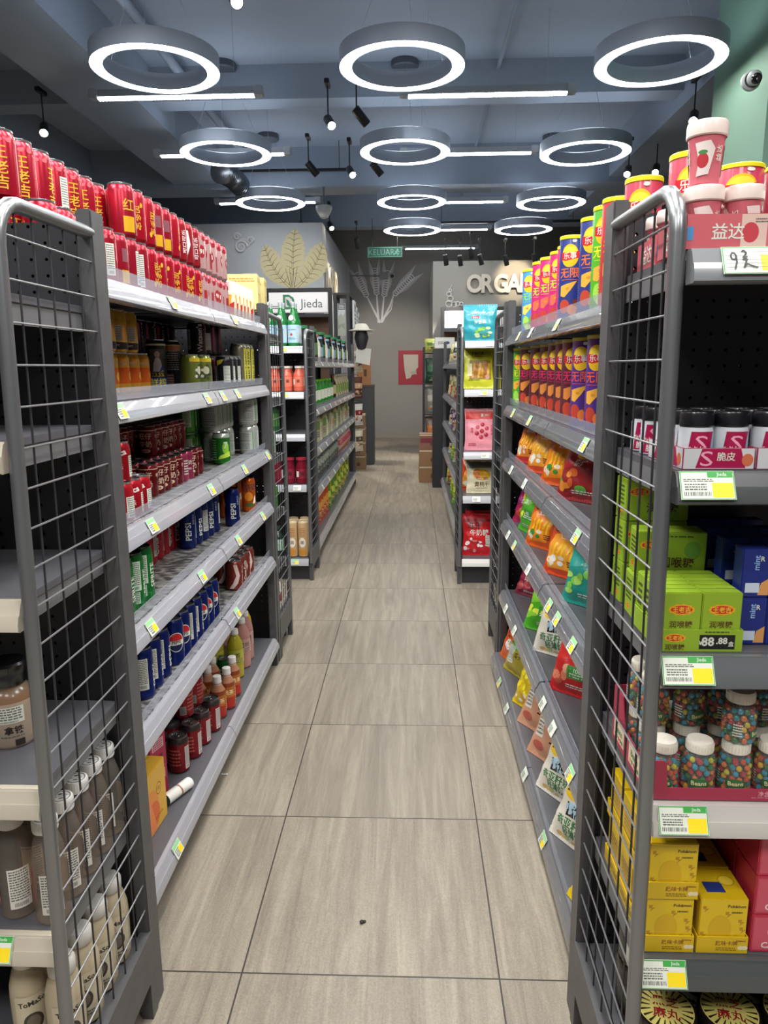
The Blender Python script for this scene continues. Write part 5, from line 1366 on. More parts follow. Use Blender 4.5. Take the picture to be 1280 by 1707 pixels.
def tray_jar(w, d):
    m = MB(); th = .002
    m.box(-w / 2, -d / 2, 0, w / 2, d / 2, th, PINKT); m.box(-w / 2, d / 2 - th, th, w / 2, d / 2, .1, PINKT)
    Mx = lambda x: Matrix(((1, 0, 0, 0), (0, 1, 0, x), (0, 0, 1, 0), (0, 0, 0, 1)))
    m.prism([(-w / 2, th), (w / 2, th), (w / 2, .02), (-w / 2 + .03, .02), (-w / 2 + .027, .062), (-w / 2 + .022, .066), (-w / 2, .066)], -d / 2, -d / 2 + th, PINKT)
    for x0 in (-w / 2, w / 2 - th):
        m.prism([(-d / 2 + th, th), (d / 2 - th, th), (d / 2 - th, .1), (d / 2 - .05, .1), (d / 2 - .07, .05), (-d / 2 + .04, .05), (-d / 2 + th, .066)], 0, th, PINKT, Matrix(((0, 1, 0, x0), (1, 0, 0, 0), (0, 0, 1, 0), (0, 0, 0, 1))))
    s = Surf(m, flat_fn((0, -d / 2, 0), (1, 0, 0), (0, 0, 1))); s.text('净含量:680克', w * .33, .012, .009, P('#e0a8b4', .4), .01); s.lines(w * .33, .0055, w * .3, .003, 1, P('#c87a8a', .4), 3)
    s = Surf(m, flat_fn((-w / 2, 0, 0), (0, -1, 0), (0, 0, 1)))
    for y in (-.06, .03): s.rect(y, .026, .06, .034, P('#d8c8a8', .45)); s.text('Beans', y, .03, .016, P('#2f6a3c', .4), .03); [s.ell(y - .02 + .01 * i, .016, .004, .004, BEAN[i]) for i in range(5)]
    return Proto('display_tray', 'display tray', [('tray', m.mesh('tray', 0))])
TR4 = tray_jar(.235, .2)
tx = max(on_y(1080, 1300, 1.03).x, .3675) + .1175
TR4.place((tx, 1.13, zt), 0, 'crimson cardboard tray holding jars of coloured sweets')
for a in range(4):
    for b in range(3):
        x, y = tx - .086 + .0565 * a, 1.062 + .0575 * b
        JARS[(a + b) % 3].place((x, y, zt + .0028), D(-25 + 40 * ((a * 3 + b) % 3)), f'lower jar of coloured sweets, {ORD[a]} from left, {("front", "middle", "rear")[b]} row, crimson tray', 'jars of coloured sweets')
for a, b in ((0, 1), (1, 1), (2, 0), (2, 1), (3, 1), (0, 2)):
    x, y = tx - .086 + .0565 * a, 1.062 + .0575 * b
    JARS[(a + 2 * b) % 3].place((x, y, zt + .0028 + JH), D(-20 + 30 * a), f'upper jar of coloured sweets, {ORD[a]} from left, stacked on {("front", "middle", "rear")[b]} row', 'jars of coloured sweets')
# yellow and pink card boxes
YEL2 = P('#d8b416', .4)
def d_card(S, w, d, h):
    s = S['front']; s.rect(0, 0, w * .97, h * .97, P('#e0be1c', .4)); s.text('Pokémon', w * .26, h * .36, w * .1, P('#5a4a1c', .4), .04); s.lines(w * .28, h * .24, w * .24, h * .06, 1, P('#5a4a1c', .4), 3)
    for i, (u, v) in enumerate(((-.38, .3), (.38, .05), (-.4, -.2), (.1, .2), (.42, -.1), (-.1, -.42), (.3, -.38))):
        u *= w; v *= h; k = w * .07; s.poly([(u - k, v + k), (u + k * .2, v + k), (u, v + k * .15), (u + k, v + k * .2), (u - k * .6, v - k * 1.2), (u - k * .1, v - k * .1), (u - k * .9, v - k * .1)], P('#b88a1a', .4))
    s.ell(-w * .06, -h * .08, w * .24, h * .26, P('#d8ae14', .4)); s.ell(w * .28, -h * .25, w * .07, w * .07, P('#c8a41c', .4))
    t = S['top']; t.rect(-w * .1, -d * .12, w * .4, d * .34, P('#2c3a7c', .3)); t.ell(w * .24, d * .1, w * .18, d * .18, P('#b89a1c', .4)); t.ell(w * .24, d * .1, w * .15, d * .15, P('#e4c83a', .4))
    for k in ('left', 'right'): S[k].rect(0, 0, d * .8, h * .7, P('#c8a43c', .4)); S[k].lines(0, h * .1, d * .6, h * .4, 5, P('#8a6a1c', .4), 4); S[k].rect(0, -h * .36, d * .7, h * .12, P('#e8d83c', .4))
CARD = boxp('card_carton', 'carton', .076, .072, .095, YEL2, d_card, flap=False)
def d_cardt(S, w, d, hf):
    s = S['front']; s.text('趣味卡牌', w * .08, hf * .12, .009, P('#8a4a1c', .4), .03); s.lines(w * .08, -hf * .24, w * .4, hf * .24, 2, P('#8a6a1c', .4), 3); s.ell(w * .36, -hf * .15, .005, .004, P('#e8dcb0', .4)); s.ell(w * .44, -hf * .15, .005, .004, P('#e8dcb0', .4)); s.text('Pokémon', w * .36, hf * .28, .004, P('#8a4a1c', .4), .03)
    for k in ('left', 'right'): S[k].lines(0, 0, d * .8, hf * .5, 3, P('#8a6a1c', .4), 3)
TR5 = tray(.082, .235, .03, .03, YEL2, d_cardt)
zt = E_Z[4] + E0
xa = max(on_y(1113, 1530, 1.03).x + .004, .3675 + .0415)
TX = [xa, xa + .0865]
for c in range(2):
    for lay in range(2 if c == 0 else 1):
        zz = zt + .0985 * lay
        TR5.place((TX[c], 1.148, zz), 0, f'yellow card tray, {("left column", "right column")[c]}, {("bottom", "upper")[lay]} one on the fifth sweets shelf', 'yellow card trays')
        for b in range(3): CARD.place((TX[c], 1.07 + .0755 * b, zz + .0026), 0, f'yellow card carton, {("front", "middle", "rear")[b]} in the {("bottom", "upper")[lay]} tray of {("left", "right")[c]} column', 'yellow card cartons')
row([(CARD, (TX[0] - .0, 1.12 + .078 * b, zt + .131), D(3), '') for b in range(0)], '', '', 'yellow card cartons')
PKC = boxp('card_carton', 'carton', .076, .072, .07, P('#c0344c', .4), lambda S, w, d, h: (S['front'].rect(0, 0, w * .9, h * .86, P('#cf5468', .4)), S['front'].ell(w * .1, h * .05, w * .26, h * .2, P('#e8b4bc', .4)), S['front'].text('CARD', 0, -h * .3, w * .2, P('#f0d4d8', .4), .03)), flap=False)
for b in range(3):
    for l in range(3): PKC.place((TX[1] + .084, 1.07 + .0755 * b, zt + .0706 * l), 0, f'pink card carton at right picture edge, {("front", "middle", "rear")[b]} row, {("lowest", "middle", "top")[l]} layer', 'pink card cartons')
# dark jars with striped lids on the base
def djar():
    m = MB(); DK = P('#1a1414', .25, 0, .3)
    m.lathe([(.044, 0), (.05, .006), (.05, .085), (.047, .092), (.047, .096)], [DK] * 4, 30, cap0=True)
    fn, du = cyl_fn(.05, 30); s = Surf(m, fn, du)
    s.rect(0, .045, .1, .06, P('#cfcbc0', .4)); s.text('芝麻', 0, .05, .034, P('#141414', .4), .05); s.rect(.09, .045, .05, .06, P('#cfcbc0', .4))
    c = MB(); c.lathe([(.049, .096), (.051, .098), (.051, .112), (.049, .116), (.0006, .116)], DK, 30)
    t = Surf(c, flat_fn((0, 0, .116), (1, 0, 0), (0, 1, 0))); t.ell(0, 0, .046, .046, P('#c9bc6a', .4), 30)
    for i in range(22):
        a = 2 * PI * i / 22; t.poly([(.026 * math.cos(a - .02), .026 * math.sin(a - .02)), (.044 * math.cos(a - .05), .044 * math.sin(a - .05)), (.044 * math.cos(a + .05), .044 * math.sin(a + .05)), (.026 * math.cos(a + .02), .026 * math.sin(a + .02))], P('#2a2210', .4))
    t.text('黑芝', 0, .012, .022, P('#8a1c1c', .4), .06); t.text('麻丸', 0, -.012, .022, P('#8a1c1c', .4), .06)
    return Proto('sesame_jar', 'jar', [('jar', m.mesh('jar')), ('lid', c.mesh('lid', 30))])
DJ = djar(); zt = E_B + .012 + E0
for a in range(4):
    for b in range(2):
        DJ.place((.435 + .107 * a, 1.06 + .107 * b, zt), D(-10 + jit(20)), f'dark jar with yellow striped lid, {ORD[a]} from left, {("front", "middle", "rear")[b]} row, base shelf', 'dark jars with striped lids')
for a, b in ((0, 1),):
    DJ.place((.435 + .107 * a, 1.06 + .107 * b, zt + .118), D(-10), f'dark jar with yellow striped lid stacked on another behind wire side, near the post', 'dark jars with striped lids')

# =================================================== near left end shelf
CLW = CLEAR('clear_water', '#f0ece6', .16, .05)
def wbottle():
    m = MB(); m.lathe([(.024, 0), (.0285, .005), (.0285, .11), (.027, .13), (.02, .155), (.0175, .16), (.0175, .168)], [PETC] * 6, 24, cap0=True)
    n = MB(); n.lathe([(.022, .003), (.0272, .008), (.0272, .108), (.0255, .128), (.018, .152)], P('#7b7266', .1), 20, cap0=True, cap1=True) if False else None
    fn, du = cyl_fn(.0285, 24); s = Surf(m, fn, du, None, .0006); infolabel(s, .0, .06, .036, .075, 4, P('#d6d4cc', .45)); infolabel(s, .06, .06, .03, .07, 6, P('#c8c2ba', .45)); s.rect(-.05, .06, .02, .07, P('#b0686a', .4)); s.lines(-.05, .06, .016, .06, 6, PAPER, 5)
    c = MB(); c.lathe([(.0195, .166), (.0205, .167), (.0205, .186), (.0195, .189), (.0006, .189)], P('#d6d4d0', .4), 28)
    t = Surf(c, flat_fn((0, 0, .189), (1, 0, 0), (0, 1, 0))); t.ell(0, 0, .0165, .0165, P('#5a5a5c', .5), 24); t.ell(0, 0, .0145, .0145, P('#d6d4d0', .4), 24); t.text('ORGANIC', 0, 0, .006, P('#5a5a5c', .5), .01); t.ell(0, .007, .004, .003, P('#5a5a5c', .5)); t.ell(0, -.007, .005, .002, P('#5a5a5c', .5))
    for i in range(30): c.box(-.0005, .0203, .169, .0005, .0209, .185, P('#d6d4d0', .4), Matrix.Rotation(2 * PI * i / 30, 4, 'Z'))
    return Proto('clear_bottle', 'bottle', [('body', m.mesh('body')), ('cap', c.mesh('cap', 30))])
WB = wbottle(); zt = E_ZL[3 + 1] + E0
def atp(px, py, zz): q = on_z(px, py, zz); return q.x, q.y
row([(WB, (-.6175, 1.064 + .0585 * k, zt), D(25 + jit(15)), 'clear plastic bottle with white cap') for k in range(5)], '', 'along the wire side', 'clear bottles with white caps')
row([(WB, (-.684, 1.075 + .062 * k, zt), D(25 + jit(15)), 'clear plastic bottle') for k in range(2)], '', 'one place in from wire side', 'clear bottles with white caps')
def cbottle():
    CR = P('#b9ab90', .35)
    m = MB(); m.lathe([(.026, 0), (.032, .006), (.033, .1), (.032, .125), (.026, .15), (.02, .16), (.02, .166)], [CR] * 6, 24, cap0=True)
    fn, du = cyl_fn(.0328, 24); s = Surf(m, fn, du, None, .0006)
    s.rect(0, .07, .06, .09, P('#c9bda4', .4)); s.text('ToMaSo', 0, .1, .014, K_, .03, .1); s.ell(0, .06, .017, .02, P('#3a342c', .4)); s.ell(0, .06, .012, .015, P('#6a6052', .4)); s.lines(0, .03, .04, .012, 2, GREY, 3); infolabel(s, .06, .07, .03, .08, 3)
    c = MB(); c.lathe([(.022, .162), (.0235, .164), (.0235, .184), (.021, .189), (.0006, .19)], P('#cfccc6', .4), 26)
    return Proto('cream_bottle', 'bottle', [('body', m.mesh('body')), ('cap', c.mesh('cap', 40))])
CB = cbottle(); zt = E_B + E0
row([(CB, (-.6205, 1.072 + .0685 * k, zt), D(30 + jit(10)), 'cream bottle with white cap') for k in range(4)], '', 'along the wire side, bottom shelf', 'cream bottles with white caps')
row([(CB, (-.695, 1.09 + .085 * k, zt), D(25 + jit(10)), 'cream bottle') for k in range(2)], '', 'one place in, bottom shelf', 'cream bottles with white caps')
def latte():
    BR = P('#8c6a50', .25, 0, .2)
    m = MB(); m.lathe([(.036, 0), (.041, .008), (.041, .085), (.036, .1), (.026, .108), (.026, .112)], [P('#a99684', .3), P('#a99684', .3), BR, P('#8a7460', .2), P('#8a7460', .2)], 26, cap0=True)
    fn, du = cyl_fn(.041, 26); s = Surf(m, fn, du, None, .0006); infolabel(s, -.0, .064, .05, .03, 3); s.text('拿铁', .006, .036, .016, K_, .03); s.lines(.004, .024, .04, .004, 1, GREY, 3); s.rect(.014, .012, .016, .012, P('#2a2420', .4)); s.rect(-.03, .012, .014, .01, P('#4a3c34', .4))
    c = MB(); c.lathe([(.027, .11), (.03, .112), (.031, .13), (.034, .134), (.034, .148), (.03, .152), (.0006, .152)], P('#17171a', .25, 0, .3), 26)
    return Proto('latte_bottle', 'bottle', [('body', m.mesh('body')), ('cap', c.mesh('cap', 40))])
LT = latte(); zt = E_ZL[3] + E0
q = on_z(24, 1232, zt); LT.place((q.x, q.y, zt), D(25), 'brown latte bottle with black lid at left picture edge')
# ============================================ second block beyond the cross aisle
def simple_bottle(col, lab, h, r, capc, name='bottle', neck=.45, txt=None):
    m = MB(); m.lathe([(r * .9, 0), (r, h * .03), (r, h * .2), (r, h * .58), (r * .95, h * .68), (r * neck, h * .84), (r * neck, h * .93)], [P(col, .18), P(col, .18), P(lab, .4), P(col, .18), P(col, .15), P(col, .15)], 16, cap0=True)
    if txt: fn, du = cyl_fn(r, 16); s = Surf(m, fn, du); s.text(txt, 0, h * .4, r * .7, K_, .02); s.rect(r * 1.6, h * .38, r * .7, h * .3, PAPER); s.rect(-r * .9, h * .38, r * .5, h * .22, PAPER)
    c = MB(); c.lathe([(r * neck * 1.15, h * .91), (r * neck * 1.15, h * .995), (r * neck, h), (.0005, h)], P(capc, .4), 16)
    return Proto(name, 'bottle', [('body', m.mesh('body')), ('cap', c.mesh('cap', 30))])


# end shelf with green bottles
def green_bottle():
    G = P('#1f7a3c', .12, 0, .6); r, h = .037, .265
    m = MB(); m.lathe([(r * .9, 0), (r, .006), (r, .02), (r, .095), (r, .13), (r * .9, .16), (r * .5, .2), (r * .36, .235), (r * .36, .255)], [G, G, P('#a9c8dc', .4), P('#a9c8dc', .4), G, G, G, P('#b8c4c0', .3, .4)], 18, cap0=True)
    fn, du = cyl_fn(r, 18); s = Surf(m, fn, du); s.text('S.PELLEGRINO', 0, .1, .01, P('#35507c', .4), .02); s.ell(0, .07, .008, .009, P('#c23a3a', .4)); s.lines(0, .045, .05, .02, 3, P('#5a7a9c', .4), 3); s.rect(.055, .068, .02, .08, PAPER)
    n = MB(); n.lathe([(.0005, 0), (.018, 0), (.018, .0015), (.0005, .0015)], P('#c9d4cc', .4), 16, Matrix.Translation((0, -.0305, .172)) @ Matrix.Rotation(PI / 2 - .25, 4, 'X'))
    c = MB(); c.lathe([(r * .4, .252), (r * .4, .268), (r * .34, .271), (.0005, .271)], P('#c4c8cc', .35, .3), 16)
    return Proto('glass_bottle', 'bottle', [('glass', m.mesh('glass')), ('neck_seal', n.mesh('neck_seal')), ('cap', c.mesh('cap', 30))])
GB = green_bottle(); z = L2E[0] + E0; xe = -.66
for b in range(2):
    for a in range(4): GB.place((xe - .085 - .079 * a, L2Y + .09 + .08 * b, z), jit(.3), f'green glass water bottle, {ORD[a]} from the right, {("front", "rear")[b]} row, end shelf', 'green glass bottles')
COR = simple_bottle('#c8604c', '#d8705a', .16, .036, '#d8cfc8', 'jar_bottle', .62, '果')
z = L2E[1] + E0
for b in range(2):
    for a in range(4): COR.place((xe - .06 - .077 * a, L2Y + .085 + .08 * b, z), jit(.4), f'coral red bottle with white cap, {ORD[a]} from the right, {("front", "rear")[b]} row', 'coral bottles')
JUG = simple_bottle('#2c5a34', '#4a7a3c', .22, .06, '#3a6a44', 'jug', .35)
JUG.place((xe - .26, L2Y + .13, L2E[2] + E0), 0, 'green jug half hidden by wire side on the third end shelf')
RJ = simple_bottle('#6a1424', '#7a1a2c', .17, .037, '#a02438', 'sauce_jar', .8, '酱')
for a in range(4): RJ.place((xe - .062 - .079 * a, L2Y + .085, L2E[3] + E0), jit(.4), f'dark red jar with crimson lid, {ORD[a]} from the right', 'dark red jars')
def d_noodle(S, w, d, h):
    s = S['front']; s.ell(0, -h * .1, w * .36, h * .13, P('#e0d8c8', .4)); s.text('面', 0, -h * .1, w * .4, P('#6a3c1c', .4), .03); s.ell(0, -h * .36, w * .3, h * .1, P('#c8842c', .4)); s.lines(0, h * .2, w * .5, h * .3, 4, P('#a86a3c', .4), 3)
ND = can('paper_canister', 'canister', P('#b89a70', .4), .035, .25, lambda s: (s.ell(0, .1, .024, .032, P('#e0d8c8', .4)), s.text('面', 0, .1, .026, P('#6a3c1c', .4), .03), s.ell(0, .035, .022, .024, P('#c8842c', .4)), s.lines(0, .17, .04, .06, 5, P('#a86a3c', .4), 3)), lidc=P('#c9b490', .4), shoulder=P('#c9b490', .4), foot=P('#b89a70', .4), seg=18)
for b in range(2):
    for a in range(2): ND.place((xe - .063 - .073 * a, L2Y + .09 + .075 * b, L2B + E0), jit(.2), f'tan printed paper canister, {("right", "left")[a]} one, {("front", "rear")[b]} pair', 'paper canisters')
JUG2 = simple_bottle('#20302a', '#9ab8a8', .2, .045, '#2a4a3a', 'jug', .4)
JUG2.place((xe - .24, L2Y + .12, L2B + E0), 0, 'dark jug with pale label beside paper canisters')

# shelf run beyond on the left: rows of different products per level
BG = simple_bottle('#2f8a34', '#d9dcc8', .2, .042, '#7ac02c', 'jar', .5)
BT = simple_bottle('#3a2a20', '#c9b48a', .22, .034, '#b0402c', 'bottle', .4)
BW = simple_bottle('#d8cfc0', '#e4ddd0', .21, .04, '#b8584a', 'bottle', .55)
BB = simple_bottle('#26384a', '#8aa4b8', .2, .045, '#8ab0d0', 'jar', .75)
BK = simple_bottle('#20241f', '#5a7a4a', .24, .05, '#2f7a4c', 'jar', .8)
BP = simple_bottle('#c9bc9c', '#7a9a4c', .23, .042, '#d8d4c8', 'bottle', .6)
def plain_box(col, c2, w, d, h, seed):
    return boxp('grocery_carton', 'carton', w, d, h, P(col, .45), lambda S, w, d, h: [(S[k].rect(0, h * .15, w * .8 if k == 'front' else d * .8, h * .35, P(c2, .45)), S[k].lines(0, -h * .2, (w if k == 'front' else d) * .7, h * .25, 3, GREY, seed)) for k in ('front', 'right', 'left')], flap=False)
CA = plain_box('#b8b48c', '#6a8a3c', .12, .1, .2, 3); CBX = plain_box('#d0ccb8', '#c8783c', .1, .12, .14, 4)
PG = plainbag('#5f6660', '#9aa096', '米', 31, .15, .22, .09); PPK = plainbag('#d8a8a4', '#c8505c', '糖', 32, .16, .2, .1)
PO = plainbag('#c8502c', '#e8a03c', '面', 33, .14, .24, .07); PGN = plainbag('#5a8a2c', '#c8d84a', '茶', 34, .14, .22, .08); PY = plainbag('#c8b81c', '#5a8a2c', '豆', 35, .13, .2, .07)
seq = [('jar with green lid', BK), ('brown sauce bottle', BT), ('white bottle with red cap', BW), ('blue capped jar', BB)]
def lrow(lst, lv, y0, y1, st, where, group, yaw=70, d=.1):
    z = (L2Z[lv] if lv >= 0 else .15) + E0; y = y0; i = 0; cn = {}
    while y < y1:
        nm, p = lst[i % len(lst)]; k = cn.get(nm, 0); cn[nm] = k + 1
        r = (0, 0, D(yaw) + jit(.2)); p.place((-.67 - d, y, z - min(0, p.low(r)) + .0004), r, f'{nm}, {ORD[k]} of its kind, {where}', group)
        y += st; i += 1
lrow(seq, 0, 5.15, 8.5, .125, 'top shelf of farther left run', 'bottles on the top shelf of the farther left run', 50)
lrow([('green and white jar', BG)], 1, 5.12, 7.0, .235, 'second shelf of farther left run', 'green jars on the farther left run', 50)
lrow([('brown sauce bottle', BT), ('cream bottle with pale cap', BP)], 1, 7.1, 8.5, .12, 'second shelf of farther left run', 'bottles on the farther left run', 50)
lrow([('cream bottle with pale cap', BP), ('olive and cream carton', CA), ('cream carton with orange panel', CBX)], 2, 5.12, 8.5, .14, 'third shelf, farther left run', 'cartons and bottles on the farther left run', 90, .115)
lrow([('grey green rice packet', PG)], 3, 5.15, 7.1, .165, 'fourth shelf, farther left run', 'rice packets on the farther left run', 60)
lrow([('pink and white sweet packet', PPK)], 3, 7.3, 8.5, .175, 'fourth shelf, farther left run', 'pink packets on the farther left run', 60)
lrow([('orange red noodle packet', PO)], -1, 5.2, 6.2, .15, 'base of farther left run', 'noodle packets on the farther left run', 60)
lrow([('green tea packet', PGN), ('yellow bean packet', PY)], -1, 6.3, 8.4, .15, 'base of farther left run', 'tea packets on the farther left run', 60)

# end shelf with bags on the right
def stand(p, x, y, z, yaw, lean, lab, group=None):
    r = (D(-lean), 0, D(yaw)); p.place((x, y, z + .0008 - p.low(r)), r, lab, group)
stand(B_TOPT, on_y(800, 545, R2Y + .12).x, R2Y + .12, R2E[0], -4, 8, 'teal seaweed snack bag on top of the far right end shelf')
stand(B_NACK, on_y(798, 620, R2Y + .12).x, R2Y + .12, R2E[1], 0, 14, 'yellow green baked snack bag below the teal bag')
stand(B_PNKB, on_y(800, 725, R2Y + .12).x, R2Y + .12, R2E[2], 0, 7, 'pink bag with red top and round dark fruits')
stand(B_MANG, on_y(803, 800, R2Y + .12).x, R2Y + .12, R2E[3], 4, 16, 'cream bag with yellow fruit and three characters')
stand(B_ORG2, on_y(790, 800, R2Y + .12).x, R2Y + .245, R2E[3], -10, 4, 'orange bag squeezed behind the cream fruit bag')
stand(B_CAND, on_y(796, 900, R2Y + .12).x, R2Y + .12, R2B, 0, 10, 'red milk sweet bag on the base of the far right end shelf')
stand(B_NACK, on_y(812, 620, R2Y + .22).x, R2Y + .24, R2E[1], 0, 4, 'second yellow green bag standing behind the front one')
stand(B_CAND, on_y(800, 900, R2Y + .22).x, R2Y + .24, R2B, 0, 4, 'second red milk sweet bag standing behind the front one')

# shelf run with bags beyond on the right
SB = [('cream packet', plainbag('#cfc492', '#8a8a3c', '饼', 41)), ('red packet', plainbag('#b8343c', '#e8c8a8', '肉', 42)), ('brown packet', plainbag('#6a4430', '#d8703c', '枣', 43)), ('white and black packet', plainbag('#c9c9c0', '#3a3a3c', '梅', 44)),
      ('lime green packet', plainbag('#7ab02c', '#d8e84a', '豆', 45)), ('violet packet', plainbag('#7a4a7c', '#d8b0d0', '薯', 46))]
RL = [1.42, 1.10, .80, .50, .15]
LVN = ('top shelf', 'second shelf', 'third shelf', 'fourth shelf', 'base')
for lv, pick in enumerate(((0, 0, 3), (1, 1, 0), (2, 3, 5), (4, 3, 4), (4, 2, 4))):
    cn = {}
    for i in range(12):
        nm, p = SB[pick[i % 3]]; cn[nm] = cn.get(nm, 0) + 1
        stand(p, .345 + .085 - (.015 if lv == 4 else 0) + .01 * (i % 2), 5.02 + .26 * i, RL[lv], -55 + jit(12), 10, f'{nm}, {ORD[cn[nm] - 1]} of its kind, {LVN[lv]} of farther right run', 'packets on the farther right run')

# ===================================================== far end of the shop
# lit header shelf below the mural
WOOD = NOISE('warm_wood_board', '#8a6a52', '#a07c60', (3, 3, 20), .5)
FRM = P('#2c2c30', .45)
def header_shelf(x0, x1, y0, y1, ztop, label, text=None, deco=None):
    t = empty('header_shelf', ((x0 + x1) / 2, (y0 + y1) / 2, 0)); tag(t, label, 'shelf')
    ox, oy = t.location.x, t.location.y
    for s in (0, 1):
        x = x0 if s == 0 else x1 - .05
        obj('post', MB().bbox(x - ox, y0 - oy, 0, x + .05 - ox, y0 + .05 - oy, ztop, FRM, .004), t)
    obj('top_rail', MB().bbox(x0 - ox + .05, y0 - oy, ztop - .05, x1 - ox - .05, y1 - oy, ztop, FRM, .004), t)
    obj('back_board', MB().box(x0 - ox + .05, y1 - .03 - oy, .1, x1 - ox - .05, y1 - .005 - oy, ztop - .36, WOOD).mesh('back_board', 0), t)
    m = MB(); m.bbox(x0 - ox + .055, y0 - oy, ztop - .31, x1 - ox - .055, y0 + .1 - oy, ztop - .055, GLOW('header_panel_light', '#f2e9ee', .12), .004)
    hb = obj('header_sign', m, t)
    if deco:
        q = MB(); deco(Surf(q, flat_fn(((x0 + x1) / 2 - ox, y0 - .001 - oy, ztop - .183), (1, 0, 0), (0, 0, 1)))); obj('lettering', q.mesh('lettering', 0), hb)
    obj('sign_shelf', MB().bbox(x0 - ox + .05, y0 - oy, ztop - .37, x1 - ox - .05, y1 - oy - .03, ztop - .33, FRM, .004), t)
    for k in range(4): obj('shelf_board', MB().bbox(x0 - ox + .05, y0 - oy, .35 + .38 * k, x1 - ox - .05, y1 - oy - .03, .375 + .38 * k, FRM, .004), t)
    return t
GL = P('#3f8a62', .4); GYL = P('#5a6a66', .4)
def d_jieda(s):
    s.poly([(-.2, -.085), (-.2, .1), (-.12, .1), (-.06, .06), (-.045, 0), (-.06, -.06), (-.12, -.085)], GL)
    s.poly([(-.17, -.055), (-.17, .07), (-.12, .07), (-.085, .04), (-.075, 0), (-.085, -.035), (-.12, -.055)], P('#e8e2e6', .4))
    s.poly([(-.16, .05), (-.12, .02), (-.1, -.03), (-.1, -.06), (-.15, -.03)], GL); s.text('Jieda', .17, -.03, .155, GYL, .0)
    s.lines(-.3, -.06, .1, .05, 2, GYL, 3)
ya = 9.75
xa, xb_ = on_y(460, 500, ya).x - .15, on_y(553, 500, ya).x
zt_ = on_y(500, 480, ya).z
header_shelf(xa, xb_, ya, ya + .42, zt_, 'dark wall shelf with white lit header and green leaf logo', None, d_jieda)
bagsF = [('orange', plainbag('#d8902c', '#e8c43c', '果', 51, .2, .26, .08)), ('pink', plainbag('#c8708c', '#e8c8d0', '饼', 52, .2, .26, .08))]
for i in range(4):
    nm, p = bagsF[1 if i in (0, 1, 3) else 0]
    r = (0, 0, jit(.1)); p.place((xb_ - .17 - .21 * i, ya + .14, .35 + .38 * 3 + .0262 - p.low(r)), r, f'{nm} packet on header shelf below white sign, {ORD[i]} from right', 'packets under the lit header')
# rack with a grey poster and hanging goods to the right of it
def hang_rack(x0, x1, y0, y1, ztop, label, poster=None):
    t = empty('display_rack', ((x0 + x1) / 2, (y0 + y1) / 2, 0)); tag(t, label, 'rack'); ox, oy = t.location.x, t.location.y
    for x in (x0, x1 - .04):
        for y in (y0, y1 - .04): obj('post', MB().bbox(x - ox, y - oy, 0, x + .04 - ox, y + .04 - oy, ztop, FRM, .003), t)
    obj('top_board', MB().bbox(x0 - ox, y0 - oy, ztop, x1 - ox, y1 - oy, ztop + .03, FRM, .003), t)
    for k in range(4): obj('shelf_board', MB().bbox(x0 - ox + .04, y0 - oy, .3 + .42 * k, x1 - ox - .04, y1 - oy, .325 + .42 * k, FRM, .003), t)
    if poster:
        m = MB(); m.box(x0 + .05 - ox, y0 - .012 - oy, poster[0], x1 - .05 - ox, y0 - .004 - oy, poster[1], P('#a3a69c', .5))
        s = Surf(m, flat_fn(((x0 + x1) / 2 - ox, y0 - .012 - oy, (poster[0] + poster[1]) / 2), (1, 0, 0), (0, 0, 1))); w = x1 - x0 - .12; h = poster[1] - poster[0]
        s.rect(0, h * .4, w, h * .18, P('#4a4a62', .5)); s.lines(0, h * .4, w * .8, h * .14, 3, PAPER, 3); s.poly([(-w * .5, h * .1), (-w * .1, h * .2), (w * .2, h * .12), (w * .5, h * .22), (w * .5, h * .3), (-w * .5, h * .3)], P('#c4c8cc', .5)); s.poly([(-w * .5, -h * .3), (0, -h * .2), (w * .5, -h * .34), (w * .5, -h * .1), (-w * .5, -.06)], P('#8a9484', .5))
        obj('poster', m.mesh('poster', 0), t)
    return t
yb_ = 9.3; xr0, xr1 = on_y(556, 530, yb_).x, on_y(583, 530, yb_).x
zr = on_y(570, 492, yb_).z
prk = hang_rack(xr0, xr1, yb_, yb_ + .45, zr, 'dark rack with a grey landscape poster beside the lit header', (on_y(570, 560, yb_).z, on_y(570, 506, yb_).z))
for i in range(3):
    q = on_y(592 + 0 * i, 520, 9.6); m = MB(); m.bbox(-.012, -.14, 0, .012, .14, .34, P('#c9ccce', .4), .003); s = Surf(m, flat_fn((.012, 0, .17), (0, 1, 0), (0, 0, 1))); s.lines(0, 0, .2, .24, 5, P('#4a4c50', .5), i); s.ell(0, .1, .06, .04, P('#3a3c40', .5))
    o = obj('hanging_sign', m.mesh('hanging_sign', 0)); o.location = (xr1 + .045, 9.45 + .32 * i, zr - .4 - .05 * i); tag(o, f'white lettered side sign, {ORD[i]} beyond the poster rack', 'sign', 'white side signs')
m = MB(); m.lathe([(.0005, .17), (.06, .165), (.09, .13), (.1, .1), (.16, .09), (.16, .08), (.1, .075), (.0005, .075)], P('#cfcbc0', .5), 18); m.lathe([(.07, .075), (.09, .0), (.05, -.14), (.0005, -.16)], P('#2c2c2e', .5), 16)
m.prism([(-.08, -.3), (.1, -.34), (.12, -.14), (-.06, -.12)], -.02, .02, P('#d4d2c8', .5))
o = obj('hanging_hat', m.mesh('hanging_hat')); q = on_y(594, 548, 9.45); o.location = (q.x + .08, 9.2, q.z - .12); tag(o, 'white brimmed hat on dark form hanging on the rack side', 'hat')
PB = [('cream', plainbag('#cfc8b4', '#5a4a3c', '茶', 61, .16, .26, .06)), ('white', plainbag('#d8d4cc', '#8a2a2c', '糖', 62, .16, .26, .06)), ('brown', plainbag('#5a3428', '#c8a07c', '肉', 63, .16, .26, .06))]
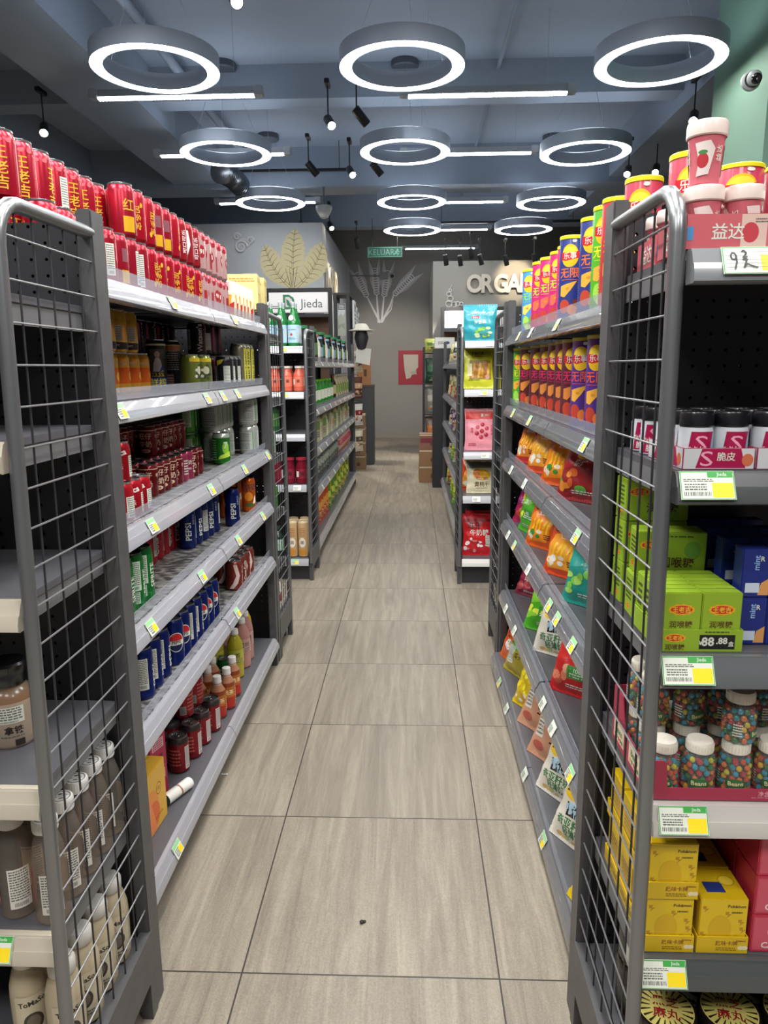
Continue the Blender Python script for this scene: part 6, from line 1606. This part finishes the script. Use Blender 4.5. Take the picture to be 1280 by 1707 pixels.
for i in range(4):
    hk = MB(); hk.tube([(xr1 - .002 - prk.location.x, 9.32 - prk.location.y, 1.645 - .34 * i), (xr1 + .082 - prk.location.x, 9.36 - prk.location.y, 1.645 - .34 * i), (xr1 + .084 - prk.location.x, 9.361 - prk.location.y, 1.625 - .34 * i)], .004, STEEL, 6); obj('hanging_hook', hk, prk)
    nm, p = PB[(0, 2, 1, 0)[i]]; r = (0, 0, .8); p.place((xr1 + .082, 9.36, 1.612 - .34 * i - p.low(r) - .27), r, f'{nm} packet hanging on rack side, {ORD[i]} from top', 'packets hanging on the poster rack')
# cartons in the left far corner
def kraft(w, d, h, col='#a8835e', band=None):
    def dk(S, w, d, h):
        S['front'].rect(w * .1, -h * .1, w * .2, h * .24, P('#5a4030', .5)); S['front'].rect(0, h * .44, w * .98, h * .08, P('#cfc2a8', .5)); S['right'].rect(0, h * .44, d * .98, h * .08, P('#cfc2a8', .5)); S['left'].lines(0, 0, d * .5, h * .3, 3, P('#5a4030', .5), 3); S['top'].rect(0, 0, w, .05, P('#cfc2a8', .4))
        if band: S['front'].rect(0, h * .1, w * .9, h * .3, P(band, .5)); S['left'].rect(0, h * .1, d * .9, h * .3, P(band, .5))
    return boxp('cardboard_box', 'box', w, d, h, NOISE('kraft_' + col.strip('#'), col, col[:-2] + '50', (4, 4, 4), .6), dk)
KB = kraft(.24, .3, .19, '#8e7052')
qx = on_z(597, 783, 0)
for k in range(4): KB.place((qx.x - .02, qx.y + .15, .0006 + .1906 * k), .04 * (k % 2), f'brown cardboard box in the left far stack, {("lowest", "second", "third", "topmost")[k]} one', 'cardboard boxes in the left far stack')
OBX = kraft(.2, .25, .42, '#b07a4a')
# plinth under the orange box
m = MB(); m.bbox(-.16, -.2, 0, .16, .2, 1.12, P('#4a4b50', .5), .005); m.bbox(-.165, -.205, 1.12, .165, .205, 1.15, P('#6a5a50', .5), .004)
o = obj('display_plinth', m.mesh('display_plinth', 0)); q = on_y(607, 660, 10.6); o.location = (q.x - .02, 10.65, 0); tag(o, 'grey plinth behind the far left rack', 'plinth')
q2 = on_y(606, 600, 10.55)
OBX.place((q.x - .0, 10.62, 1.1508), .05, 'tall orange brown carton standing on the grey plinth')
# right far corner: header shelf, rack with hanging bags, cartons
yh = 11.45; hx0, hx1 = on_y(735, 530, yh).x, on_y(735, 530, yh).x + 1.3
header_shelf(hx0, hx1, yh, yh + .42, on_y(740, 512, yh).z, 'dark wall shelf with blank white lit header under big lettering')
WB_ = boxp('white_carton', 'carton', .22, .2, .12, P('#d8d6d2', .45), lambda S, w, d, h: (S['front'].ell(w * .12, 0, .03, .018, P('#3a4a7c', .4)), S['front'].lines(-w * .2, 0, w * .3, h * .3, 2, GREY, 3)), flap=False)
yk = 9.1; rk0, rk1 = on_y(707, 650, yk).x, on_y(741, 650, yk).x
zk = on_y(720, 578, yk).z
rk = empty('display_rack', ((rk0 + rk1) / 2, yk + .25, 0)); tag(rk, 'slim dark rack hung with bags at the far right', 'rack')
for x in (-1, 1):
    for y in (-.22, .22): obj('post', MB().bbox(x * (rk1 - rk0) / 2 - .012, y - .012, 0, x * (rk1 - rk0) / 2 + .012, y + .012, zk, FRM, .003), rk)
for k in range(4): obj('wire_shelf', MB().bbox(-(rk1 - rk0) / 2 - .01, -.22, .42 + .38 * k, (rk1 - rk0) / 2 + .01, .22, .43 + .38 * k, FRM, .003), rk)
HB = [('pale green', plainbag('#b8bc5c', '#5a7a2c', '糖', 71, .24, .16, .08)), ('dark green mesh', plainbag('#2c4a3c', '#4a7a5c', '米', 72, .22, .3, .1)), ('grey silver', plainbag('#8a8880', '#b8b4a8', '菇', 73, .22, .32, .1)), ('brown grey', plainbag('#7a6a58', '#c8783c', '笋', 74, .22, .32, .1)), ('black violet', plainbag('#38343c', '#6a5a7c', '莓', 75, .22, .26, .1))]
for i, (nm, p) in enumerate(HB):
    zz = (.43 + .38 * 3, .43 + .38 * 2, .43 + .38 * 1, .43, .0)[i]
    if i == 4: continue
    for j in range(2):
        r = (0, 0, jit(.15)); p.place(((rk0 + rk1) / 2 + .0, yk + .1 + .24 * j, zz + .001 - p.low(r)), r, f'{nm} bag on the slim far rack, {("front", "rear")[j]} one', 'bags on the slim far rack')
KB2 = kraft(.27, .3, .19, '#8a5f4c', '#7a2c3c'); KB3 = kraft(.28, .32, .2, '#94704e'); 
qx = on_y(717, 770, 8.93)
for k, p in enumerate((KB3, KB3, KB2)):
    p.place((qx.x, 8.93, (0, .2, .4)[k] + .0006 + .0006 * k), .02 * (1 - k), ('lowest brown cardboard box in right far stack', 'middle brown cardboard box in right far stack', 'maroon printed cardboard box on top of right far stack')[k], 'cardboard boxes in the right far stack')
WB_.place((.48, 8.0, 1.42 + .26 + .0006), 0, 'white carton lying on top of the farther right run') if False else None
o = WB_.place((on_y(741, 568, 8.45).x, 8.5, 0), 0, 'white carton with small blue emblem on the far pedestal'); 
m = MB(); m.bbox(-.13, -.12, 0, .13, .12, 1.6, FRM, .004); o2 = obj('display_plinth', m.mesh('display_plinth', 0)); o2.location = (o.location.x, 8.5, 0); tag(o2, 'dark pedestal behind the farther right run', 'plinth'); o.location.z = 1.6008

# ------------------------------------------------------------ walls: art, letters, signs
def strip(s, pts, w0, w1, mat):
    """tapered brush stroke"""
    n = len(pts); L_ = []; R_ = []
    for i, (x, y) in enumerate(pts):
        a = pts[max(i - 1, 0)]; b = pts[min(i + 1, n - 1)]; dx, dy = b[0] - a[0], b[1] - a[1]; l = math.hypot(dx, dy) or 1
        w = (w0 + (w1 - w0) * i / (n - 1)) / 2; L_.append((x - dy / l * w, y + dx / l * w)); R_.append((x + dy / l * w, y - dx / l * w))
    s.put(L_ + R_, [(i, n + i, n + i + 1, i + 1) for i in range(n - 1)], mat)
# leaf mural: traced in metres on the mural wall
LEAF, VEIN = P('#cfc39a', .6), P('#6e6244', .6)
m = MB(); o0 = on_y(488, 490, MUR_Y)
s = Surf(m, flat_fn((o0.x, MUR_Y - .002, o0.z), (1, 0, 0), (0, 0, 1)), base=.001)
K = MUR_Y / FPX * 1.0
def leaf(base, tip, wid, curve, seed, teeth=11):
    r = random.Random(seed); bx, by = base; tx_, ty = tip; dx, dy = tx_ - bx, ty - by; l = math.hypot(dx, dy); ux, uy = dx / l, dy / l; nx, ny = -uy, ux
    L_ = []; R_ = []
    for i in range(teeth * 2 + 1):
        t = i / (teeth * 2); w = wid * (math.sin(PI * t ** 1.35) ** .75) * (1 + (.1 if i % 2 else -.05)) + .006
        cx, cy = bx + dx * t + nx * curve * math.sin(PI * t), by + dy * t + ny * curve * math.sin(PI * t)
        L_.append((cx + nx * w, cy + ny * w)); R_.append((cx - nx * w, cy - ny * w))
    s.poly(L_ + R_[::-1], LEAF)
    mid = [(bx + dx * t + nx * curve * math.sin(PI * t), by + dy * t + ny * curve * math.sin(PI * t)) for t in [i / 10 for i in range(11)]]
    strip(s, mid, .04, .01, VEIN); strip(s, mid, .028, .004, LEAF)
    for i in range(2, 10):
        t = i / 10.5; w = wid * math.sin(PI * t) ** .7 * .8; cx, cy = mid[i]
        for sg in (1, -1): strip(s, [(cx, cy), (cx + nx * sg * w * .5 + ux * w * .3, cy + ny * sg * w * .5 + uy * w * .3), (cx + nx * sg * w + ux * w * .4, cy + ny * sg * w + uy * w * .4)], .009, .003, VEIN)
leaf((.0, .06), (-.37, .64), .145, .06, 1); leaf((.02, .06), (.43, .66), .15, -.07, 2); leaf((.01, .1), (.06, .84), .15, .02, 3)
for dx in (-.03, -.012, .006, .024): strip(s, [(dx * .8, -.1), (dx, .1), (dx * 3, .34)], .012, .006, VEIN)
for dx in (-.02, .0, .016): strip(s, [(dx * .8, -.1), (dx, .1), (dx * 2.6, .34)], .016, .008, LEAF)
s.poly([(-.2, -.17)] + [(-.2 + .4 * t, -.17 + .11 * math.sin(PI * t)) for t in [i / 10 for i in range(1, 10)]] + [(.2, -.17), (.14, -.32), (-.14, -.32)], P('#5e3352', .6))
o = obj('wall_mural', m.mesh('wall_mural', 0)); tag(o, 'cream leafy root vegetable mural on the light grey wall', 'mural')
# wheat drawn in white lines on the end wall
WL = P('#ece8ec', .6)
m = MB(); o0 = on_y(634, 538, YE); s = Surf(m, flat_fn((o0.x, YE - .002, o0.z), (1, 0, 0), (0, 0, 1)), base=.001)
def q_(px, py): v = on_y(px, py, YE); return (v.x - o0.x, v.z - o0.z)
for pts, ear in ((((634, 538), (622, 515), (612, 495)), ((612, 495), (598, 463))), (((631, 538), (629, 510), (628, 492)), ((628, 492), (625, 456))), (((636, 538), (638, 515), (640, 495)), ((640, 495), (645, 460))), (((637, 536), (650, 510), (656, 492)), ((656, 492), (682, 466)))):
    P_ = [q_(*p) for p in pts]; strip(s, P_, .045, .026, WL)
    a, b = q_(*ear[0]), q_(*ear[1]); dx, dy = b[0] - a[0], b[1] - a[1]; l = math.hypot(dx, dy); ux, uy = dx / l, dy / l; nx, ny = -uy, ux
    for i in range(10):
        t = i / 9; cx, cy = a[0] + dx * t, a[1] + dy * t
        for sg in (1, -1):
            strip(s, [(cx, cy), (cx + nx * sg * .05 + ux * .03, cy + ny * sg * .05 + uy * .03), (cx + nx * sg * .045 + ux * .09, cy + ny * sg * .045 + uy * .09), (cx + ux * .1, cy + uy * .1)], .02, .018, WL)
            strip(s, [(cx + nx * sg * .045 + ux * .09, cy + ny * sg * .045 + uy * .09), (cx + nx * sg * .11 + ux * .28, cy + ny * sg * .11 + uy * .28)], .012, .006, WL)
strip(s, [q_(642, 528), q_(652, 516), q_(655, 500)], .03, .008, WL)
o = obj('wheat_drawing', m.mesh('wheat_drawing', 0)); tag(o, 'white line drawing of wheat ears on the end wall', 'wall drawing')
# red poster with a torn white sheet
p0, p1 = on_y(664, 641, YE), on_y(707, 584, YE)
m = MB(); m.box(p0.x, YE - .012, p0.z, p1.x, YE - .002, p1.z, P('#a8283a', .5)); w, h = p1.x - p0.x, p1.z - p0.z
t = empty('poster', ((p0.x + p1.x) / 2, YE - .012, p0.z)); tag(t, 'red poster with torn white sheet on the end wall', 'poster')
off = Vector(t.location); m.v = [tuple(Vector(v) - off) for v in m.v]; obj('sheet', m.mesh('sheet', 0), t)
m = MB(); q = [(672, 591), (697, 591), (697, 612), (692, 618), (695, 624), (687, 624), (684, 630), (677, 632), (674, 616)]
q = [on_y(a, b, YE - .012) for a, b in q]; m.prism([(v.x - off.x, v.z - off.z) for v in q], -.006, -.001, P('#c9c0b4', .6)); m.prism([((on_y(a, b, YE - .012)).x - off.x, (on_y(a, b, YE - .012)).z - off.z) for a, b in ((683, 620), (694, 617), (694, 623), (688, 625))], -.012, -.0065, P('#b8aea2', .6))
obj('torn_sheet', m.mesh('torn_sheet', 0), t)
# big relief lettering: one word on the right wall, one on the side of the mural wall
def relief(txt, mat, depth, sx=1.0, bold=.03):
    cu = bpy.data.curves.new('relief_lettering', 'FONT'); cu.body = txt; cu.size = 1; cu.extrude = depth; cu.offset = bold; cu.resolution_u = 4
    ob = bpy.data.objects.new('relief_lettering', cu); me = bpy.data.meshes.new_from_object(ob); bpy.data.objects.remove(ob)
    me.materials.clear(); me.materials.append(mat); xs = [v.co.x for v in me.vertices]; ys = [v.co.y for v in me.vertices]
    for v in me.vertices: v.co.x = (v.co.x - (min(xs) + max(xs)) / 2) * sx; v.co.y -= min(ys)
    return me
LET = P('#cfc8bc', .5)
a0 = on_y(780, 489, ORG_Y); hgt = on_y(780, 458, ORG_Y).z - a0.z
pitch = (on_y(845, 475, ORG_Y).x - on_y(780, 475, ORG_Y).x) / 3
t = empty('wall_lettering_sign', (a0.x, ORG_Y, a0.z)); tag(t, 'large white raised word on the warm grey wall', 'lettering')
for i, ch in enumerate('ORGANIC'):
    me = relief(ch, LET, .04, .85, .035); k = hgt / max(v.co.y for v in me.vertices)
    for v in me.vertices: v.co *= k
    o = obj('letter', me, t, (pitch * (i - (.25 if i > 5 else 0)) + .1, -.045 * 1, 0), (PI / 2, 0, 0))
t = empty('wall_lettering_sign', (MUR_X, 10.45, on_x(548, 488, MUR_X).z)); tag(t, 'raised word on the side of the mural wall', 'lettering')
for i, ch in enumerate('FOOD'):
    me = relief(ch, P('#d8cdb8', .5), .04, .9, .03); k = .36 / max(v.co.y for v in me.vertices)
    for v in me.vertices: v.co *= k
    obj('letter', me, t, (.03, .28 * i * 1.25, 0), (PI / 2, 0, PI / 2))
# small white ornaments on the walls
ORN = P('#d0d0d2', .5)
m = MB()
for cx, cz, r, tu in ((0, 0, .09, 1.6), (.13, .08, .05, 1.4), (-.05, .13, .05, 1.3)):
    pts = [(cx + r * (1 - .75 * k / 24) * math.cos(tu * 2 * PI * k / 24), -.012, cz + r * (1 - .75 * k / 24) * math.sin(tu * 2 * PI * k / 24)) for k in range(25)]
    m.tube(pts, [.018 * (1 - .6 * k / 24) for k in range(25)], ORN, 6)
m.tube([(.09, -.012, 0), (.12, -.012, .04), (.18, -.012, .08)], .014, ORN, 6); m.tube([(-.02, -.012, .09), (.05, -.012, .1), (.08, -.012, .08)], .012, ORN, 6)
o = obj('wall_ornament', m.mesh('wall_ornament', 50)); q = on_y(402, 412, MUR_Y); o.location = (q.x, MUR_Y - .002, q.z); tag(o, 'white scrolled ornament on the light grey wall', 'wall ornament')
m = MB()
for i, (x, zz, r) in enumerate(((0, 0, .05), (.02, .08, .045), (.0, .15, .035), (.02, .21, .02), (.08, -.01, .04), (.14, .0, .035), (.2, .0, .025))):
    m.tube([(x + r * math.cos(2 * PI * k / 12), -.01, zz + r * math.sin(2 * PI * k / 12)) for k in range(12)], .01, ORN, 6, True)
m.tube([(.02, -.01, .22), (.05, -.01, .3)], .008, ORN, 6)
o = obj('wall_ornament', m.mesh('wall_ornament', 50)); q = on_y(748, 507, ORG_Y); o.location = (q.x, ORG_Y - .002, q.z); tag(o, 'white line drawing of bottles above the blank header', 'wall ornament')
# exit sign hanging from the ceiling
q0, q1 = on_y(612, 430, 11.0), on_y(671, 411, 11.0)
t = empty('exit_sign', ((q0.x + q1.x) / 2, 11.0, q0.z)); tag(t, 'dark green hanging exit sign with pale outline', 'sign')
w, h = q1.x - q0.x, q1.z - q0.z
m = MB(); m.bbox(-w / 2, -.015, 0, w / 2, .015, h, P('#234f46', .4), .003); s = Surf(m, flat_fn((0, -.015, h / 2), (1, 0, 0), (0, 0, 1)), base=.001)
SG = P('#5f9484', .4)
for u, v, a, b in ((0, h * .42, w * .95, h * .05), (0, -h * .42, w * .95, h * .05), (-w * .465, 0, w * .014, h * .84), (w * .465, 0, w * .014, h * .84)): s.rect(u, v, a, b, SG)
s.text('KELUAR', -w * .09, 0, h * .78, SG, .0, 0, .9)
x0 = w * .35; s.ell(x0 + .005, h * .2, .014, .016, SG); strip(s, [(x0, h * .12), (x0 - .02, -h * .05), (x0 + .02, -h * .18), (x0 - .0, -h * .32)], .022, .016, SG); strip(s, [(x0 - .035, h * .05), (x0, h * .06), (x0 + .035, h * .0)], .012, .012, SG); strip(s, [(x0 - .01, -h * .08), (x0 - .04, -h * .16), (x0 - .05, -h * .3)], .018, .014, SG)
obj('panel', m.mesh('panel', 0), t)
for x in (-.35, .35): obj('hanger_rod', MB().tube([(x * w, 0, h), (x * w, 0, 3.5 - q0.z)], .005, SPOTB, 6), t)
# cameras, emergency speaker, flexible duct
def dome(loc, axis, label):
    t = empty('security_camera', loc); tag(t, label, 'security camera')
    R = Vector((0, 0, 1)).rotation_difference(Vector(axis)).to_matrix().to_4x4()
    W_ = P('#a9b0b2', .35)
    b = MB().lathe([(.0005, 0), (.055, 0), (.055, .02), (.045, .03)], W_, 24); b2 = MB().add(b.v, b.f, W_, R); obj('base', b2, t)
    b = MB(); b.sphere((0, 0, .055), .042, W_, 20, 12); b2 = MB().add(b.v, b.f, W_, R); hd = obj('housing', b2, t)
    c = Vector(axis) * .055; d = (Vector((0, -1, -.45)).normalized())
    rot = Vector((0, 0, 1)).rotation_difference(d).to_matrix().to_4x4()
    b = MB().lathe([(.03, .03), (.028, .043), (.02, .046), (.0005, .04)], P('#1c1e20', .2), 20, Matrix.Translation(c) @ rot); obj('lens', b, hd)
q = on_y(1250, 136, 4.75); dome((q.x, 4.75, q.z), (0, -1, 0), 'white dome camera on the sage green column')
q = on_y(654, 460, YE); dome((q.x, YE - .012, q.z), (0, -1, 0), 'small white camera on end wall above the wheat')
m = MB(); m.bbox(-.12, -.03, -.07, .04, 0, .07, P('#9a9c9e', .5), .006); m.tube([(-.1, -.015, .0), (-.9, -.015, .02), (-1.25, -.015, .02)], .012, P('#8f9194', .5), 8)
o = obj('junction_box', m.mesh('junction_box', 40)); q = on_y(648, 460, YE); o.location = (q.x - .05, YE - .012, q.z); tag(o, 'grey junction box with conduit beside the end wall camera', 'junction box')
m = MB(); m.lathe([(.0005, -.12), (.05, -.1), (.09, -.03), (.1, 0), (.1, .03), (.0005, .04)], P('#c4c6c8', .4), 20); m.lathe([(.012, .03), (.012, .5)], P('#5a6068', .5), 10)
o = obj('ceiling_sensor', m.mesh('ceiling_sensor')); q = on_z(540, 348, 3.3); o.location = q; tag(o, 'white cone shaped device hanging beyond the left ring lamps', 'sensor')
m = MB(); a = on_z(366, 286, 3.42); b = on_z(402, 312, 3.36); n = 60
m.tube([a.lerp(b, k / n) + Vector((0, 0, .03 * math.sin(k / n * PI))) for k in range(n + 1)], [.1 + (.012 if k % 2 else 0) + .006 * math.sin(k * 1.7) for k in range(n + 1)], P('#8f959c', .25, .85), 20)
o = obj('flexible_duct', m.mesh('flexible_duct', 25)); tag(o, 'crumpled silver flexible duct under the ceiling', 'duct')
# crumb on the floor
m = MB(); m.sphere((0, 0, .004), .006, P('#2a221c', .6), 8, 6, .6); m.sphere((.007, .003, .003), .004, P('#3a2e24', .6), 8, 6, .6)
o = obj('crumb', m); q = on_z(603, 1539, 0); o.location = (q.x, q.y, .0005); tag(o, 'tiny dark crumb lying on the floor tile', 'crumb')
m = MB(); m.bbox(-.012, -.004, 0, .012, .004, .004, P('#d8d4cc', .5), .001); o = obj('paper_scrap', m); q = on_z(374, 1292, 0); o.location = (q.x, q.y, .0005); tag(o, 'small white scrap on the floor beside left base shelf', 'scrap')
# ================================================================ RENDER
SC.view_settings.view_transform = 'Standard'
SC.view_settings.look = 'None'
SC.view_settings.gamma = 1
SC.view_settings.use_curve_mapping = False
SC.view_settings.exposure = 1.3
SC.cycles.use_denoising = True
SC.cycles.max_bounces = 7
SC.cycles.transparent_max_bounces = 24
SC.cycles.sample_clamp_indirect = 4.0
